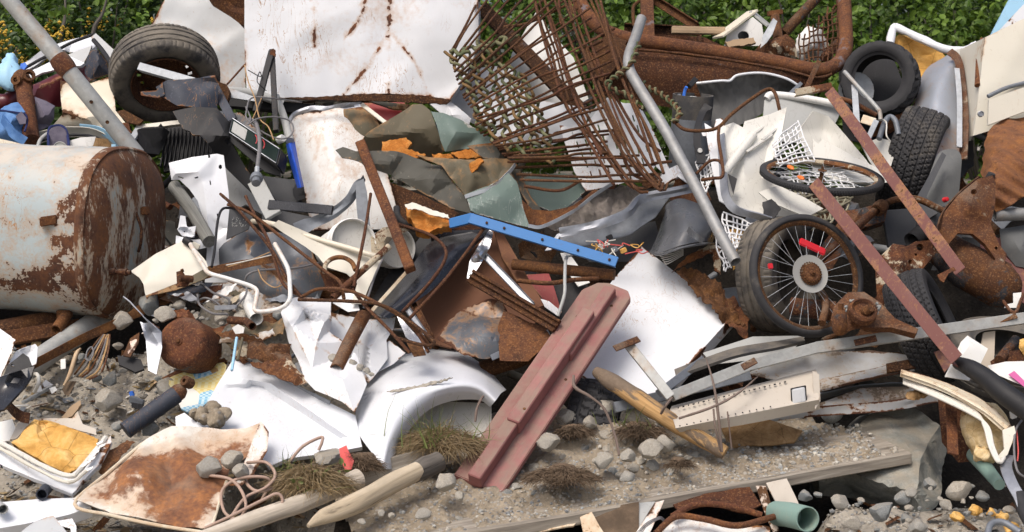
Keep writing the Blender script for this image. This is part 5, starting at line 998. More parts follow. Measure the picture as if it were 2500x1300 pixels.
mk('shell',loft([[(1588,612,-.3),(1610,560,-.36),(1622,520,-.34)],[(1610,616,-.46),(1632,560,-.52),(1628,498,-.48)],[(1660,600,-.56),(1680,545,-.6),(1662,484,-.5)],[(1715,590,-.5),(1735,545,-.52),(1716,502,-.46)],[(1738,594,-.36),(1752,560,-.36),(1744,520,-.34)]],24,20,.006,amp=.006),MT['smoky_plastic'],t)
mk('rib',ribbon([V3((1680,560,-.66)),V3((1700,578,-.66)),V3((1716,590,-.62))],.03,.006,UP),MT['smoky_plastic'],t);mk('lip',tube([V3((1588,614,-.34)),V3((1612,622,-.48)),V3((1662,606,-.6)),V3((1716,596,-.54)),V3((1742,596,-.38))],.007,8,5),MT['smoky_plastic'],t)
for i in range(8):tb('rack_wire','thin white wire of a bent rack right of the freezer door top','rack wire',[(1600+i*3,606+i*5,-.3),(1630,606+i*5.5,-.36),(1668,602+i*3,-.32)],.003,'wire_white','white rack wires behind the freezer door',curve=4,sides=6)
# large white freezer door
pl('freezer_door','large flat white freezer door with thin rusty edges and tan scratches','appliance door',[(1567,602),(1787,773),(1716,852),(1634,944),(1600,985),(1500,985),(1400,900),(1376,830),(1470,715)],'door_enamel',off=-.06,k=.8,back=Vector((.03,.06,-.045)),amp=.003,res=.03,ew=.014)
# red wooden beam
a0,a1=V3((1166,1182,-.14)),V3((1496,694,-.5));al=(a1-a0).normalized();w0=(V3((1226,1182,-.14))-V3((1108,1165,-.14)));wd=w0.length;ac=(w0-al*w0.dot(al)).normalized();nr=al.cross(ac);nr=nr if nr.dot(FW)<0 else-nr
t=T('wooden_beam','dusty red painted plank with a raised batten leaning on the freezer door','wooden plank',a0);L=(a1-a0).length
bm=bmesh.new();gl=bm.verts.layers.float_vector.new('grain');W2=.122;prof=[(-.0,-W2),(L*.93,-W2),(L*.985,-W2*.6),(L,-W2*.2),(L*.995,W2*.72),(L*.965,W2),(0,W2)]
vs=[]
for z_ in(0,-.036):
 r_=[]
 for(u_,v_)in prof:q=bm.verts.new(a0+al*u_+ac*v_+nr*z_);q[gl]=(v_,z_,u_);r_.append(q)
 vs.append(r_)
bm.faces.new(vs[0]);bm.faces.new(vs[1][::-1]);n=len(prof)
for i in range(n):bm.faces.new([vs[0][i],vs[1][i],vs[1][(i+1)%n],vs[0][(i+1)%n]])
bmesh.ops.recalc_face_normals(bm,faces=bm.faces);bmesh.ops.bevel(bm,geom=list(bm.edges),offset=.004,segments=2,affect='EDGES');bm.verts.index_update()
mk('plank',([q.co.copy()for q in bm.verts],[[q.index for q in f.verts]for f in bm.faces],{'grain':[tuple(q[gl])for q in bm.verts]}),MT['beam_red'],t);bm.free()
pq=lambda u_,v_,z_:a0+al*(L*u_)+ac*v_+nr*z_
for(u0,u1,v_,wq,hq)in((.60,.955,.018,.062,.05),(.24,.80,.004,.066,.085),(-.01,.255,-.006,.066,.07)):
 mk('batten',beam(pq(u0,v_,hq/2),pq(u1,v_,hq/2),rect(wq,hq),up=nr,bev=.005),MT['beam_red'],t)
for u_,v_ in((.52,.075),(.80,-.06),(.3,.02),(.9,.06)):mk('knot_hole',lathe([(0,.001),(.007,.001),(.008,-.003)],pq(u_,v_,.001 if v_>.05 or v_<-.05 else .086),nr,10),MT['rust_dark'],t)
# ---------------------------------------------------------------- rod basket
t=T('rod_basket','crushed basket of bent rusty steel rods lashed with knotted rope','basket',V3((1400,440,-.4)))
rng=random.Random(8)
SS=[(1101,128),(1104,152),(1109,176),(1115,196),(1124,220),(1132,240),(1142,256),(1156,272),(1160,306),(1172,326),(1196,345),(1204,352),(1215,362),(1226,377),(1240,386),(1252,410),(1262,426),(1270,440),(1240,396),(1130,205),(1165,290)]
EE=[(1182,-20),(1236,-20),(1292,-20),(1348,-20),(1404,-20),(1440,20),(1470,62),(1482,112),(1492,150),(1486,206),(1492,224),(1478,262),(1500,318),(1482,346),(1482,374),(1600,402),(1610,426),(1614,444),(1560,380),(1372,-20),(1488,180)]
for i,(a,b)in enumerate(zip(SS,EE)):
 o0=-.72-.12*(i%3);mid=((a[0]+b[0])/2+rng.uniform(-8,8),(a[1]+b[1])/2+rng.uniform(2,9)-6*(i%2),o0-.10);q3=(a[0]*.3+b[0]*.7,a[1]*.3+b[1]*.7+rng.uniform(-5,5),o0-.05)
 mk('rod',tube([V3((*a,o0+.05)),V3(mid),V3(q3),V3((*b,o0+.1))],.0072,8,7,rough=.001),MT['rust_rod'],t)
for i in range(15):
 a,b=SS[i],EE[i];a2,b2=SS[i+1],EE[i+1];w_=.3+.4*rng.random();o0=-.66-.1*(i%4);A_,B_=[p+(q-p)*w_ for p,q in zip(a,a2)],[p+(q-p)*w_ for p,q in zip(b,b2)]
 mk('rod',tube([V3((*A_,o0)),V3((A_[0]*.6+B_[0]*.4+rng.uniform(-6,6),A_[1]*.6+B_[1]*.4+rng.uniform(-6,8),o0-.16)),V3((B_[0]*.97+A_[0]*.03,B_[1]*.97+A_[1]*.03,o0))],.0062,8,8,rough=.001),MT['rust_rod'],t)
VV=[[(1300,-20),(1322,60),(1346,135),(1385,262),(1450,345),(1530,448),(1568,462)],[(1322,-20),(1362,90),(1400,212),(1462,332),(1548,456),(1584,470)],[(1346,-20),(1400,122),(1442,222),(1520,372),(1600,452),(1612,440)],[(1372,-20),(1416,102),(1470,250),(1540,382),(1606,462),(1618,448)],[(1402,-20),(1440,100),(1492,232),(1572,382),(1616,442)],[(1432,-20),(1482,92),(1522,202),(1590,332),(1620,424)],[(1446,-20),(1488,100),(1528,220),(1560,300),(1596,400)],[(1306,12),(1332,112),(1372,236),(1422,322),(1482,424),(1500,452)],[(1362,-20),(1368,40),(1372,62)],[(1384,-20),(1402,70),(1456,190),(1500,300),(1556,420)],[(1460,-20),(1476,40),(1500,140),(1536,236)],[(1338,40),(1380,180),(1430,300),(1470,380)]]
for i,q in enumerate(VV):[mk('rod',tube([V3((x+dx+rng.uniform(-2,2),y,-.86-.03*(i%4)+.1*abs(j/len(q)-.5)+.05*(dx>0)))for j,(x,y)in enumerate(q)],.0082 if dx==0 else .0062,8,6,rough=.001),MT['rust_rod'],t)for dx in((0,11)if i%3==0 else(0,))]
for i,q in enumerate([[(1440,100),(1500,70)],[(1410,130),(1470,100)],[(1420,160),(1488,125)],[(1260,300),(1340,330),(1360,325),(1420,312)],[(1280,455),(1365,466),(1420,440)],[(1500,320),(1540,420),(1590,440)],[(1230,66),(1294,55),(1410,0)],[(1490,214),(1560,330),(1612,370)],[(1590,400),(1640,395)]]):mk('rod',tube([V3((x,y,-.8))for x,y in q],.0085,8,6,rough=.001),MT['rust_rod'],t)
for k in range(6):
 x0,y0,x1,y1=1096+36*k-(0,0,0,0,2,8)[k],128-(0,12,30,10,-30,-50)[k],1172+34*k,318+20*k+(0,10,10,0,-10,-20)[k]
 for s_ in(0,1):
  q=[];n=26
  for i in range(n):
   u=i/(n-1);ph=i*1.25+k+s_*math.pi;q.append(V3((x0+(x1-x0)*u+9*math.cos(ph)+14*math.sin(u*3)+rng.uniform(-3,3),y0+(y1-y0)*u+rng.uniform(-3,3),-.84+.03*math.sin(ph))))
  mk('rope',tube(q,.0088,9,3,strands=3,twist=180),MT[('rope_green','rope_tan')[(k+s_)%2]],t,60)
for k in range(5):
 a=(1098+30*k,132-8*k);q=[V3((a[0]+12*i+rng.uniform(-3,3),a[1]-2*i+rng.uniform(-7,7),-.86))for i in range(5)];mk('rope',tube(q,.011,9,5,strands=3,twist=180),MT['rope_green'],t,60)
# perforated white panel
hol=[]
for r_ in range(6):
 for c_ in range(9):
  x=1395+c_*21+r_*11-(1 if r_<3 else 0)*(10-c_)*0;y=322+r_*24-c_*5.5
  if inpoly(np.array([x+2.]),np.array([y+8.]),[(1378,318),(1440,310),(1486,262),(1548,268),(1600,350),(1610,395),(1560,425),(1432,450),(1405,415)])[0]:hol.append([(x,y),(x+3.4,y-1),(x+8.4,y+15),(x+5,y+16)])
pl('perforated_sheet','buckled white panel with rows of slots below the rod basket','metal panel',[(1366,306),(1390,309),(1432,302),(1482,238),(1520,251),(1560,253),(1590,310),(1622,382),(1646,440),(1626,428),(1600,404),(1592,420),(1560,438),(1430,467),(1402,420)],'white_clean',off=-.52,k=.55,holes=hol,inner=[(1500,330,-.05),(1440,400,-.02)],amp=.008,crump=.012,cfreq=8,thick=.004,res=.016)
# rusty skip
t=T('rusty_skip','rusty steel skip with a thick rolled pipe rim','skip',V3((1750,230,.3)))
mk('rim',tube([V3(p)for p in[(1398,-40,-.25),(1428,28,-.25),(1468,70,-.25),(1520,92,-.25),(1580,103,-.25),(1700,120,-.25),(1880,150,-.25),(1990,171,-.25),(2040,160,-.25),(2063,122,-.2),(2064,60,-.15),(2058,-40,-.05)]],.044,20,10,rough=.001),MT['rust_pipe'],t,60)
mk('side_wall',loft([[(1448,112,-.2),(1540,106,-.24),(1700,128,-.24),(1900,162,-.24),(2030,186,-.2)],[(1452,160,-.12),(1540,170,-.14),(1700,190,-.14),(1880,205,-.14),(1990,214,-.12)],[(1450,230,.1),(1560,250,.1),(1700,270,.1),(1860,270,.1),(1960,250,.1)]],40,12,.012,amp=.006),MT['rust_skip'],t,50)
mk('end_gusset',plate([(1446,104),(1490,84),(1530,100),(1500,170),(1470,200),(1440,186)],-.32,.4,thick=.012,amp=.003),MT['rust_skip'],t)
mk('weld_bead',tube([V3(p)for p in[(1540,120,-.28),(1700,136,-.28),(1900,168,-.28),(1990,190,-.28),(2030,182,-.27)]],.009,8,8,rough=.004,rfreq=60),MT['rust_mid'],t)
mk('rear_wall',plate([(1590,78),(1720,92),(1786,122),(1700,130),(1590,112)],.25,.4,thick=.012),MT['rust_skip'],t)
mk('post',beam(V3((1580,98,-.2)),V3((1578,-60,-.1)),rect(.085,.07),up=TOCAM,taper=.85),MT['rust_pipe'],t)
mk('strut',beam(V3((1588,-14,.0)),V3((1708,62,.0)),angle_(.05,.04,.008),up=TOCAM),MT['rust_dark'],t);mk('cross_bar',beam(V3((1524,62,.05)),V3((1708,70,.05)),angle_(.05,.05,.008),up=TOCAM),MT['rust_dark'],t);mk('hook_bar',tube([V3((1548,66,.0)),V3((1546,20,.0)),V3((1560,4,.0))],.012,8,4),MT['rust_dark'],t)
mk('rear_post',beam(V3((1708,112,.2)),V3((1706,76,.2)),rect(.03,.03)),MT['rust_dark'],t)
mk('corner_brace',tube([V3((2026,-40,.1)),V3((1912,84,.15))],.034,16),MT['rust_axle'],t);mk('corner_pipe',tube([V3((2012,142,-.05)),V3((2050,100,.05))],.028,14),MT['rust_axle'],t)
mg=T('mesh_guard','rusty wire mesh panel in the corner of the skip rim','wire mesh',V3((2000,150,-.1)))
for i in range(9):x=1952+i*11.5;mk('mesh_wire',tube([V3((x+(100-max(0,150-i*20))*.0+2*math.sin(j*2.2+i),150-j*22+(0 if i>3 else 0),-.1+.006*(-1)**j))for j in range(8)if 150-j*22>(2060-x)*.98-22],.0055,6,3),MT['rust_dark'],mg)if sum(150-j*22>(2060-x)*.98-22 for j in range(8))>1 else 0
for i in range(9):
 y=150-i*18;xa=max(1950,2060-y*1.03-4)
 if xa<2040:mk('mesh_wire',tube([V3((xa+(2052-xa)*u,y-22*u+2.5*math.sin(u*14),-.1-.006*math.cos(u*14)))for u in np.linspace(0,1,8)],.0055,6,3),MT['rust_dark'],mg)
one('rusty_bar','narrow rusty flat bar leaning against the corner of the skip','metal bar',beam(V3((1966,222,-.4)),V3((2000,150,-.45)),rect(.03,.012),up=TOCAM),MT['rust_arm'])
bm_('wooden_stick','short split wooden stick lying on the rusty cross bar','stick',(1640,74,-.08),(1770,76,-.05),rect(.045,.03),'wood_tan',up=TOCAM,seg=10,wob=.006)
t=T('white_housing','small white gabled housing with a round hole behind the skip rim','housing',V3((1820,120,.1)));ng=[(1815+14*math.cos(a),88+12*math.sin(a))for a in np.linspace(0,6.28,15)[:-1]]
mk('gable',plate([(1768,112),(1776,82),(1838,42),(1860,60),(1868,112)],.0,.1,holes=[ng],thick=.01,res=.02),MT['white_plastic'],t);mk('roof',beam(V3((1752,92,-.05)),V3((1838,28,-.05)),rect(.10,.015),up=Vector((-.4,-.2,.8))),MT['cream_enamel'],t);mk('roof',beam(V3((1836,30,-.04)),V3((1880,66,.0)),rect(.10,.015),up=Vector((.4,-.2,.8))),MT['pale_grey_plastic'],t)
mk('back_box',plate([(1770,110),(1780,84),(1838,46),(1858,62),(1866,110)],.12,.1,thick=.01),MT['dark_grey_plastic'],t)
pl('torn_wood','torn tan wooden splinter in front of the white housing','wood',[(1770,102),(1800,96),(1840,92),(1846,104),(1810,112),(1780,116)],'wood_tan',off=-.08,k=.3,thick=.03,jag=2,res=.015)
pl('white_strip','crumpled white metal strip standing beside the rusty bolt','metal strip',[(1856,118),(1862,88),(1888,44),(1898,52),(1886,84),(1872,104)],'galv_light',off=-.1,k=.2,crump=.02,res=.015,thick=.006)
t=T('rusty_bolt','big rusty bolt post standing behind the skip rim','bolt',V3((1893,100,.1)));mk('shank',tube([V3((1900,96,.0)),V3((1892,38,.0))],.03,12,rough=.004),MT['rust_mid'],t);mk('head',box(V3((1892,32,.0)),Vector((.045,0,.006)),Vector((0,.04,0)),Vector((-.002,0,.016)),.004),MT['rust_mid'],t)
pl('rusty_housing','orange rusty casing with pale patches behind the skip rim','metal casing',[(1836,132),(1862,102),(1920,84),(1940,100),(1948,142),(1900,144)],'rust_cream',off=.02,k=.2,inner=[(1900,110,-.08)],thick=.04)
pl('foil_bundle','pale rust stained bundle seen through the rusty mesh','bundle',[(1938,130),(1946,82),(1976,58),(2004,74),(2022,108),(2010,150),(1960,152)],'white_enamel_rusty',off=.08,k=.2,inner=[(1980,105,-.14)],crump=.05,cfreq=7,thick=.03,res=.018)
# bent galvanized pipe and rope
tb('bent_pipe','long bent galvanized pipe standing in the middle of the heap','pipe',[(1566,46,-.9),(1552,90,-.92),(1535,138,-.94),(1537,170,-.94),(1556,206,-.94),(1622,314,-.9),(1660,385,-.86),(1706,470,-.82),(1752,560,-.76),(1796,640,-.7)],.030,'galv',hollow=.08,sides=18,curve=8,rough=.0006)
t=T('green_rope','frayed green rope wound round a rusty wire beside the bent pipe','rope',V3((1600,290,-.6)))
rp=[(1562,104,-.96),(1552,130,-.98),(1542,155,-1.),(1520,175,-.96),(1500,190,-.95),(1484,205,-.94),(1500,220,-.92),(1530,232,-.9),(1550,250,-.88),(1570,268,-.86)];rp2=[(1562,192,-.66),(1580,214,-.7),(1600,222,-.7),(1622,236,-.7),(1640,250,-.74),(1652,262,-.78),(1660,280,-.8),(1644,300,-.8)]
for q in(rp,rp2):
 mk('wire',tube([V3(p)for p in q],.009,8,6),MT['rust_rod'],t);w_=smoothpath([V3(p)for p in q],10);fr=frames(w_)
 mk('strand',tube([p+f[1]*.013*math.cos(i*.9)+f[2]*.013*math.sin(i*.9)for i,(p,f)in enumerate(zip(w_,fr))],.0072,8,2,strands=3,twist=200),MT['rope_green'],t,60)
tb('rusty_wire','thick rusty wire sweeping from the green rope round the white tub','wire',[(1645,296,-.76),(1670,316,-.8),(1710,320,-.82),(1752,312,-.82),(1790,276,-.8),(1846,234,-.76),(1876,218,-.74),(1892,228,-.74),(1902,264,-.72),(1908,300,-.6)],.010,'rust_rod',curve=7)
tb('rusty_wire','second rusty wire hanging down from the first in front of the white frame','wire',[(1756,308,-.82),(1754,340,-.84),(1762,390,-.84),(1764,430,-.84),(1740,436,-.82),(1712,440,-.78)],.009,'rust_rod',curve=7)
tb('rusty_wire','short rusty wire arching left of the white frame','wire',[(1700,425,-.74),(1730,396,-.8),(1752,392,-.83),(1764,402,-.84)],.008,'rust_rod',curve=6)
# gas cylinder
c=V3((1690,268,-.35));ax=Vector((.05,-.12,.99)).normalized();t=T('gas_cylinder','dirty grey gas cylinder with a dark collar and white valve','gas cylinder',c-ax*.38)
mk('body',lathe([(.0,-.4),(.112,-.39),(.115,-.36),(.115,-.06),(.108,-.02),(.08,.012),(.03,.02),(0,.02)],c,ax,44),MT['lead_grey'],t,50)
mk('collar',lathe([(.113,-.06),(.118,.03),(.118,.085),(.108,.085),(.106,.02),(.1,-.04)],c,ax,44,arc=(1.0,6.9)),MT['rubber_grey'],t,40)
vv_=mk('valve',lathe([(.075,.015),(.072,.035),(.06,.045),(.03,.05),(.02,.075),(0,.075)],c,ax,30),MT['white_plastic'],t,40)
mk('valve_ring',tube([c+ax*.06+Vector((.05*math.cos(a),.05*math.sin(a),0))for a in np.linspace(0,6.28,16)[:-1]],.006,8,1,closed=True),MT['chrome'],vv_);mk('nozzle',tube([c+Vector((-.075,-.02,.02)),c+Vector((-.078,-.02,.09))],.012,12),MT['alu'],vv_)
mk('yellow_tag',box(c+Vector((.0,-.06,.052)),Vector((.012,0,.006)),Vector((0,.008,0)),Vector((-.004,0,.01)),.002),MT['foam_yellow'],vv_);mk('blue_cap',tube([c+Vector((-.05,.01,.07)),c+Vector((-.042,.01,.11)),c+Vector((-.034,0,.13))],.009,10,4),MT['bright_blue'],vv_)
rb('black_strap','flat black plastic strap with a round rivet hanging on the gas cylinder','strap',[(1730,258,-.62),(1716,275,-.6),(1704,310,-.62),(1702,350,-.62),(1712,386,-.62),(1710,400,-.62)],[.05,.04,.038,.04,.05,.05],'black_plastic',up=Vector((1,0,.2)),t=.006)
one('strap_rivet','small white rivet on the end of the flat black strap','rivet',lathe([(0,.006),(.012,.006),(.014,0)],V3((1709,368,-.645)),Vector((.1,-1,.1)),14),MT['white_plastic'])
lf('fluted_shell','large crushed grey fluted shell with a white rim behind the gas cylinder','plastic shell',[[(1700,206,-.35),(1760,200,-.4),(1802,186,-.42),(1860,181,-.42),(1918,194,-.4),(1954,214,-.34)],[(1716,250,-.2),(1770,250,-.22),(1820,236,-.24),(1870,222,-.26),(1920,220,-.26),(1950,222,-.28)],[(1736,310,-.1),(1790,310,-.1),(1840,290,-.12),(1884,262,-.16),(1920,240,-.2),(1946,228,-.24)]],'fluted_grey',nu=130,nv=12,thick=.006,crump=.012,cfreq=22)
tb('white_rim','wavy white rim along the top of the grey fluted shell','rim',[(1700,204,-.38),(1760,198,-.43),(1782,198,-.43),(1802,184,-.45),(1860,179,-.45),(1918,192,-.43),(1954,213,-.37)],.008,'white_clean',curve=6)
bm_('dark_clip','small black clip at the left end of the white rim','clip',(1682,212,-.46),(1698,194,-.46),rect(.03,.03),'black_plastic',up=TOCAM);bm_('grey_lever','grey lever with a blue tip at the right end of the white rim','lever',(1926,232,-.4),(1956,204,-.42),rect(.022,.02),'lead_grey',up=TOCAM)
# white tub fragments
def wp(name,lb,pts,mt,off,cat='plastic panel',**kw):
 d_=dict(k=.5,amp=.006,thick=.008,res=.022);d_.update(kw);return pl(name,lb,cat,pts,mt,off=off,**d_)
wp('white_tray','upright white plastic tray wall behind the broken tub',[(1866,246),(1884,229),(1900,228,-.02),(2052,252),(2058,264),(2030,320),(1960,350),(1900,345),(1862,300)],'pale_grey_plastic',-.34)
tb('white_tray_lip','thick white lip along the top of the upright tray wall','plastic lip',[(1872,242,-.4),(1886,232,-.42),(1960,240,-.42),(2056,258,-.42)],.022,'white_plastic',curve=5)
wp('tub_sheet','large ivory plastic panel with ribs broken into a point',[(1758,312),(1790,300),(1814,312),(1818,297),(1880,279),(1921,262),(1906,338),(1884,396),(1866,430),(1852,470),(1822,508),(1790,520),(1774,482),(1764,430)],'ivory_plastic',-.62,inner=[(1816,420,-.05),(1818,330,-.03),(1880,330,.02)],creases=[(3,15,14,10),(5,16,9)],amp=.003)
for a,b in(((1822,340,-.70),(1878,300,-.68)),((1822,372,-.7),(1884,330,-.68)),((1860,342,-.7),(1894,316,-.68))):bm_('rib','moulded rib across the pointed ivory panel','rib',a,b,rect(.014,.02),'ivory_plastic','moulded ribs on the ivory panel',up=TOCAM)
tb('tub_spindle','round tapering ivory spindle running down the pointed ivory panel','plastic spindle',[(1840,330,-.7),(1800,380,-.71),(1768,425,-.7)],[.022,.028,.02],'ivory_plastic',sides=16)
wp('white_frame','narrow white metal frame side left of the ivory panel',[(1720,300),(1742,314),(1760,306),(1768,400),(1774,500),(1756,490),(1738,410)],'white_clean',-.6,'metal frame',res=.02)
wp('frame_corner','white rounded bracket on top of the narrow white frame',[(1712,322),(1742,316),(1748,292),(1764,290),(1770,306),(1756,330),(1716,332)],'white_clean',-.68,'bracket',res=.015)
rb('tub_clamp','grey metal clamp band curving under the broken tub',[(1762,330,-.68),(1766,420,-.7),(1772,478,-.7),(1796,512,-.7),(1850,528,-.68),(1890,540,-.64)],.045,'alu',up=Vector((.7,-.5,.3)),t=.008)if 0 else rb('clamp_band','grey metal clamp band curving under the broken tub','clamp band',[(1760,330,-.68),(1766,420,-.7),(1772,478,-.7),(1796,512,-.7),(1850,528,-.68),(1890,540,-.64)],.045,'alu',up=Vector((.7,-.5,.3)),t=.008)
wp('tub_base','dirty ivory tub base with a broken edge under the bicycle wheel',[(1776,490),(1818,450),(1866,434),(1902,452),(1950,486),(1986,512),(1978,520),(1930,548),(1880,540),(1806,526)],'ivory_dirty',-.55,inner=[(1870,490,.06)],k=.8)
wp('tub_base','broken ivory flap below the tyre of the flat bicycle wheel',[(1852,470),(1900,452),(1960,480),(2010,510),(1970,530),(1922,510),(1878,492)],'ivory_dirty',-.68,k=.8)
wp('dark_hole_piece','black triangular plastic piece set in the ivory panel',[(1778,424),(1800,436),(1791,474)],'black_plastic',-.72,res=.02)
wp('broken_pipe_bit','jagged black broken plastic bit under the ivory flap',[(1862,492),(1884,484),(1908,508),(1890,532),(1866,524)],'black_plastic',-.72,crump=.02,jag=2,res=.015)
wp('tub_wall','curved ivory tub wall with a dirty fold right of the white rack',[(1948,322),(1985,271,-.02),(2022,284),(2064,330),(2110,384),(2150,436),(2060,440),(1980,400)],'ivory_dirty',-.4,inner=[(2010,320,.06),(2060,400,.02)])
wp('tub_wall','flat pale ivory tub fragment above the flat bicycle wheel',[(1984,420),(1984,338),(1998,352,.0),(2008,340),(2100,390),(2180,430),(2176,446),(2060,446)],'ivory_plastic',-.5)
wp('pale_cover','pale grey broken cover left of the leaning studded tyre',[(2098,342),(2118,348),(2148,336),(2192,350),(2176,404),(2150,430),(2120,390)],'ivory_dirty',-.34,crump=.012)
wp('tyre_shade_sheet','large black sheet seen through the bare black tyre',[(2046,150),(2110,120),(2180,140),(2220,240),(2190,330),(2160,360),(2060,340)],'black_plastic',.12,k=.3)  # added sheet, its black paints the dark seen through the tyre
# white wire racks
def rack(name,lb,quad,nu,nv,r_,mt,jit=3,seed=0,cat='wire rack'):
 t=T(name,lb,cat,V3(quad[2]));rg=random.Random(seed);q=[np.array(p,float)for p in quad]
 pt=lambda u,v:(q[0]*(1-u)+q[1]*u)*(1-v)+(q[3]*(1-u)+q[2]*u)*v
 for n_,fl in((nu,0),(nv,1)):
  for i in range(n_+1):
   s_=i/n_;P_=[]
   for k in range(6):
    w_=k/5;p=pt(s_,w_)if fl==0 else pt(w_,s_);P_.append(V3((p[0]+rg.uniform(-jit,jit),p[1]+rg.uniform(-jit,jit),p[2]+rg.uniform(-.01,.01)-.006*fl)))
   mk('wire',tube(P_,r_,6,4),MT[mt],t)
 return t
rack('wire_rack','bent white wire rack sticking up left of the curved tub wall',[(1888,352,-.7),(1946,296,-.66),(1990,392,-.6),(1900,404,-.66)],7,8,.0042,'wall_white_wire',3,1)
rack('wire_rack','white wire rack hanging below the broken tub beside the bent pipe',[(1762,520,-.55),(1852,552,-.5),(1820,600,-.5),(1780,612,-.55)],7,6,.0048,'wall_white_wire',3,2)
rack('wire_rack','crushed white wire rack trailing down left of the bicycle wheel',[(1742,562,-.5),(1790,570,-.5),(1800,640,-.45),(1770,660,-.45)],5,7,.0042,'wall_white_wire',4,3)
rack('wire_rack','small white wire rack between the gas cylinder and the white frame',[(1700,398,-.5),(1738,372,-.5),(1744,430,-.5),(1722,470,-.5)],4,6,.0045,'wall_white_wire',3,4)
rack('wire_rack','tangle of white wire rack seen through the flat bicycle wheel',[(1900,420,-.5),(2060,425,-.5),(2090,470,-.45),(1930,470,-.5)],9,5,.0042,'wall_white_wire',6,5)
rack('cord_net','knotted cord netting hanging below the flat bicycle wheel',[(1935,458,-.6),(2085,470,-.5),(2060,520,-.45),(1990,560,-.5)],8,7,.006,'net_cord',8,6,'net')
pl('yellow_board','ochre board behind the hanging white wire rack','board',[(1780,560),(1826,560),(1816,640),(1790,660)],'foam_yellow',off=-.2,k=.4)
pl('white_bracket','white enamel bracket with silver arms left of the bent pipe','bracket',[(1606,440),(1622,418),(1652,404),(1678,410),(1690,430),(1664,428),(1640,440),(1622,452)],'white_clean',off=-.56,k=.5,thick=.02,res=.015);bm_('silver_arm','short silver arm below the white enamel bracket','metal bar',(1656,426,-.6),(1700,456,-.58),rect(.03,.012),'alu',up=TOCAM)
# tyres
c=V3((2150,196,-.2));t=T('tyre','bare black off-road tyre with a knobbly edge, no rim, at the upper right','tyre',c-Vector((0,0,.23)));mk('carcass',tyre(c,Vector((-.40,-.9,.12)),.232,.21,.145,'lug',190),MT['rubber_clean'],t,35)
pl('white_lid','pale grey disc seen through the bare black tyre','disc',[(2090+44*math.cos(a),222+46*math.sin(a))for a in np.linspace(0,6.28,20)[:-1]],'galv_light',off=-.02,k=.1)
c=V3((2228,398,-.02));t=T('tyre','worn winter tyre with blocky tread leaning beside the blue grey fender','tyre',c-Vector((0,0,.3)));mk('carcass',tyre(c,Vector((.90,-.32,-.28)),.325,.255,.2,'block',230),MT['rubber'],t,35)
c=V3((1900,672,-.25));t=T('tyre','smooth worn tyre standing behind the spoked bicycle wheel','tyre',c-Vector((0,0,.3)));mk('carcass',tyre(c,Vector((.80,-.58,.10)),.305,.21,.19,'rib',200),MT['rubber_dusty'],t,35)
c=V3((2262,800,-.22));t=T('tyre','black block tread tyre lying low behind the grey flat bar','tyre',c-Vector((0,0,.2)));mk('carcass',tyre(c,Vector((.80,-.30,.42)),.30,.22,.19,'block',220),MT['rubber_clean'],t,35)
c=P(1438,1080,7.74);t=T('tyre','black mud tyre half buried in the dirt right of the red plank','tyre',c-Vector((0,0,.2)));mk('carcass',tyre(c,Vector((.96,-.14,-.2)),.31,.25,.19,'mud',230),MT['rubber_clean'],t,35)
c=V3((2470,880,-.1));t=T('tyre','black tyre lying flat at the right edge under the grey flat bar','tyre',c-Vector((0,0,.2)));mk('carcass',tyre(c,Vector((.1,-.3,.9)),.33,.2,.2,'rib',160),MT['rubber_grey'],t,35)
# bicycle wheels
def bikewheel(lb,c,ax,R_,tw,ns,cas):
 t=T('bicycle_wheel',lb,'bicycle wheel',c-Vector((0,0,R_*.9)));x,y,z=basis(ax)
 mk('tyre',lathe([(R_+tw*math.cos(a),tw*math.sin(a))for a in np.linspace(0,2*math.pi,15)],c,ax,90)if not cas else lathe([(R_+tw*1.15*math.cos(a)*(1 if math.cos(a)>0 else .5),tw*1.25*math.sin(a))for a in np.linspace(0,2*math.pi,17)],c,ax,100,.002,9),MT['rubber_clean' if not cas else 'rubber'],t,60)
 if not cas:mk('tread',join(*[beam(c+(x*math.cos(a)+y*math.sin(a))*(R_+tw*.86)-z*tw*.55,c+(x*math.cos(a+.01)+y*math.sin(a+.01))*(R_+tw*.86)+z*tw*.55,rect(.006,.006),up=(x*math.cos(a)+y*math.sin(a)),bev=0)for a in np.linspace(0,6.283,140)[:-1]]),MT['rubber_clean'],t,0)
 mk('rim',lathe([(R_-.002,.015),(R_-.012,.016),(R_-.026,.012),(R_-.032,.0),(R_-.026,-.012),(R_-.012,-.016),(R_-.002,-.015)],c,ax,90),MT['rust_cream' if not cas else 'rust_arm'],t,50)
 mk('hub',lathe([(0,.05),(.007,.05),(.008,.036),(.024,.032),(.025,.026),(.013,.02),(.011,0),(.013,-.02),(.025,-.026),(.024,-.032),(.008,-.036),(.007,-.05),(0,-.05)],c,ax,24),MT['rust_mid'],t,40)
 for i in range(ns):
  a=2*math.pi*i/ns;sd=1 if i%2 else-1;b=a+(.55 if(i//2)%2 else-.55)
  mk('spoke',tube([c+(x*math.cos(b)+y*math.sin(b))*.024+z*sd*.029,c+(x*math.cos(a)+y*math.sin(a))*(R_-.03)+z*sd*.003],.0011,5),MT['galv_light'],t)
 return t,x,y,z
c=V3((2006,430,-.72));t,x,y,z=bikewheel('bicycle wheel lying nearly flat on the white tub with orange reflectors',c,Vector((.06,-.235,.97)),.305,.021,28,False)
for px,py in((1930,409),(1955,434)):q=V3((px,py,-.74));mk('reflector',lathe([(0,.008),(.02,.006),(.024,0),(.02,-.006),(0,-.008)],q,z,20,sx=.62,sy=1.5,hint=Vector((1,0,0))if False else y),MT['orange_plastic'],t)
c=V3((1970,673,-.62));t,x,y,z=bikewheel('upright spoked bicycle wheel with a rusty gear cluster and clear disc',c,Vector((.30,-.90,.30)),.288,.022,30,True)
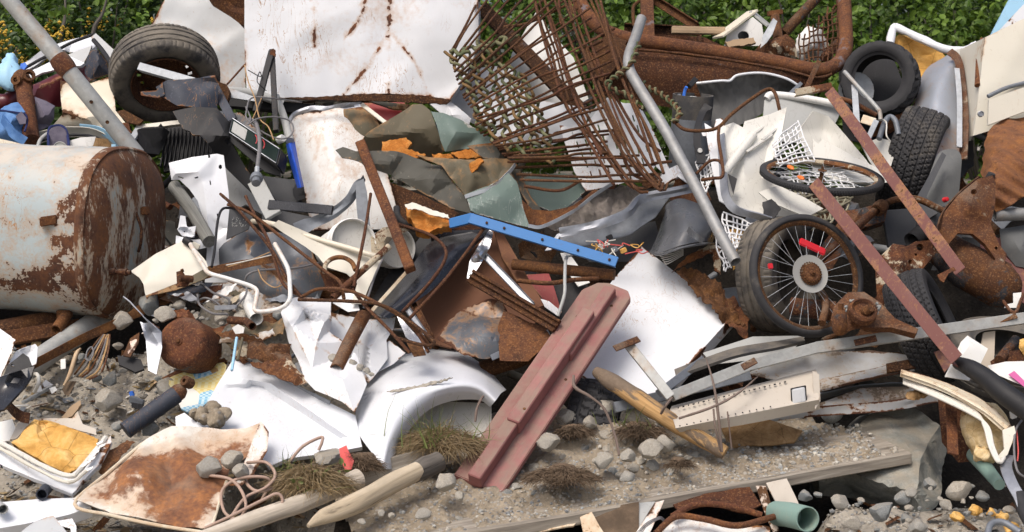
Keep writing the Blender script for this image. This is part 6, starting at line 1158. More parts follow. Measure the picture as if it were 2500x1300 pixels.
mk('spoke_guard',lathe([(.035,.034),(.09,.036),(.096,.038),(.097,.036),(.09,.033),(.035,.031)],c,z,60),MT['disc_clear'],t,40)
for k,(r_,h)in enumerate(((.058,.040),(.0535,.0435),(.049,.047),(.0445,.0505),(.039,.054))):
 V,FC,n=[],[],2*(26-k*2)
 for hh in(h,h+.0032):
  for j in range(n):a=2*math.pi*j/n;rr=r_+(.0035 if j%2 else-.001);V.append(c+x*rr*math.cos(a)+y*rr*math.sin(a)+z*hh)
 FC=[list(range(n))[::-1],list(range(n,2*n))]+[[j,(j+1)%n,n+(j+1)%n,n+j]for j in range(n)]
 mk('sprocket',(V,FC,{}),MT['rust_arm'],t,20)
mk('axle_nut',lathe([(0,.078),(.006,.078),(.006,.066),(.013,.064),(.014,.058),(.02,.058),(.02,.05)],c,z,14),MT['rust_mid'],t)
mk('reflector',box(c+(x*.3+y*.95).normalized()*.15+z*.012,(x*.95-y*.45).normalized()*.075,(x*.45+y*.95).normalized()*.019,z*.005,.006),MT['red_plastic'],t);mk('reflector',box(c-x*.20+y*.05+z*.01,x*.012,y*.014,z*.008,.003),MT['red_plastic'],t)
# bars
def lbar(name,lb,a,b,wd,mt):return one(name,lb,'metal angle',beam(V3(a),V3(b),angle_(wd,wd,.006),up=(-TOCAM+Vector((.55,0,.1))).normalized(),seg=14,wob=.006),MT[mt])
lbar('angle_bar','upper red brown angle bar slanting down to the rear axle parts',(2012,232,-.86),(2332,672,-.72),.062,'primer_red')
lbar('angle_bar','lower red brown angle bar slanting down past the spoked bicycle wheel',(1974,456,-.95),(2322,890,-.72),.066,'primer_red')
pl('bar_foot','small rusty foot plate at the lower end of the upper angle bar','metal plate',[(2288,672),(2328,652),(2334,660),(2316,668),(2304,690),(2296,686)],'rust_mid',off=-.76,k=.4,thick=.008,res=.012)
bm_('rusty_angle','short cream rusty angle at the top of the upper red brown bar','metal angle',(1944,234,-.66),(2034,218,-.66),angle_(.04,.035,.006),'rust_cream',up=-TOCAM)
tb('galvanized_rod','bent galvanized rod in front of the bare black tyre','rod',[(2062,176,-.62),(2080,196,-.64),(2140,262,-.62),(2148,276,-.62),(2150,294,-.6)],.012,'galv_pole',curve=4,sides=12)
bm_('flat_bar','upright pale flat bar left of the bare black tyre','metal bar',(2086,208,-.6),(2094,334,-.56),rect(.035,.008),'galv_light',up=TOCAM);bm_('flat_bar','small drilled cream plate under the bent galvanized rod','metal plate',(2104,290,-.6),(2136,300,-.6),rect(.05,.008),'yellowed_enamel',up=TOCAM);bm_('flat_bar','short bright flat bar bolted below the bent galvanized rod','metal bar',(2140,294,-.62),(2118,342,-.58),rect(.03,.008),'galv_light',up=TOCAM)
tb('rusty_tube','rusty brown tube passing behind the upright flat bar','tube',[(2030,236,-.5),(2080,250,-.5),(2140,282,-.46)],.014,'rust_arm',curve=4);tb('chair_frame','grey bent chair tube right of the small drilled plate','tube',[(2146,340,-.44),(2160,300,-.48),(2172,286,-.48),(2186,296,-.48),(2194,330,-.44)],.016,'lead_grey',curve=6);tb('thin_white_wire','thin white cable looping beside the grey chair tube','cable',[(2150,290,-.52),(2164,300,-.54),(2164,330,-.54),(2174,346,-.5)],.004,'wire_white',curve=5)
# right edge
pl('yellow_liner','white framed box panel with a bright ochre foam lining','foam panel',[(2180,95),(2196,84),(2300,128),(2316,150),(2262,190),(2228,196),(2200,150)],'foam_yellow',off=.05,k=.2,thick=.03,inner=[(2240,140,.06)]);tb('white_box_edge','torn white edge along the top of the ochre lined box','metal edge',[(2172,118,-.1),(2180,72,-.12),(2200,74,-.12),(2300,118,-.12),(2350,124,-.12),(2382,112,-.1)],.026,'white_enamel',curve=5,rough=.008,rfreq=14)
pl('white_wing','pale beige panel with a round ochre hole right of the blue grey fender','panel',[(2330,124),(2366,114),(2392,140),(2384,230),(2376,330),(2344,400),(2344,250)],'ivory_dirty',off=-.02,k=.2,thick=.02,crump=.01,holes=[[(2372+11*math.cos(a),190+11*math.sin(a))for a in np.linspace(0,6.28,13)[:-1]]]);pl('ochre_backing','ochre foam behind the round hole of the beige panel','foam',[(2350,170),(2392,170),(2390,210),(2352,210)],'foam_orange',off=.05,k=.2)
lf('curved_fender','blue grey curved fender with a rusty right half and dented top','fender',[[(2316,134,-.1),(2258,172,-.1),(2234,240,-.08),(2216,330,-.05),(2230,420,0)],[(2330,146,-.26),(2296,196,-.3),(2276,280,-.3),(2268,360,-.28),(2280,430,-.2)],[(2342,146,-.22),(2346,220,-.24),(2352,300,-.24),(2346,380,-.22),(2340,430,-.2)]],'fender_blue',thick=.01,nu=40,nv=20,amp=.01)
rb('fender_flange','rusty flange strip along the right edge of the curved fender','metal strip',[(2318,126,-.34),(2340,150,-.36),(2352,230,-.36),(2356,310,-.36),(2352,390,-.32)],.045,'rust_arm',up=Vector((.8,-.5,.2)),t=.01);rb('blue_strip','narrow shiny blue grey strip left of the rusty flange','metal strip',[(2336,168,-.38),(2342,240,-.4),(2342,360,-.38)],.03,'galv_light',up=Vector((1,0,0)),t=.008)
t=T('white_freezer','battered white chest freezer leaning in at the right edge','freezer',V3((2450,320,-.5)));mk('body',plate([(2405,92),(2520,36),(2540,262),(2480,300),(2376,332),(2388,240)],-.6,.15,back=FW*.5,amp=.006,res=.03,inner=[(2450,180,-.02)]),MT['cream_clean'],t)
mk('lid_seam',tube([V3((2412,236,-.625)),V3((2460,214,-.64)),V3((2530,196,-.64))],.012,8,4),MT['lead_grey'],t);mk('lower_panel',plate([(2414,244),(2520,206),(2530,262),(2412,306)],-.64,.15,thick=.02,amp=.004),MT['cream_clean'],t);mk('lock',lathe([(0,.006),(.012,.006),(.014,.012),(.017,.01),(.018,0)],V3((2394,279,-.66)),Vector((-.05,-1,.1)),20),MT['alu'],t)
tb('rusty_edge','torn rusty strip down the left side of the white freezer','metal strip',[(2398,96,-.58),(2390,150,-.6),(2386,210,-.6)],.016,'rust_mid',rough=.01);pl('blue_board','light blue panel with a white edge behind the freezer top','panel',[(2420,84),(2474,-20),(2560,-60),(2540,30)],'sky_plastic',off=-.3,k=.15,thick=.03);pl('white_board','white panel in front of the light blue one at the top right corner','panel',[(2440,74),(2500,10),(2540,-10),(2540,30)],'white_clean',off=-.4,k=.15,thick=.02)
g=loft([[(2396,430,-.5),(2410,330,-.52),(2450,292,-.52),(2530,290,-.5)],[(2410,480,-.66),(2440,400,-.72),(2480,370,-.72),(2540,360,-.7)],[(2430,520,-.55),(2470,500,-.62),(2500,480,-.64),(2550,470,-.6)]],60,60,.01,amp=.012)
g=([p+TOCAM*.016*math.sin(p.z*75+p.x*32+6*noise.noise(p*2))for p in g[0]],g[1],g[2]);one('corrugated_drum','crushed orange rusty corrugated drum at the right edge','drum',g,MT['rust_corr'],None,60)
pl('grey_fairing','speckled dark grey plastic fairing behind the leaning winter tyre','plastic panel',[(2292,366),(2336,362),(2350,378),(2338,500),(2272,540),(2240,500),(2268,430)],'grey_speckle',off=-.3,k=.4,inner=[(2310,430,-.06)],round_=2,thick=.02);pl('grey_fairing','smooth blue grey plastic fin right of the winter tyre','plastic panel',[(2300,372),(2310,380),(2262,480),(2290,520),(2240,550),(2228,500),(2262,440)],'dark_grey_plastic',off=-.42,k=.4,thick=.02)
bm_('speckled_sheet','flat dark grey panel right of the rusty axle tube','panel',(2160,560,-.3),(2340,545,-.2),rect(.2,.02),'dark_grey_plastic',up=TOCAM)
# axle parts
def holes_(*cs):return[[(x+r_*math.cos(a),y+r_*math.sin(a))for a in np.linspace(0,6.28,11)[:-1]]for x,y,r_ in cs]
pl('suspension_arm','dark thick suspension arm with bolts behind the lower angle bar','suspension arm',[(2008,596),(2036,560),(2064,514),(2104,508),(2150,496),(2170,500),(2160,540),(2110,556),(2064,600),(2030,660),(2000,650)],'rust_axle',off=-.42,k=.4,inner=[(2090,540,-.06)],thick=.06,res=.02,holes=holes_((2032,558,4)))
tb('axle_tube','rusty cream steering tube behind the spoked bicycle wheel','tube',[(1994,642,-.5),(2056,586,-.54),(2144,508,-.54)],.022,'rust_arm',sides=14);one('tube_clamp','rusty clamp where the steering tube meets the sway bar','clamp',lathe([(.02,-.03),(.035,-.03),(.04,0),(.035,.03),(.02,.03)],V3((2148,508,-.56)),V3((2144,508,-.54))-V3((2056,586,-.54)),20,.004,20),MT['rust_arm'])
tb('sway_bar','rusty bent sway bar running right from the clamp','bar',[(2142,512,-.5),(2168,494,-.56),(2200,486,-.58),(2240,487,-.56),(2280,504,-.54),(2316,522,-.5)],.018,'rust_arm',curve=6,sides=12)
pl('axle_bracket','cream and rust axle bracket with several holes in the right middle','bracket',[(2136,642),(2180,596,-.02),(2214,602),(2236,590),(2284,586),(2286,616),(2250,660),(2206,734),(2170,800),(2146,790),(2140,712)],'rust_cream',off=-.46,k=.4,inner=[(2200,640,-.09),(2180,700,-.05)],creases=[(2,11,12)],thick=.05,res=.016,holes=holes_((2246,604,9),(2222,640,6),(2236,622,3),(2174,680,9)))
t=T('control_arm','rust speckled control arm with a round boss at the upper right','suspension arm',V3((2380,660,-.5)))
mk('arm',plate([(2280,594),(2298,528),(2338,478),(2388,436,-.02),(2424,428),(2432,446),(2430,500),(2418,548),(2440,598),(2458,620),(2452,650),(2436,676),(2418,664),(2430,632),(2404,596),(2374,572),(2338,570),(2308,606)],-.66,.35,inner=[(2370,500,-.06),(2350,530,-.02)],thick=.03,amp=.006,res=.014,holes=holes_((2378,470,8),(2432,606,4))),MT['rust_arm'],t)
mk('boss',lathe([(.065,-.01),(.062,.015),(.05,.03),(.036,.03),(.03,.012),(.022,.012),(.02,.05),(.014,.055),(0,.055)],V3((2376,503,-.74)),Vector((.2,-.9,.35)),32,.004,20),MT['rust_mid'],t);mk('bush',lathe([(0,.03),(.02,.03),(.024,.0),(.024,-.03)],V3((2416,436,-.72)),Vector((.3,-.3,.9)),20),MT['rubber_clean'],t)
mk('rim_flange',ribbon([V3((2282,592,-.7)),V3((2300,528,-.72)),V3((2340,478,-.72)),V3((2390,436,-.72))],.03,.008,Vector((-.4,-.6,.5))),MT['rust_arm'],t)
t=T('control_arm','rust brown control arm with a bowl and ball joint under the spoked wheel','suspension arm',V3((2120,810,-.6)))
mk('arm',plate([(2028,782),(2036,748),(2070,714,-.02),(2110,712),(2150,740),(2186,778),(2242,804),(2236,816),(2176,800),(2110,800),(2064,810)],-.76,.6,inner=[(2104,758,-.06)],thick=.04,amp=.005,res=.014),MT['rust_arm'],t)
mk('boss',lathe([(.07,-.01),(.066,.02),(.054,.03),(.04,.012),(.0,.006)],V3((2106,762,-.86)),Vector((.05,-.75,.65)),32,.004,20),MT['rust_mid'],t);mk('pin',lathe([(0,.05),(.02,.05),(.022,.03),(.026,.02),(.02,0)],V3((2108,764,-.86)),Vector((.5,-.6,.5)),16),MT['rust_dark'],t)
mk('ball_joint',lathe([(0,.10),(.012,.1),(.014,.07),(.02,.065),(.03,.05),(.034,.02),(.038,0),(.034,-.03),(.02,-.05),(0,-.05)],V3((2050,792,-.82)),Vector((.02,-.1,1)),20,.003,20),MT['rust_axle'],t)
for i in range(14):a=random.uniform(0,6.28);q=V3((2106+40*math.cos(a),752+22*math.sin(a),-.85));tag(mk('stone',rockg(q,random.uniform(.006,.014),i,2),MT['stone_blue']),'tiny grey stone caught in the bowl of the lower control arm','stone','tiny stones in the control arm bowl')
tb('axle_housing','thick dark axle housing at the right behind the control arm','axle housing',[(2286,596,-.3),(2360,650,-.34),(2440,696,-.34),(2470,706,-.3)],[.09,.12,.12,.08],'rust_axle',sides=24,curve=5,rough=.006,rfreq=8);tb('bent_tube','bent rusty tube inside the lower part of the spoked wheel','tube',[(1992,706,-.4),(2010,722,-.44),(2016,752,-.46),(2006,790,-.46)],.02,'rust_arm',curve=5);tb('dark_pipe','rusty dark pipe behind the bottom of the spoked wheel','pipe',[(1930,750,-.3),(2040,760,-.34)],.05,'rust_axle',rough=.004)
t=T('rubber_bellows','black ribbed rubber bellows beside the upper angle bar','bellows',V3((2265,570,-.4)));mk('bellows',lathe([(.04+.007*math.cos(i*math.pi),i*.012)for i in range(16)],V3((2226,590,-.42)),V3((2300,530,-.42))-V3((2226,590,-.42)),24),MT['rubber_clean'],t,60)
V,FC,n=[],[],96;c=V3((2470,660,-.2));x,y,z=basis(Vector((.1,-.8,.6)))
for hh in(0,.006):
 for j in range(n):a=6.28318*j/n;rr=.20+(.008 if j%2 else-.004);V.append(c+x*rr*math.cos(a)+y*rr*math.sin(a)+z*hh)
one('saw_blade','dark red brown toothed saw blade behind the axle housing','saw blade',(V,[list(range(n))[::-1],list(range(n,2*n))]+[[j,(j+1)%n,n+(j+1)%n,n+j]for j in range(n)],{}),MT['primer_red'],None,20)
tb('grey_pipe','blue grey pipe end entering at the right edge','pipe',[(2428,526,-.5),(2520,522,-.5)],.034,'galv',sides=18,hollow=.05);pl('dark_tub','round dark grey plastic tub below the grey pipe at the right edge','plastic tub',[(2440,560),(2500,550),(2530,560),(2530,660),(2480,650),(2446,610)],'grey_speckle',off=-.3,k=.4,inner=[(2490,600,-.08)])
one('red_lamp','tiny red and chrome lamp beside the speckled fairing','lamp',lathe([(0,.02),(.012,.016),(.014,0),(.014,-.01)],V3((2308,488,-.6)),Vector((.4,-.8,.2)),14),MT['red_plastic'])
pl('rusty_flakes','heap of flaking orange rusty sheet right of the freezer door','scrap metal',[(1650,668),(1690,648),(1726,668),(1760,690),(1800,760),(1820,790),(1760,780),(1700,720)],'rust_flake',off=-.2,k=.6,crump=.08,cfreq=7,res=.013,jag=4,thick=.006);pl('curled_strip','curled rusty cream strip behind the flaking sheet','metal strip',[(1640,664),(1680,622),(1740,594),(1758,600),(1760,670),(1744,660),(1740,616),(1690,636)],'rust_cream',off=-.3,k=.5,crump=.02,res=.014,thick=.008,jag=2)
pl('rusty_flakes','dark rusty bent scraps left of the spoked wheel','scrap metal',[(1740,740),(1790,720),(1830,770),(1826,830),(1780,800)],'rust_mid',off=-.12,k=.6,crump=.06,cfreq=8,res=.015,jag=3)
# ---------------------------------------------------------------- foreground
OFS=-.12
lf('car_fender','white car fender with a round wheel arch standing in the dirt','car fender',[[(868,1010,.0),(880,958,.02),(920,905,.06),(976,870,.1),(1050,853,.12),(1122,859,.12),(1184,896,.12),(1236,952,.12)],[(876,1060,-.10),(900,990,-.12),(950,930,-.12),(1010,896,-.1),(1070,884,-.08),(1130,890,-.06),(1180,916,-.02),(1224,960,.02)],[(926,1128,-.22),(938,1060,-.26),(968,996,-.28),(1024,950,-.26),(1080,936,-.24),(1136,932,-.2),(1180,946,-.14),(1212,976,-.08)],[(944,1146,-.17),(960,1080,-.22),(992,1022,-.24),(1040,978,-.22),(1090,958,-.2),(1140,953,-.16),(1176,964,-.1),(1202,988,-.04)],[(974,1140,-.02),(984,1084,-.06),(1010,1036,-.08),(1050,1000,-.08),(1100,981,-.06),(1146,976,-.04),(1176,980,0),(1196,994,.02)]],'white_car',nu=70,nv=40,thick=.004,amp=.002,off=OFS)
pl('dirt_scrape','rough brown scrape of dirt lying across the white fender','dirt',[(944,956),(1000,944),(1060,930),(1106,921),(1080,932),(1010,950),(970,956)],'gravel_soil',off=-.385,k=.6,crump=.008,jag=2,res=.008,thick=.006)
pl('cream_board','rough cream board inside the arch of the white fender','board',[(1010,1040),(1060,980),(1200,985),(1200,1060),(1100,1090),(990,1090)],'ivory_dirty',off=.06,k=.4)
t=T('car_door','large white car door skin with a pressed recess lying behind the rusty tray','car door',V3((700,1130,-.1)))
mk('skin',plate([(576,868),(700,934),(780,972),(868,1016),(884,1092,-.02),(820,1104),(700,1120),(655,1140),(600,1060),(470,1052),(505,985),(530,940)],-.22,.85,inner=[(616,940,.05),(590,954,.05),(640,946,.05),(832,1072,.05),(790,1094,.05),(560,1026,.05),(608,928,-.01),(660,936,-.01),(850,1068,-.01)],creases=[(18,19,20),(12,14,15,16)],amp=.004,res=.022,back=Vector((0,.02,-.02))),MT['white_car'],t)
mk('edge_strip',ribbon([V3((578,866,-.25)),V3((700,932,-.25)),V3((806,984,-.25))],.018,.006,UP),MT['alu'],t)
for a,b in(((586,876),(592,880)),((604,884),(616,891))):mk('slot',beam(V3((*a,-.262)),V3((*b,-.262)),rect(.006,.012),up=TOCAM,bev=0),MT['black_plastic'],t)
pl('door_corner','folded white corner of sheet left of the car door','metal sheet',[(428,1018),(450,1008),(500,1048),(470,1052),(430,1048)],'white_car',off=-.26,k=.6,thick=.01,res=.015);pl('white_backing','flat white sheet under the pile of clay crumbs','metal sheet',[(480,1030),(560,1000),(640,1050),(600,1056),(500,1050)],'white_car',off=-.2,k=.9)
pl('white_sheet','crumpled white sheet with a rusty edge folded like a sack','metal sheet',[(686,764),(700,736),(722,726),(764,728),(808,735),(806,774),(800,812),(836,836),(868,868),(896,938),(880,976),(866,1008),(836,982),(800,966),(770,954),(744,926),(722,868),(696,800)],'white_enamel',off=-.42,k=.75,sm=14,inner=[(772,838,-.10),(752,776,.03),(790,790,-.07),(762,900,-.05),(836,928,-.06),(716,800,-.09),(740,752,-.05),(820,880,.02)],creases=[(4,24,20,18),(18,21,13),(18,25,22,11),(17,23,19,18),(23,21)],amp=.008,fold=.008,ffreq=6,thick=.003,res=.014,seed=3)
pl('white_sheet','bent white sheet behind the brown pipe with a torn rusty right edge','metal sheet',[(806,764),(870,776),(900,782),(966,778),(962,800),(942,832),(944,880),(900,938),(850,900),(790,840),(800,800)],'white_enamel',off=-.26,k=.7,inner=[(870,830,.07),(900,850,-.05)],sm=14,creases=[(0,11,7),(11,12,4),(12,8)],fold=.012,ffreq=5,amp=.01,thick=.004,res=.014,seed=4)
pl('white_sheet','small white sheet edge between the torn sheet and the fender','metal sheet',[(944,826),(990,862),(960,890),(920,910),(940,870)],'white_clean',off=-.2,k=.7,res=.02)
tb('brown_pipe','short stout rusty pipe lying on the white sheet behind the fender','pipe',[(822,902,-.42),(850,842,-.44),(888,770,-.46)],[.033,.033,.035],'rust_arm',hollow=.1,sides=20,rough=.0012)
t=T('floral_board','board covered with torn blue and yellow flowered checks','board',V3((480,1000,-.1)));mk('print',plate([(404,928),(440,912),(500,896),(548,882),(556,890),(542,930),(505,985),(470,1010),(440,1000),(430,965)],-.14,.8,thick=.012,amp=.004,round_=1),MT['floral_print'],t);mk('rusty_back',plate([(396,924),(430,906),(548,874),(554,882),(440,914),(408,934)],-.1,.8,thick=.02,res=.02),MT['rust_mid'],t)
t=T('shock_absorber','dark grey shock absorber with a rusty end lying on the gravel','shock absorber',V3((370,1040,-.2)))
mk('tube',tube([V3((306,1052,-.2)),V3((430,964,-.3))],.042,22,rough=.0015,rfreq=10),MT['navy_paint'],t,50);mk('neck',tube([V3((424,968,-.298)),V3((438,956,-.31)),V3((446,950,-.31))],[.040,.040,.03],20,rough=.001),MT['rust_arm'],t,50);mk('eye',lathe([(.010,-.026),(.024,-.026),(.027,-.02),(.027,.02),(.024,.026),(.010,.026),(.010,-.026)],V3((458,934,-.36)),Vector((-.55,-.8,.5)),22),MT['rust_arm'],t,40)
# freezer lid with foam
t=T('foam_lid','broken white freezer lid with cracked yellow orange foam at the left','freezer lid',V3((120,1180,-.1)))
mk('foam',plate([(28,1082),(84,1024,-.02),(150,1042),(240,1068),(236,1102),(170,1154),(92,1118)],-.32,.95,crump=.055,cfreq=5,amp=.012,thick=.05,res=.012,inner=[(118,1050,.03),(160,1090,-.03),(100,1080,-.04)],seed=6),MT['foam_yellow'],t)
mk('frame',plate([(-30,1082),(10,1092),(90,1138),(168,1168),(200,1150),(262,1076),(270,1064),(272,1080),(240,1138),(176,1206),(90,1172),(-30,1120)],-.36,.85,crump=.012,thick=.02,amp=.006,res=.02),MT['white_enamel'],t)
mk('gasket',tube([V3(p)for p in[(-20,1074,-.38),(14,1088,-.4),(92,1132,-.42),(166,1162,-.43),(198,1144,-.42),(258,1070,-.38)]],.012,8,5,rough=.004),MT['wire_white'],t);mk('gasket',tube([V3(p)for p in[(-20,1086,-.4),(10,1100,-.42),(90,1146,-.44),(168,1178,-.45),(210,1150,-.42)]],.009,8,5,rough=.004),MT['cream_clean'],t)
mk('liner',plate([(24,1074),(44,1034),(108,1022),(176,1022),(190,1004,-.03),(202,1036),(234,1048),(236,1064),(150,1040),(86,1022),(40,1072)],-.28,.7,thick=.006,amp=.006,jag=1),MT['tan_paint'],t)
for i in range(9):x,y=236+random.uniform(-14,14),1082+i*8;mk('liner_shard',plate([(x-i*5,y),(x-i*5+18,y-8),(x-i*5+16,y-2),(x-i*5+3,y+5)],-.44,.5,thick=.003,res=.01,seed=i),MT['white_plastic'],t)
pl('ribbed_sheet','small ribbed white plastic panel at the left edge behind the foam','plastic panel',[(-20,1036),(30,1024),(38,1046),(24,1076),(-20,1080)],'white_plastic',off=-.25,k=.7)
# rusty tray
t=T('rusty_tray','large white enamel tray eaten by orange rust lying in front','metal tray',V3((400,1280,-.2)))
mk('sheet',plate([(180,1230),(270,1150),(358,1078),(420,1052),(500,1044),(600,1046),(640,1032,-.04),(655,1058),(622,1110),(560,1150),(552,1178),(512,1300),(440,1290),(360,1276),(270,1256)],-.34,.95,inner=[(330,1150,-.08),(420,1180,.02),(470,1170,-.06),(500,1100,.02),(400,1230,-.02)],creases=[(15,16,17)],crump=.012,fold=.035,ffreq=2.6,seed=11,amp=.02,thick=.004,res=.014,ew=.085,cw=.12),MT['pan_rust'],t)
mk('rolled_edge',tube([V3(p)for p in[(512,1302,-.35),(440,1292,-.35),(360,1278,-.35),(270,1258,-.35),(182,1231,-.36),(270,1149,-.35),(358,1077,-.35),(420,1051,-.35)]],.008,8,5),MT['yellowed_enamel'],t);mk('rolled_edge',tube([V3((513,1302,-.35)),V3((534,1232,-.35)),V3((553,1176,-.35))],.007,8,4),MT['yellowed_enamel'],t)
pl('tray_wing','upright torn white flap with rusty edge right of the large rusty tray','metal sheet',[(622,1060),(636,1026),(656,1054),(652,1100),(618,1160),(590,1184),(560,1186),(600,1120)],'white_enamel_rusty',off=-.42,k=.6,thick=.004,res=.016,crump=.01)
pl('rust_clod','dark rusty clod wedged between the foam lid and rusty tray','scrap metal',[(240,1150),(262,1100),(310,1074),(330,1080),(290,1120),(256,1160)],'rust_mid',off=-.3,k=.8,crump=.05,res=.012,jag=3)
pl('white_sill','long white metal sill lying at the bottom left','metal panel',[(-30,1230),(90,1218),(180,1216),(222,1238),(170,1256),(60,1280),(-30,1296)],'white_car',off=-.3,k=.9,back=Vector((0,.03,-.05)),amp=.004)
pl('grey_scrap','dirty grey bent plate in front of the long white sill','metal plate',[(50,1300),(84,1270),(130,1258),(164,1300),(150,1330),(50,1330)],'grey_panel',off=-.42,k=.8,crump=.02);pl('white_clip','curved white metal clip at the bottom left','metal clip',[(140,1272),(176,1266),(186,1284),(186,1330),(176,1330),(172,1290),(150,1284)],'white_clean',off=-.42,k=.6,res=.015)
tb('grey_pipe','short dark grey pipe end under the foam lid','pipe',[(128,1176,-.2),(102,1208,-.35)],.026,'navy_paint',hollow=.06);tb('white_pipe','short dirty pipe end at the bottom left corner','pipe',[(-30,1216,-.25),(8,1244,-.4)],.022,'pale_grey_plastic',hollow=.06)
# left edge scraps
pl('white_flap','white sheet corner with a rivet poking in at the left edge','metal sheet',[(-30,790),(0,803),(38,830),(30,860),(0,925),(-30,950)],'white_clean',off=-.5,k=.6);pl('white_corner','folded white panel corner behind the black plastic at the left edge','metal sheet',[(20,890),(40,858),(86,840),(92,848),(88,888),(60,900)],'white_enamel',off=-.4,k=.6,inner=[(60,866,.05)],res=.02)
pl('black_guard','black torn plastic guard with a bright hole at the left edge','plastic guard',[(4,926),(20,890),(56,862),(70,872),(78,892),(60,905),(24,922)],'black_plastic',off=-.52,k=.6,holes=holes_((30,892,4)),thick=.008,res=.014);pl('dark_bowl','shiny dark grey plastic trough at the left edge','plastic trough',[(-30,930),(20,914),(84,894),(76,920),(60,945),(10,1000),(-30,1010)],'black_gloss',off=-.58,k=.6,inner=[(44,930,.06),(10,950,.04)],thick=.01)
rb('brown_strap','dark brown bent strap below the dark plastic trough','metal strap',[(0,960,-.35),(24,994,-.4),(50,1016,-.4),(72,1022,-.4)],.05,'rust_dark',up=UP);tb('white_hose','short bent white hose beside the dark plastic trough','hose',[(78,912,-.25),(92,916,-.32),(94,936,-.32),(84,958,-.25)],.009,'wire_white',curve=5)
bm_('white_profile','narrow white plastic profile lying on the gravel at the left','plastic strip',(56,984,-.06),(126,944,-.04),rect(.025,.014),'pale_grey_plastic',up=UP);bm_('white_profile','thin white strip beside the larger white profile on the gravel','plastic strip',(30,992,-.05),(70,990,-.05),rect(.012,.008),'white_plastic',up=UP)
for i,q in enumerate([[(120,948),(134,944),(140,952),(126,962)],[(148,878),(160,876),(160,900),(148,902)],[(86,942),(100,942),(104,956),(88,958)],[(104,936),(112,928),(130,940),(108,946)]]):pl('white_shard',('white shard right of the narrow profile on the gravel','tall white shard in the gravel below the rusty strap','white shard left of the narrow profile beside the white hose','bright foil shard just above the narrow white profile')[i],'plastic shard',q,('white_plastic','white_plastic','white_plastic','alu')[i],off=-.1,k=.4,res=.012,crump=.006)
tb('dry_stick','pale peeled stick standing in the gravel below the rusty strap','stick',[(156,942,-.12),(170,915,-.16),(186,866,-.22),(196,852,-.2)],[.006,.011,.012,.006],'wood_tan',curve=5)
for i in range(7):x=222+i*6;tb('wire_strand','thin brown wire in the bundle hanging from the rusty strap','wire',[(250+i*3,818,-.2),(x+6,846+i*2,-.26),(x-22+i*2,890+i*3,-.2),(x-40,915+i*2,-.12)],.005,('rust_arm','wire_grey','copper_wire')[i%3],'wire bundle hanging from the rusty strap',curve=5,sides=6)
tb('wire_loop','oval loop of grey wire below the bundle of strands','wire',[(214,856,-.28),(224,848,-.28),(228,862,-.27),(220,880,-.26),(210,876,-.26)],.004,'wire_grey',curve=6,closed=True);tb('copper_bit','curved copper coloured wire standing in the gravel below the loop','wire',[(214,925,-.1),(216,900,-.2),(226,872,-.24),(262,820,-.22)],.004,'copper_wire',curve=5)
pl('bark_piece','grey brown splintered wood piece on the gravel above the foam lid','wood',[(150,1018),(176,990),(196,978),(198,988),(176,1016),(158,1024)],'wood_tan',off=-.04,k=.9,thick=.02,res=.015,jag=1.5);pl('dead_leaf','crumpled dark brown rag in the gravel below the pale stick','rag',[(150,948),(164,930),(186,930),(178,948),(168,968),(158,964)],'root_brown',off=-.08,k=.5,crump=.03,res=.012)
t=T('brush','small dark scrubbing brush with a blue cap on the gravel','brush',V3((330,985,0)));mk('block',box(V3((334,980,-.06)),Vector((.034,0,-.012)),Vector((0,.02,0)),Vector((.004,-.004,.016)),.004),MT['lead_grey'],t);mk('cap',box(V3((322,962,-.06)),Vector((.010,0,.003)),Vector((0,.01,0)),Vector((-.004,0,.012)),.003),MT['bright_blue'],t)
for i in range(8):x=322+i*3.6;mk('bristle',tube([V3((x,984+i*.6,-.07)),V3((x+1,996+i,-.08))],.0035,5),MT['black_plastic'],t)
# cable coil and turf
for i,q in enumerate([[(500,1160,-.4),(560,1170,-.48),(590,1200,-.5),(600,1240,-.45),(580,1268,-.36),(548,1250,-.36),(542,1200,-.42),(580,1170,-.5),(640,1165,-.5),(660,1180,-.45),(640,1220,-.36)],[(500,1290,-.4),(560,1262,-.45),(640,1222,-.48),(676,1206,-.5),(690,1222,-.46),(676,1244,-.42),(630,1260,-.4),(540,1290,-.4)],[(604,1130,-.42),(650,1130,-.5),(672,1160,-.5),(650,1190,-.48),(600,1215,-.45),(566,1260,-.42)],[(596,1164,-.42),(610,1190,-.46),(640,1200,-.46),(700,1180,-.42)],[(706,1128,-.3),(740,1090,-.36),(784,1068,-.38),(786,1080,-.38),(778,1100,-.34)]]):
 tb('cable_loop',('long pinkish cable looping over the rusty tray corner','pinkish cable swinging out to a round loop in the turf','pinkish cable arching left of the turf','short pinkish cable crossing toward the turf','thin pinkish cable bowing over the white car door')[i],'cable',q,.007,'wire_tan',curve=8)
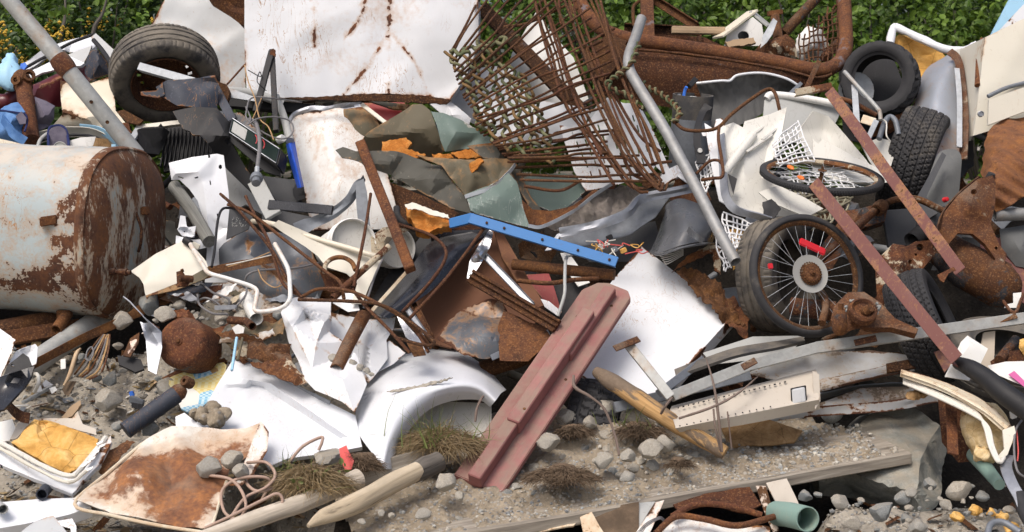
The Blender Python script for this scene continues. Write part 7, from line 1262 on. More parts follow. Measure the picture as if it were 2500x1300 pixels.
def tuft(name,lb,px,py,o,w_,h,n,seed,mats=('dry_grass',),kind='turf',green=.0,core=True,ln=(.04,.11)):
 c=V3((px,py,o));t=T(name,lb,kind,c);rg=random.Random(seed)
 if core:mk('root_clod',rockg(c+Vector((0,.06,h*.22)),(w_*.8,w_*.5,h*.5),seed,4,2,1.),MT['root_brown'],t,180)
 for mi,mt in enumerate(mats):
  V,FC=[],[]
  for _ in range(n if mi==0 else int(n*green)):
   a=rg.uniform(0,6.28);r_=rg.random()**.6;dx,dy=math.cos(a)*r_*w_,math.sin(a)*r_*w_*.6;b=c+Vector((dx,dy-.01,h*.85*math.sqrt(max(0,1-r_*r_*.95))*(.35+.65*rg.random())));L=rg.uniform(*ln)*(1 if mi==0 else 1.5)
   d_=Vector((dx*3/w_+rg.gauss(0,1.1),rg.gauss(-.5,.9),rg.gauss(-.5,.9)if mi==0 else rg.uniform(1,2.6))).normalized();sd=d_.cross(Vector((rg.gauss(0,1),rg.gauss(0,1),rg.gauss(0,1)))).normalized()*rg.uniform(.0010,.0022);p=b;i0=len(V)
   for s_ in range(4):V+=[p+sd*(1-s_*.25),p-sd*(1-s_*.25)];p=p+d_*L/3;d_=(d_+Vector((rg.gauss(0,.25),rg.gauss(0,.25),-.28))).normalized()
   FC+=[[i0+2*s_,i0+2*s_+1,i0+2*s_+3,i0+2*s_+2]for s_ in range(3)]
  o_=mk(('dry_grass','green_blades')[mi],(V,FC,{}),MT[mt],t,0);o_['kind']='stuff'
 return t
tuft('turf_clump','brown clump of torn turf with pale dry grass right of the pinkish cables',760,1200,-.36,.16,.14,1800,1,('dry_grass','leaf_grass'),green=.006,ln=(.04,.12));tuft('turf_clump','dark earthy clump of torn turf against the foot of the white fender',880,1150,-.32,.10,.10,700,2,('root_brown',),ln=(.02,.05))
tuft('turf_clump','clump of dry grass with green blades inside the white fender arch',1075,1098,-.22,.17,.12,2200,3,('dry_grass','leaf_grass'),green=.03,ln=(.05,.13));tuft('turf_clump','shaggy brown root clump low in the dirt beside the red plank',1372,1176,-.26,.16,.085,2000,4,('root_brown',),ln=(.02,.06));tuft('turf_clump','dark rooty clump at the top of the dirt heap below the split log',1562,1064,-.2,.11,.075,900,5,('root_brown','leaf_grass'),green=.01,ln=(.03,.07));tuft('turf_clump','small brown root tuft near the front edge of the dirt heap',1660,1140,-.26,.055,.045,400,6,('root_brown',),ln=(.02,.05));tuft('turf_clump','brown root tuft between the pale stones beside the red plank',1400,1064,-.16,.08,.06,600,7,('root_brown',),ln=(.03,.06))
one('painted_stone','earthy stone with a red painted patch on the dark turf','stone',rockg(V3((800,1118,-.26)),(.10,.07,.05),31,4),MT['stone_grey']);pl('red_patch','bent red plastic scrap leaning on the painted stone','plastic scrap',[(828,1096),(846,1088),(852,1106),(864,1126),(858,1146),(842,1148),(832,1120)],'red_dirty',off=-.42,k=.7,inner=[(846,1118,-.03)],thick=.006,res=.012)
rng=random.Random(44)
def blades(name,lb,px,py,o,n,sp,h,seed):
 rg=random.Random(seed);c=V3((px,py,o));V,FC=[],[]
 for _ in range(n):
  p=c+Vector((rg.gauss(0,sp),rg.gauss(0,sp*.5),0));d_=Vector((rg.gauss(0,.45),rg.gauss(-.15,.3),1)).normalized();sd=d_.cross(Vector((rg.gauss(0,1),1,0))).normalized()*.003;L=h*rg.uniform(.5,1.2);i0=len(V)
  for s_ in range(6):V+=[p+sd*(1-s_*.19),p-sd*(1-s_*.19)];p=p+d_*L/5;d_=(d_+Vector((rg.gauss(0,.12),-.05,-.12))).normalized()
  FC+=[[i0+2*s_,i0+2*s_+1,i0+2*s_+3,i0+2*s_+2]for s_ in range(5)]
 tag(mk(name,(V,FC,{}),MT['leaf_grass'],None,0),lb,'grass',None,'stuff')
blades('grass_blades','tall green grass blades in the white fender arch',1030,1090,-.34,22,.06,.24,1);blades('grass_blades','green grass blades at the right of the fender arch',1130,1070,-.3,9,.05,.15,2);blades('grass_blades','a few green blades beside the pinkish cables',700,1150,-.42,12,.05,.12,3);blades('grass_blades','sparse green blades on top of the dirt heap',1500,1040,-.22,10,.08,.12,4)
for i,(x,y)in enumerate([(722,1178),(794,1160),(836,1140),(770,1165)]):
 t=T('seedling',('tiny green seedling at the left of the dry turf','tiny green seedling in the middle of the dry turf','taller green seedling beside the red scrap','green seedling below the bowed cable')[i],'plant',(x,y,-.5))
 for k in range(6):mk('leaf',leafcloud(V3((x,y,-.5)),.02,.015,.025,1,1,.03,i*9+k),MT['leaf_grass'],t,0)
# logs and boards
one('peeled_post','peeled pointed wooden post lying in the dirt at the front','wooden post',tube([V3((752,1285,-.42)),V3((790,1262,-.42)),V3((860,1234,-.42)),V3((960,1180,-.36)),V3((1020,1150,-.33))],[.008,.034,.045,.045,.042],22,6,rough=.004,rfreq=7),MT['log_pale'])
one('peeled_post','grey bark covered stub continuing the peeled post','wooden post',tube([V3((1010,1156,-.33)),V3((1040,1142,-.31)),V3((1072,1126,-.3))],[.043,.049,.045],20,5,rough=.004,rfreq=12),MT['bark_grey'])
one('long_post','long pale weathered post running behind the pointed post','wooden post',tube([V3((480,1318,-.42)),V3((640,1262,-.4)),V3((760,1220,-.38)),V3((876,1168,-.34))],[.03,.035,.04,.043],20,5,rough=.004,rfreq=7),MT['post_pale']);bm_('grey_board','grey board set on edge behind the peeled posts','board',(860,1172,-.22),(1106,1102,-.22),rect(.02,.1),'plank_grey',up=UP,seg=10)
one('split_log','split log with bark patches leaning right of the mud tyre','log',tube([V3((1456,908,-.3)),V3((1500,936,-.34)),V3((1600,1004,-.34)),V3((1690,1060,-.26)),V3((1770,1106,-.2))],[.024,.042,.044,.04,.03],18,7,rough=.007,rfreq=9),MT['log_split'])
bz=Vector((-.10,.40,.03));pa,pb=P(900,1345,6.55),P(2222,1108,7.28);u_=(pb-pa).normalized()
one('wooden_plank','wide weathered grey plank covered with dirt along the bottom front','plank',beam(pa+bz/2-Vector((0,0,.027)),pb+bz/2-Vector((0,0,.027)),rect(.41,.056),up=u_.cross(bz).normalized()if u_.cross(bz).z>0 else bz.cross(u_).normalized(),bev=.006,seg=30,wob=.004),MT['plank_grey'])
# dirt heaped on the plank
def dirt(u,v):
 a=pa.lerp(pb,u);back=bz*1.0;p=a+back*v*(1.0+1.6*(1-u)*v);hh=.010+.20*math.exp(-((u-.49)/.15)**2)*sstep(.05,1.15,v)+.12*math.exp(-((u-.14)/.2)**2)*sstep(.1,1.,v);hh*=sstep(-.03,.10,v)
 p.z+=hh*(1 if v<1.02 else 1-(v-1.02)*1.6);p.z+=.034*fbm(p*5,4)*min(1,max(0,v)*5)+.018*fbm(p*20,3)*min(1,max(0,v)*8)-.004*(v<.02);return p+u_.cross(Vector((0,0,1)))*(-.012)
NU,NV=190,64;V=[dirt(i/NU*.992-.06*(j/NV),-.01+1.58*j/NV)for i in range(NU+1)for j in range(NV+1)]
tag(mk('dirt',(V,[[i*(NV+1)+j,(i+1)*(NV+1)+j,(i+1)*(NV+1)+j+1,i*(NV+1)+j+1]for i in range(NU)for j in range(NV)],{}),MT['soil_brown'],None,180),kind='structure')
# right foreground
g=plate([(1996,1168),(2030,1120),(2082,1050),(2128,1012),(2190,994),(2236,998),(2292,1042),(2308,1092,.14),(2298,1160,.14),(2286,1228,.05),(2252,1268,.06),(2196,1252,.22),(2090,1222,.28),(2000,1204,.24)],.16,1.,inner=[(2186,1062,-.05),(2246,1124,-.15),(2120,1170,-.10),(2234,1200,-.12),(2056,1150,-.06),(2200,1020,.02)],creases=[(3,19,14,16,12),(14,15,17,10),(16,17),(15,7),(16,18,0),(2,18)],amp=.012,freq=6,fold=.012,ffreq=5,jag=1.5,back=FW*.5+Vector((.05,0,-.06)),res=.018,seed=9);one('boulder','huge angular grey green boulder under the sheet stack at the lower right','boulder',g,MT['boulder_stone'],None,12)
tc_=lf('tan_casing','long tan metal casing with slots and a white lever lying on the heap','metal casing',[[(1640,992,-.3),(1800,950,-.32),(1992,902,-.34)],[(1636,1000,-.36),(1800,960,-.38),(1996,912,-.4)],[(1650,1046,-.36),(1800,1016,-.38),(2000,976,-.4)],[(1660,1056,-.3),(1800,1040,-.3),(2002,1000,-.3)]],'tan_paint',nu=40,nv=18,thick=.006,smoothv=False)
t=tc_;mk('end_wall',plate([(1984,906),(2000,914),(2003,980),(1990,1000),(1986,950)],-.42,.3,thick=.01,res=.015),MT['tan_paint'],t);lv_=mk('lever_slot',box(V3((1950,968,-.42)),Vector((.036,.002,.007)),Vector((0,.006,0)),Vector((-.003,0,.044)),.002),MT['black_plastic'],t);mk('lever',box(V3((1950,966,-.435)),Vector((.030,.002,.006)),Vector((0,.008,0)),Vector((-.003,0,.034)),.004),MT['lens_white'],lv_)
for i in range(22):q=V3((1656+i*12.4,1000-i*3.0-4,-.392-.0009*i));mk('slot',box(q,Vector((.0045 if i%2 else .002,0,.001)),Vector((0,.006,0)),Vector((0,0,.0022)),0),MT['black_plastic'],t)
for i in range(14):q=V3((1660+i*17,1040-i*3.6,-.392-.001*i));mk('slot',box(q,Vector((.0025,0,0)),Vector((0,.006,0)),Vector((0,0,.002)),0),MT['black_plastic'],t)
one('galvanized_bar','long bent galvanized square bar lying across the lower right','metal bar',join(beam(V3((1640,968,-.42)),V3((1830,892,-.5)),rect(.05,.05),up=TOCAM),beam(V3((1828,893,-.5)),V3((1992,850,-.52)),rect(.052,.05),up=TOCAM),beam(V3((1990,850,-.52)),V3((2540,772,-.62)),rect(.054,.05),up=TOCAM)),MT['galv_pole'])
for i,(a,b)in enumerate([((2086,838),(2140,826)),((2430,784),(2482,770)),((1812,898),(1846,880)),((1500,852),(1560,828))]):bm_('rusty_cleat',('small rusty cleat in the middle of the galvanized bar','small rusty cleat at the right end of the galvanized bar','small rusty cleat at the left part of the galvanized bar','rusty cross plate on the short upright bar')[i],'metal plate',(*a,-.62 if i<3 else-.66),(*b,-.66 if i<3 else-.66),rect(.035,.008),'rust_arm',up=(UP*.6+TOCAM))
bm_('upright_bar','short pale rusty bar leaning on the white freezer door','metal bar',(1524,846,-.62),(1628,976,-.46),angle_(.045,.03,.005),'galv_pole',up=-TOCAM)
pl('grey_sheet','flat grey panel under the galvanized bar behind the rubber strip','metal panel',[(1716,862),(1838,822),(1968,820),(1940,850),(1830,880),(1740,890)],'pale_grey_plastic',off=-.1,k=.9);lf('rubber_strip','curved dark rubber edging below the grey panel','rubber strip',[[(1646,902,-.24),(1720,874,-.26),(1800,848,-.26),(1900,832,-.24),(1960,822,-.2)],[(1650,918,-.28),(1724,892,-.3),(1806,866,-.3),(1900,848,-.28),(1966,832,-.24)]],'rubber_grey',thick=.015,nv=6)
bm_('dark_bar','dark square bar lying behind the galvanized bar to the freezer door','metal bar',(1500,996,-.2),(1830,916,-.28),rect(.05,.04),'lead_grey',up=TOCAM);bm_('dark_bar','slanting dark bar right of the freezer door','metal bar',(1610,960,-.36),(1716,880,-.2),rect(.04,.03),'lead_grey',up=TOCAM)
t=T('car_bonnet','crushed car bonnet with flaking pale paint under the galvanized bar','car bonnet',V3((2150,970,-.2)))
mk('top',plate([(1820,912),(1900,880),(2000,860),(2120,856),(2230,866),(2306,880),(2300,896),(2200,904),(2100,914),(2004,932),(1920,930)],-.02,.95,crump=.012,amp=.012,thick=.006),MT['grey_chips'],t)
mk('folded_edge',loft([[(2000,930,-0.06),(2100,906,-0.10),(2200,886,-0.12),(2304,878,-0.10)],[(2002,952,-0.10),(2100,930,-0.14),(2200,908,-0.16),(2308,890,-0.14)]],40,8,.01,amp=.008),MT['grey_chips'],t);mk('inner_skin',loft([[(2000,960,-0.02),(2100,942,0.00),(2200,936,0.02),(2300,930,0.06)],[(2002,976,0.16),(2100,952,0.20),(2200,950,0.20),(2280,948,0.20)]],30,6,.006,amp=.012),MT['lead_grey'],t)
mk('lower_sheet',plate([(2000,984),(2100,948),(2240,944),(2290,960),(2230,984),(2100,1000),(2000,1000)],-.0,.9,thick=.01,amp=.008),MT['grey_chips'],t);mk('lower_edge',ribbon([V3((1800,1036,0.10)),V3((1920,1012,0.00)),V3((2060,1000,-0.06)),V3((2180,990,-0.08)),V3((2300,966,-0.04))],.05,.012,UP,wob=.01),MT['grey_chips'],t);mk('rust_window',plate([(2164,888),(2226,876),(2236,898),(2166,910)],-.19,.6,thick=.01,res=.02),MT['rust_dark'],t)
one('curved_slab','curved yellowed metal slab with rusty edges at the lower right','metal slab',loft([[(2200,902,-.52),(2270,920,-.54),(2340,948,-.56),(2410,986,-.56),(2470,1036,-.5)],[(2200,912,-.58),(2268,934,-.6),(2336,964,-.62),(2402,1002,-.62),(2456,1048,-.56)],[(2204,920,-.52),(2268,942,-.54),(2334,974,-.56),(2398,1012,-.56),(2448,1052,-.5)]],40,10,.02,amp=.006),MT['yellowed_enamel'],None,50)
for i in range(4):tb('gasket_strip','white rubber gasket strand hanging under the curved slab','gasket',[(2206,924+i*4,-.5),(2300,964+i*4,-.54),(2380,1004+i*4,-.56),(2404+i*3,1044,-.54),(2416+i*3,1090,-.52),(2436+i*2,1128,-.5),(2452,1118,-.48)],.007,'wire_white','gasket strands under the curved slab',curve=6)
g=lathe([(0,.06),(.06,.055),(.10,.03),(.12,-.02),(.11,-.08),(0,-.1)],V3((2410,1050,-.36)),Vector((-.25,-.9,.2)),60,.03,9,sx=.85,sy=1.05);V=[p+Vector((0,-1,0))*.035*abs(noise.noise(Vector((p.x*26,p.y*8,p.z*7))))for p in g[0]];one('insulation_wool','tuft of cream insulation wool bulging out below the curved slab','insulation',(V,g[1],{}),MT['wool_cream'],None,180)
for i,(x,y,r_)in enumerate([(2250,956,.04),(2230,964,.03),(2400,1108,.045),(2370,1010,.05)]):g=rockg(V3((x,y,-.42)),(r_,r_*.8,r_*.8),i,3,3,1.);one('wool_tuft',('orange wool tuft under the left end of the curved slab','small wool tuft left of the orange one under the slab','wool tuft at the bottom of the hanging insulation','brown wool tuft at the top of the hanging insulation')[i],'insulation',([p+Vector((noise.noise(p*40),noise.noise(p*43),noise.noise(p*47)))*.02 for p in g[0]],g[1],{}),MT['wool_brown' if i in(0,1,3)else 'wool_cream'],None,180)
bm_('rusty_flat','rusty flat bar hanging down beside the boulder','metal bar',(2322,985,-.34),(2326,1110,-.3),rect(.05,.012),'rust_mid',up=TOCAM,seg=8,wob=.004);pl('dark_backing','dark rusty sheet behind the hanging flat bar','metal sheet',[(2290,970),(2440,1010),(2430,1120),(2340,1130),(2300,1080)],'rust_dark',off=-.1,k=.4)
t=T('white_duct','folded white plastic duct piece sticking up at the right','plastic duct',V3((2350,900,-.6)));mk('front',plate([(2306,920),(2326,880),(2346,836),(2362,820),(2412,852),(2388,900),(2366,930)],-.6,.4,thick=.006,inner=[(2366,846,-.03)],creases=[(7,0),(7,5)]),MT['white_plastic'],t)
pl('grey_stake','pale grey wooden stake standing behind the white duct','stake',[(2402,812),(2430,808),(2426,900),(2380,920)],'post_pale',off=-.44,k=.3,thick=.02);pl('red_corner','dusky red metal corner behind the white duct','metal piece',[(2280,860),(2310,850),(2330,880),(2306,910)],'primer_red',off=-.36,k=.4)
tb('black_arm','thick black plastic arm bending out at the right edge','plastic arm',[(2338,886,-.62),(2370,900,-.68),(2410,926,-.7),(2450,960,-.7),(2520,1010,-.66)],[.03,.04,.045,.05,.05],'black_plastic',curve=6,sides=18);pl('pink_box','white and pink printed carton at the right edge','carton',[(2426,912),(2470,902),(2530,900),(2530,960),(2490,940)],'white_plastic',off=-.5,k=.4,back=Vector((0,.1,.02)));pl('carton_stripe','pink stripe on the white carton at the right edge','carton stripe',[(2462,915),(2476,906),(2510,940),(2506,950)],'pink_plastic',off=-.51,k=.4,res=.02)
pl('rust_clump','dark rusty machine part behind the pink striped carton','machine part',[(2420,880),(2450,862),(2530,850),(2530,900),(2470,905),(2430,905)],'rust_dark',off=-.42,k=.4,crump=.05,thick=.05);tb('black_trim','dark pipe behind the rusty machine part at the right edge','pipe',[(2440,880,-.45),(2480,830,-.4)],.025,'rust_axle');pl('yellow_cap','ochre plastic cap at the right edge above the carton','plastic cap',[(2490,830),(2530,820),(2530,866),(2500,868),(2488,850)],'foam_yellow',off=-.5,k=.3,inner=[(2515,845,-.05)])
pl('white_tag','small white paper tag on a rusty clip at the right edge','tag',[(2474,716),(2494,714),(2490,752),(2452,752),(2454,744),(2474,740)],'white_plastic',off=-.62,k=.2,res=.012);tb('rusty_clip','curved rusty clip holding the small white tag','clip',[(2450,736,-.62),(2466,758,-.66),(2480,762,-.66),(2490,740,-.64),(2498,718,-.62)],.008,'rust_arm',curve=5)
rb('silver_strap','bright aluminium strap bent downward at the lower right edge','metal strap',[(2462,1112,-.44),(2456,1140,-.46),(2470,1180,-.46),(2490,1216,-.44),(2500,1240,-.42)],.05,'alu',up=Vector((1,-.2,0)),t=.004);tb('black_hose','black hose end below the bright strap at the lower right','hose',[(2490,1210,-.42),(2502,1250,-.4),(2530,1300,-.4)],.03,'rubber_clean',curve=4);tb('thin_cable','thin dark cable hanging below the curved slab at the right edge','cable',[(2500,1020,-.5),(2480,1050,-.54),(2476,1100,-.54),(2484,1150,-.5),(2510,1170,-.45)],.005,'wire_grey',curve=6);tb('thin_cable','thin red wire hanging beside the wool at the right edge','wire',[(2482,1050,-.5),(2486,1100,-.52),(2484,1126,-.5)],.003,'red_dirty',curve=4)
pl('silver_bracket','crumpled white and silver bracket end at the tip of the gasket','bracket',[(2448,1050),(2476,1040),(2480,1056),(2460,1110),(2436,1130),(2434,1116),(2452,1096)],'cream_clean',off=-.52,k=.5,thick=.01,res=.014);one('white_clip','small white plug at the upper end of the hanging gasket','plug',box(V3((2474,1012,-.54)),Vector((.014,0,.004)),Vector((0,.012,0)),Vector((-.003,0,.018)),.004),MT['lens_white'])
tb('silver_frame_bit','bent grey metal hook at the bottom right corner','metal hook',[(2410,1310,-.4),(2420,1280,-.42),(2450,1276,-.42),(2490,1300,-.4)],.014,'lead_grey',curve=5)
# under the plank
for i,(pts,mt,k_,lb)in enumerate([([(1020,1312),(1260,1268),(1400,1244),(1424,1256),(1400,1282),(1260,1310),(1200,1330),(1020,1330)],'yellowed_enamel',.8,'long rusty cream metal skirting below the wide plank'),([(1416,1262),(1444,1248),(1480,1310),(1480,1340),(1440,1330),(1424,1300)],'yellowed_enamel',.5,'upright cream and rust metal corner below the plank'),([(1440,1244),(1490,1236),(1560,1225),(1560,1340),(1480,1340)],'root_brown',.5,'dark earthy sacking in the gap below the plank'),([(1546,1312),(1600,1226),(1622,1220),(1570,1340),(1548,1340)],'white_enamel_rusty',.5,'slanting white enamel strip below the plank'),([(1560,1228),(1600,1224),(1548,1310),(1540,1300)],'pale_grey_plastic',.5,'grey sheet left of the slanting white strip'),([(1640,1224),(1720,1206),(1780,1196),(1830,1190),(1860,1230),(1820,1250),(1740,1234),(1660,1250)],'rust_dark',.8,'dark rusty curled sheet in the shade below the plank'),([(1600,1300),(1650,1260),(1720,1266),(1800,1280),(1880,1284),(1880,1340),(1600,1340)],'white_enamel_rusty',.9,'dusty white enamel tray with a rusty rim at the bottom'),([(1846,1186),(1870,1186),(1902,1296),(1888,1300),(1866,1250)],'white_enamel_rusty',.3,'standing white enamel blade with rusty edges under the plank'),([(1870,1180),(1920,1170),(1950,1230),(1900,1240)],'tan_paint',.5,'tan board end leaning under the plank'),([(1760,1040),(1860,1020),(1960,1050),(1940,1080),(1780,1094)],'wool_brown',.7,'brown rusty drum side behind the dirty plank')]):
 pl('metal_scrap',lb,'scrap metal',pts,mt,off=-.14 if i<9 else .0,k=k_,crump=.02,cfreq=5,thick=.008,res=.018,seed=i)
for i,q in enumerate([[(1600,1304,-.2),(1650,1262,-.24),(1720,1268,-.24),(1800,1284,-.24),(1890,1262,-.2)],[(1640,1262,-.2),(1700,1232,-.24),(1780,1236,-.24),(1860,1258,-.2)]]):tb('rusty_rim',('rusty rolled rim of the dusty white tray at the bottom','second rusty rim curving above the dusty white tray')[i],'metal rim',q,.014,'rust_mid',curve=6)
for i in range(4):tb('thin_wire','thin pale wire curling beside the slanting white strip','wire',[(1556+i*4,1300,-.2),(1580,1276+i*3,-.26),(1610,1262+i*2,-.26),(1622,1268+i*3,-.22)],.002,'wire_grey','thin wires below the plank',curve=5,sides=5)
t=T('teal_pipe','broken pale teal plastic pipe lying open toward the viewer at the bottom','pipe',V3((1960,1290,-.3)));mk('shell',tube([V3((1896,1254,-.1)),V3((1930,1258,-.24)),V3((1972,1268,-.36))],(.054),30,3,hollow=.16,wall=.10,rough=.002),MT['green_cyl'],t,50)
tb('teal_pipe','second teal pipe sloping into the rubble right of the boulder','pipe',[(2380,1110,-.05),(2440,1184,-.2)],[.04,.026],'green_cyl',sides=16)
# ---------------------------------------------------------------- stones, gravel, twigs
def seat(px,py,o):return V3((px,py,o))
PROTO=[rockg((0,0,0),(1,.8,.72),100+i,3,9,.3)for i in range(8)];PM=[]
for i,g in enumerate(PROTO):
 me=bpy.data.meshes.new('stone');me.from_pydata(g[0],[],g[1]);me.shade_smooth();me.set_sharp_from_angle(angle=R(32));me.materials.append(MT['stone_grey' if i%3 else 'stone_blue']);PM.append(me)
srng=random.Random(77)
def stone_(px,py,o,sz,lb,group=None,k=None,flat=1.):
 ob=bpy.data.objects.new('stone',PM[srng.randrange(8)if k is None else k]);COL.objects.link(ob);r_=m(sz,D(py)+o)/1.8;ob.location=seat(px,py,o);ob.scale=(r_,r_*.9,r_*flat);ob.rotation_euler=(srng.uniform(-.4,.4),srng.uniform(-.4,.4),srng.uniform(0,6.28));return tag(ob,lb,'stone',group)
for a in[(268,976,-.06,78,'large pale flat topped stone on the gravel left of the shock absorber',1),(410,952,-.08,74,'flat tan stone behind the rusty end of the shock absorber',4),(512,1138,-.46,76,'broad grey stone lying on the rusty tray',1),(566,1120,-.5,66,'upright pointed grey stone at the right of the rusty tray',5),(586,1154,-.52,54,'small round stone in front of the pointed one on the tray',2),(1084,1178,-.36,70,'brown grey stone at the end of the bark stub',1),(1036,1258,-.5,46,'stone lying alone in the dirt near the plank edge',4),(1386,1018,-.1,60,'rounded stone with a white band beside the mud tyre',1),(1474,996,-.1,66,'pale stone at the top of the dirt heap right of the mud tyre',7),(1440,1034,-.16,46,'squarish pale stone in the upper dirt heap',4),(1550,1022,-.06,84,'broad tan stone behind the dark rooty clump',2),(1338,1078,-.24,66,'curved grey stone right beside the red plank',5),(1476,1122,-.32,62,'flat topped pale stone in the middle of the dirt heap',1),(1532,1114,-.32,48,'rounded grey stone right of the flat topped pale stone',2),(1586,1100,-.28,68,'wedge shaped dark sided stone in the dirt heap',4),(1620,1082,-.24,58,'rounded tan stone at the right of the dirt heap',7),(1530,1164,-.4,46,'small wedge stone near the front of the dirt heap',1),(930,1254,-.48,26,'small grey pebble stone right of the peeled post',2),(956,1258,-.48,22,'second small pebble stone right of the peeled post',5),(884,1276,-.5,24,'small round stone close to the peeled post tip',4),(1124,1210,-.4,32,'small upright stone right of the bark stub stone',1),(2150,1246,-.16,70,'grey blue stone in the rubble below the boulder',3),(2080,1280,-.2,56,'angular stone at the bottom right of the teal pipe',4),(2240,1284,-.2,50,'round tan stone at the bottom edge below the boulder',7),(2340,1196,-.1,70,'long leaning slab stone right of the boulder',5),(2270,1180,-.1,44,'dark stone wedged at the right side of the boulder',3),(2050,1224,-.1,56,'brown stone at the left foot of the boulder',1),(1966,1212,-.1,44,'grey upright stone left of the boulder',6),(2030,1010,.1,60,'shaded stone behind the wide plank end',0),(400,770,-.44,58,'upright brown stone left above the rusty cylinder',4),(362,742,-.3,74,'blue green flat stone under the twisted strap',3),(300,782,-.24,60,'pale flat stone left of the aluminium blade',1),(476,782,-.34,40,'grey stone behind the curled rusty strip',2),(540,776,-.4,46,'pale stone below the aluminium profile',1),(590,772,-.42,50,'round grey stone right of the aluminium profile',7),(440,745,-.34,36,'tan stone behind the twisted strap',5),(680,770,-.4,44,'grey stone left of the white crumpled sheet',3),(236,922,-.06,34,'blue grey stone in the gravel below the wire bundle',3),(268,925,-.05,50,'flat green grey slab in the gravel left of the floral board',3),(290,1040,-.06,36,'blue grey stone at the foot of the shock absorber',3),(366,1048,-.1,60,'flat green grey stone right of the shock absorber foot',6)]:stone_(a[0],a[1],a[2],a[3],a[4],None,a[5])
def scatter(n,reg,lb,group,smin,smax,o=(-.1,0),seed=0):
 q=random.Random(seed);k=0;xs=[p[0]for p in reg];ys=[p[1]for p in reg]
 while k<n:
  x,y=q.uniform(min(xs),max(xs)),q.uniform(min(ys),max(ys))
  if not inpoly(np.array([x]),np.array([y]),reg)[0]:continue
  stone_(x,y,q.uniform(*o),smin+(smax-smin)*q.random()**2.2,lb,group,None,q.uniform(.7,1));k+=1
scatter(60,[(100,900),(300,830),(360,900),(420,930),(400,1000),(300,1080),(200,1000),(60,1030)],'small stone among the gravel at the left below the rusty strap','small stones on the left gravel',9,30,(-.05,.03),1)
scatter(46,[(1980,1200),(2120,1220),(2300,1180),(2460,1160),(2500,1300),(1980,1300)],'small stone in the rubble at the bottom right','small stones at the bottom right',12,44,(-.14,-.02),2)
scatter(34,[(360,770),(440,720),(560,730),(680,770),(600,820),(420,810)],'small stone among the scrap right of the tank','small stones right of the tank',10,30,(-.4,-.28),3)
def on_dirt(n,lb,group,smin,smax,u0,u1,v0,v1,seed):
 q=random.Random(seed)
 for _ in range(n):
  ob=stone_(1500,1150,0,smin+(smax-smin)*q.random()**2,lb,group,None,q.uniform(.7,1));ob.location=dirt(q.uniform(u0,u1),q.uniform(v0,v1))-Vector((0,0,ob.scale[0]*.15))
on_dirt(34,'pale stone half buried in the dirt over the plank','pale stones half buried in the dirt heap',30,62,.25,.66,.35,1.05,14)
on_dirt(50,'small stone scattered on the dirt over the plank','small stones on the dirt heap',8,30,.12,.92,.08,1.0,4)
for(x,y,s_)in[(812,876,30),(840,880,22),(860,886,26),(878,896,24),(896,906,22),(850,872,20),(906,914,16),(830,868,18)]:stone_(x,y,-.42,s_,'little grey stone in the fold of the white sheets','little stones on the white sheet')
for i,(x,y,s_)in enumerate([(490,1012,40),(520,1000,44),(546,1014,40),(528,1024,50),(500,1024,30),(474,1010,26)]):g=rockg(V3((x,y,-.32)),(m(s_)/2,m(s_)/2.6,m(s_)/2.2),300+i,4,3,1.);one('clay_clod','grey brown clay clod on the white sheet right of the floral board','clod',g,MT['soil_brown'],'clay clods on the white sheet',180)
PEB=[rockg((0,0,0),(1,.85,.7),400+i,1,5,.4)for i in range(6)]
def pebbles(name,pts,seed,mat):
 q=np.random.default_rng(seed);V,FC=[],[]
 arr=[(np.array([tuple(v)for v in g[0]]),g[1])for g in PEB]
 for p,r_ in pts:
  A,f=arr[q.integers(6)];a=q.uniform(0,6.28);c_,s_=math.cos(a),math.sin(a);B=A*r_;B=np.stack([B[:,0]*c_-B[:,1]*s_,B[:,0]*s_+B[:,1]*c_,B[:,2]],1)+np.array(p);b=len(V);V+=[Vector(v)for v in B];FC+=[[i+b for i in t_]for t_ in f]
 tag(mk(name,(V,FC,{}),mat,None,0),kind='stuff')
s=NB('pebble_mix');g_=s.n('ShaderNodeNewGeometry').outputs['Random Per Island'];pc=s.ramp(g_,[(0,(.18,.19,.20)),(.35,(.33,.31,.27)),(.6,(.42,.38,.32)),(.8,(.28,.305,.32)),(1,(.56,.53,.46))]);MT['pebble_mix']=s.fin(pc,.9,s.bump(s.noise(90,4),.4,.004),0.,.25)
q=random.Random(9);pts=[]
while len(pts)<6500:
 x,y=q.uniform(-2.7,2.7),q.uniform(6.3,8.5);lft_=x<-1.0 and y<8.3;rgt_=x>1.05 and y<7.18
 if lft_ or rgt_:pts.append(((x,y,heap(x,y)+.002),.004+.013*q.random()**3))
pebbles('gravel',pts,1,MT['pebble_mix'])
pts=[]
for _ in range(5200):u,v=q.uniform(.02,.985),q.random()*1.1+.03;pts.append((dirt(u,v),.0024+.011*q.random()**3*(1.4 if u>.7 else 1)))
pebbles('gravel',pts,2,MT['pebble_mix'])
def litter(n,reg,seed,mat,L0,L1):
 q=random.Random(seed);V,FC=[],[]
 while len(FC)<n:
  x,y=q.uniform(-2.6,2.7),q.uniform(6.4,8.75)
  if not reg(x,y):continue
  p=Vector((x,y,heap(x,y)+q.uniform(.004,.02)));a=q.uniform(0,6.28);L=q.uniform(L0,L1);d_=Vector((math.cos(a),math.sin(a),q.uniform(-.2,.6)))*L;sd=Vector((-d_.y,d_.x,q.uniform(-.3,.5)*L))*q.uniform(.06,.5);i=len(V);V+=[p-sd,p+sd*.8,p+d_+sd,p+d_*1.1-sd*.6];FC.append([i,i+1,i+2,i+3])
 tag(mk('litter',(V,FC,{}),MT[mat],None,0),kind='stuff')
RL=lambda x,y:(x<-1.0 and y<8.3)or(-1.9<x<-.9 and y<8.75);RR=lambda x,y:RL(x,y)or(x>1.1 and y<7.12)
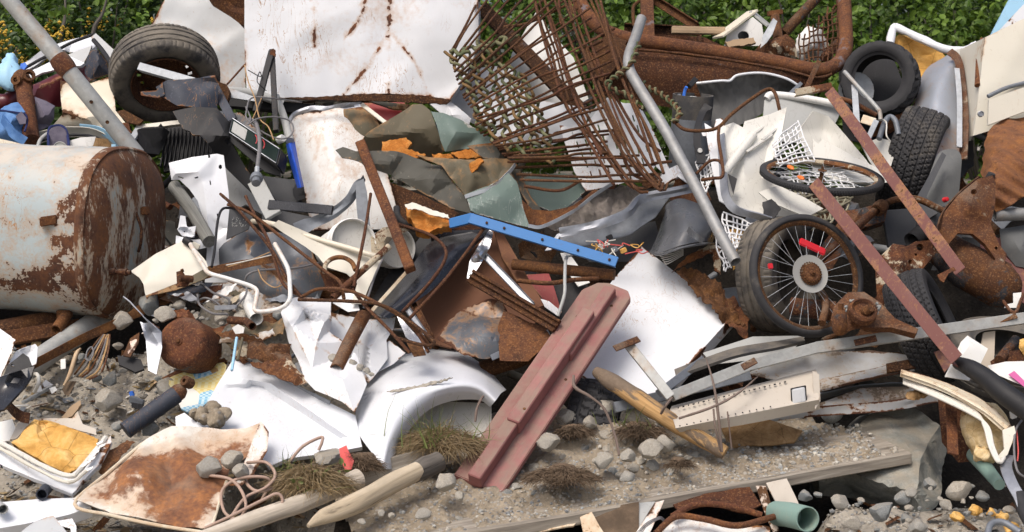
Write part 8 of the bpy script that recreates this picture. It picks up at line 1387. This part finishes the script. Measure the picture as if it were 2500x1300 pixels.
litter(170,RL,1,'white_plastic',.012,.045);litter(500,RL,7,'dry_grass',.02,.08);litter(260,RR,2,'rust_mid',.015,.07);litter(220,RL,3,'lead_grey',.015,.05);litter(260,RR,4,'rust_dark',.02,.09);litter(160,RL,5,'wood_tan',.015,.06)
q=random.Random(31)
for i in range(34):
 x,y=q.uniform(350,690),q.uniform(690,880)
 if math.hypot(x-447,y-838)<80 or x<410 and y<720:continue
 a=q.uniform(-.7,.7);L=q.uniform(18,48);W_=q.uniform(5,14);ca,sa=L*math.cos(a),L*math.sin(a)
 pl('metal_scrap','small torn scrap of sheet in the rubble right of the tank','scrap metal',[(x-ca,y-sa),(x,y-W_*1.2),(x+ca,y+sa),(x+ca*.4,y+W_)],('rust_mid','grey_chips','lead_grey','white_enamel_rusty','rust_cream','olive_inner','alu')[i%7],'small torn scraps in the rubble right of the tank',off=q.uniform(-.42,-.3),k=.8,crump=.03,cfreq=12,res=.014,jag=2,thick=.003,seed=i)
V,FC=[],[]
for _ in range(900):
 p=dirt(q.uniform(.02,.98),q.uniform(.03,1.05))+Vector((0,0,.004));a=q.uniform(0,6.28);L=q.uniform(.012,.06);d_=Vector((math.cos(a),math.sin(a),q.uniform(-.1,.35)))*L;sd=d_.cross(Vector((0,0,1))).normalized()*.0012;i=len(V);V+=[p-sd,p+sd,p+d_+sd,p+d_-sd];FC.append([i,i+1,i+2,i+3])
tag(mk('straw',(V,FC,{}),MT['dry_grass'],None,0),kind='stuff')
for i,(q_,r_,lb)in enumerate([([(1512,1112,-.34),(1500,1060,-.4),(1476,1000,-.46),(1440,968,-.5),(1404,946,-.5),(1400,918,-.5)],[.006,.006,.006,.006,.009,.006],'bent brown twig with a broken top beside the red plank'),([(1762,1104,-.3),(1752,1000,-.5),(1740,930,-.56),(1724,876,-.56)],[.008,.007,.005,.003],'thin upright reddish twig in front of the tan casing'),([(1758,1100,-.32),(1746,1040,-.46),(1742,1000,-.5)],.005,'short pale twig beside the reddish one'),([(1786,1096,-.3),(1780,1040,-.44),(1776,1006,-.48)],.004,'short upright twig right of the reddish one'),([(1658,1022,-.5),(1740,994,-.52),(1800,962,-.52),(1850,920,-.52)],[.006,.006,.005,.003],'long grey twig lying across the tan casing'),([(1614,1010,-.4),(1626,990,-.5),(1640,972,-.5)],.006,'short brown twig on the split log'),([(1160,1030,-.3),(1164,1000,-.36),(1172,980,-.38),(1180,968,-.38)],.006,'gnarled twig at the right end of the fender arch')]):tb('twig',lb,'twig',q_,r_,'twig',curve=6,sides=8,rough=.0015)
for i,(x,y,sz)in enumerate([(2336,1262,34),(2384,1246,36),(2448,1262,30),(2470,1290,40),(2420,1252,22)]):g=rockg(V3((x,y,-.12)),(m(sz)/2,m(sz)/2.5,m(sz)/3.4),500+i,3,3,1.);one('wool_tuft','ochre scrap of insulation wool on the rubble at the bottom right','insulation',([p+Vector((noise.noise(p*40),noise.noise(p*43),noise.noise(p*47)))*.012 for p in g[0]],g[1],{}),MT['foam_yellow'],'wool scraps at the bottom right',180)
# dark scraps deep in the heap, seen only in the gaps
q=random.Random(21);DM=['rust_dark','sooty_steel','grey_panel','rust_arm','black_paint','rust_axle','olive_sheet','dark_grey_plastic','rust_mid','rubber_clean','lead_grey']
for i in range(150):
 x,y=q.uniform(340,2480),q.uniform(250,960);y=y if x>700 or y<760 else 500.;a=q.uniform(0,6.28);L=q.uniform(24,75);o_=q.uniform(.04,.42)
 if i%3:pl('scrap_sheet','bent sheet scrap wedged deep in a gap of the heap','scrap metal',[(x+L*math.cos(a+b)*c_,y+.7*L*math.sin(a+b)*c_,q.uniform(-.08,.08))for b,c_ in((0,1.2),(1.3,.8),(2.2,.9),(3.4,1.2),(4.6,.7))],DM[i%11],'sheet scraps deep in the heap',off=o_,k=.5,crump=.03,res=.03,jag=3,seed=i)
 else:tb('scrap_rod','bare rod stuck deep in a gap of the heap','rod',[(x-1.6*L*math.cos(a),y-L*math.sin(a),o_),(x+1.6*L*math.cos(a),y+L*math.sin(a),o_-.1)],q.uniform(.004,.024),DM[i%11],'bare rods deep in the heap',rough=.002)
# pieces that belong to a larger thing
def under(p,*cs):
 p=bpy.data.objects[p]
 for c in cs:
  c=bpy.data.objects[c];c.location=Vector(c.get('_w',c.location))-Vector(p['_w']);c.parent=p
  for k in('label','category','group'):
   if k in c:del c[k]
under('pale_jacket','silver_trim');under('fluted_shell','white_rim','dark_clip','grey_lever');under('white_tray','white_tray_lip');under('tub_sheet','rib.013','rib.014','rib.015','tub_spindle','dark_hole_piece');under('white_frame','frame_corner');under('cream_casing','cream_lip');under('foam_block','foam_skin');under('black_strap','strap_rivet')
under('car_fender','dirt_scrape');under('yellow_liner','white_box_edge');under('curved_fender','fender_flange','blue_strip');under('white_wing','ochre_backing');under('white_freezer','rusty_edge');under('pink_box','carton_stripe');under('angle_bar','bar_foot');under('axle_tube','tube_clamp');under('white_bracket','silver_arm');under('curved_slab',*['gasket_strip'+k for k in('','.001','.002','.003')]);under('galvanized_bar','rusty_cleat','rusty_cleat.001','rusty_cleat.002');under('upright_bar','rusty_cleat.003');under('peeled_post','peeled_post.001');under('steel_bracket','rusty_lump');under('grey_sheet_strip','grey_sheet_leg');under('rusty_tray','tray_wing')
for o in bpy.data.objects:
 if '_w' in o:del o['_w']
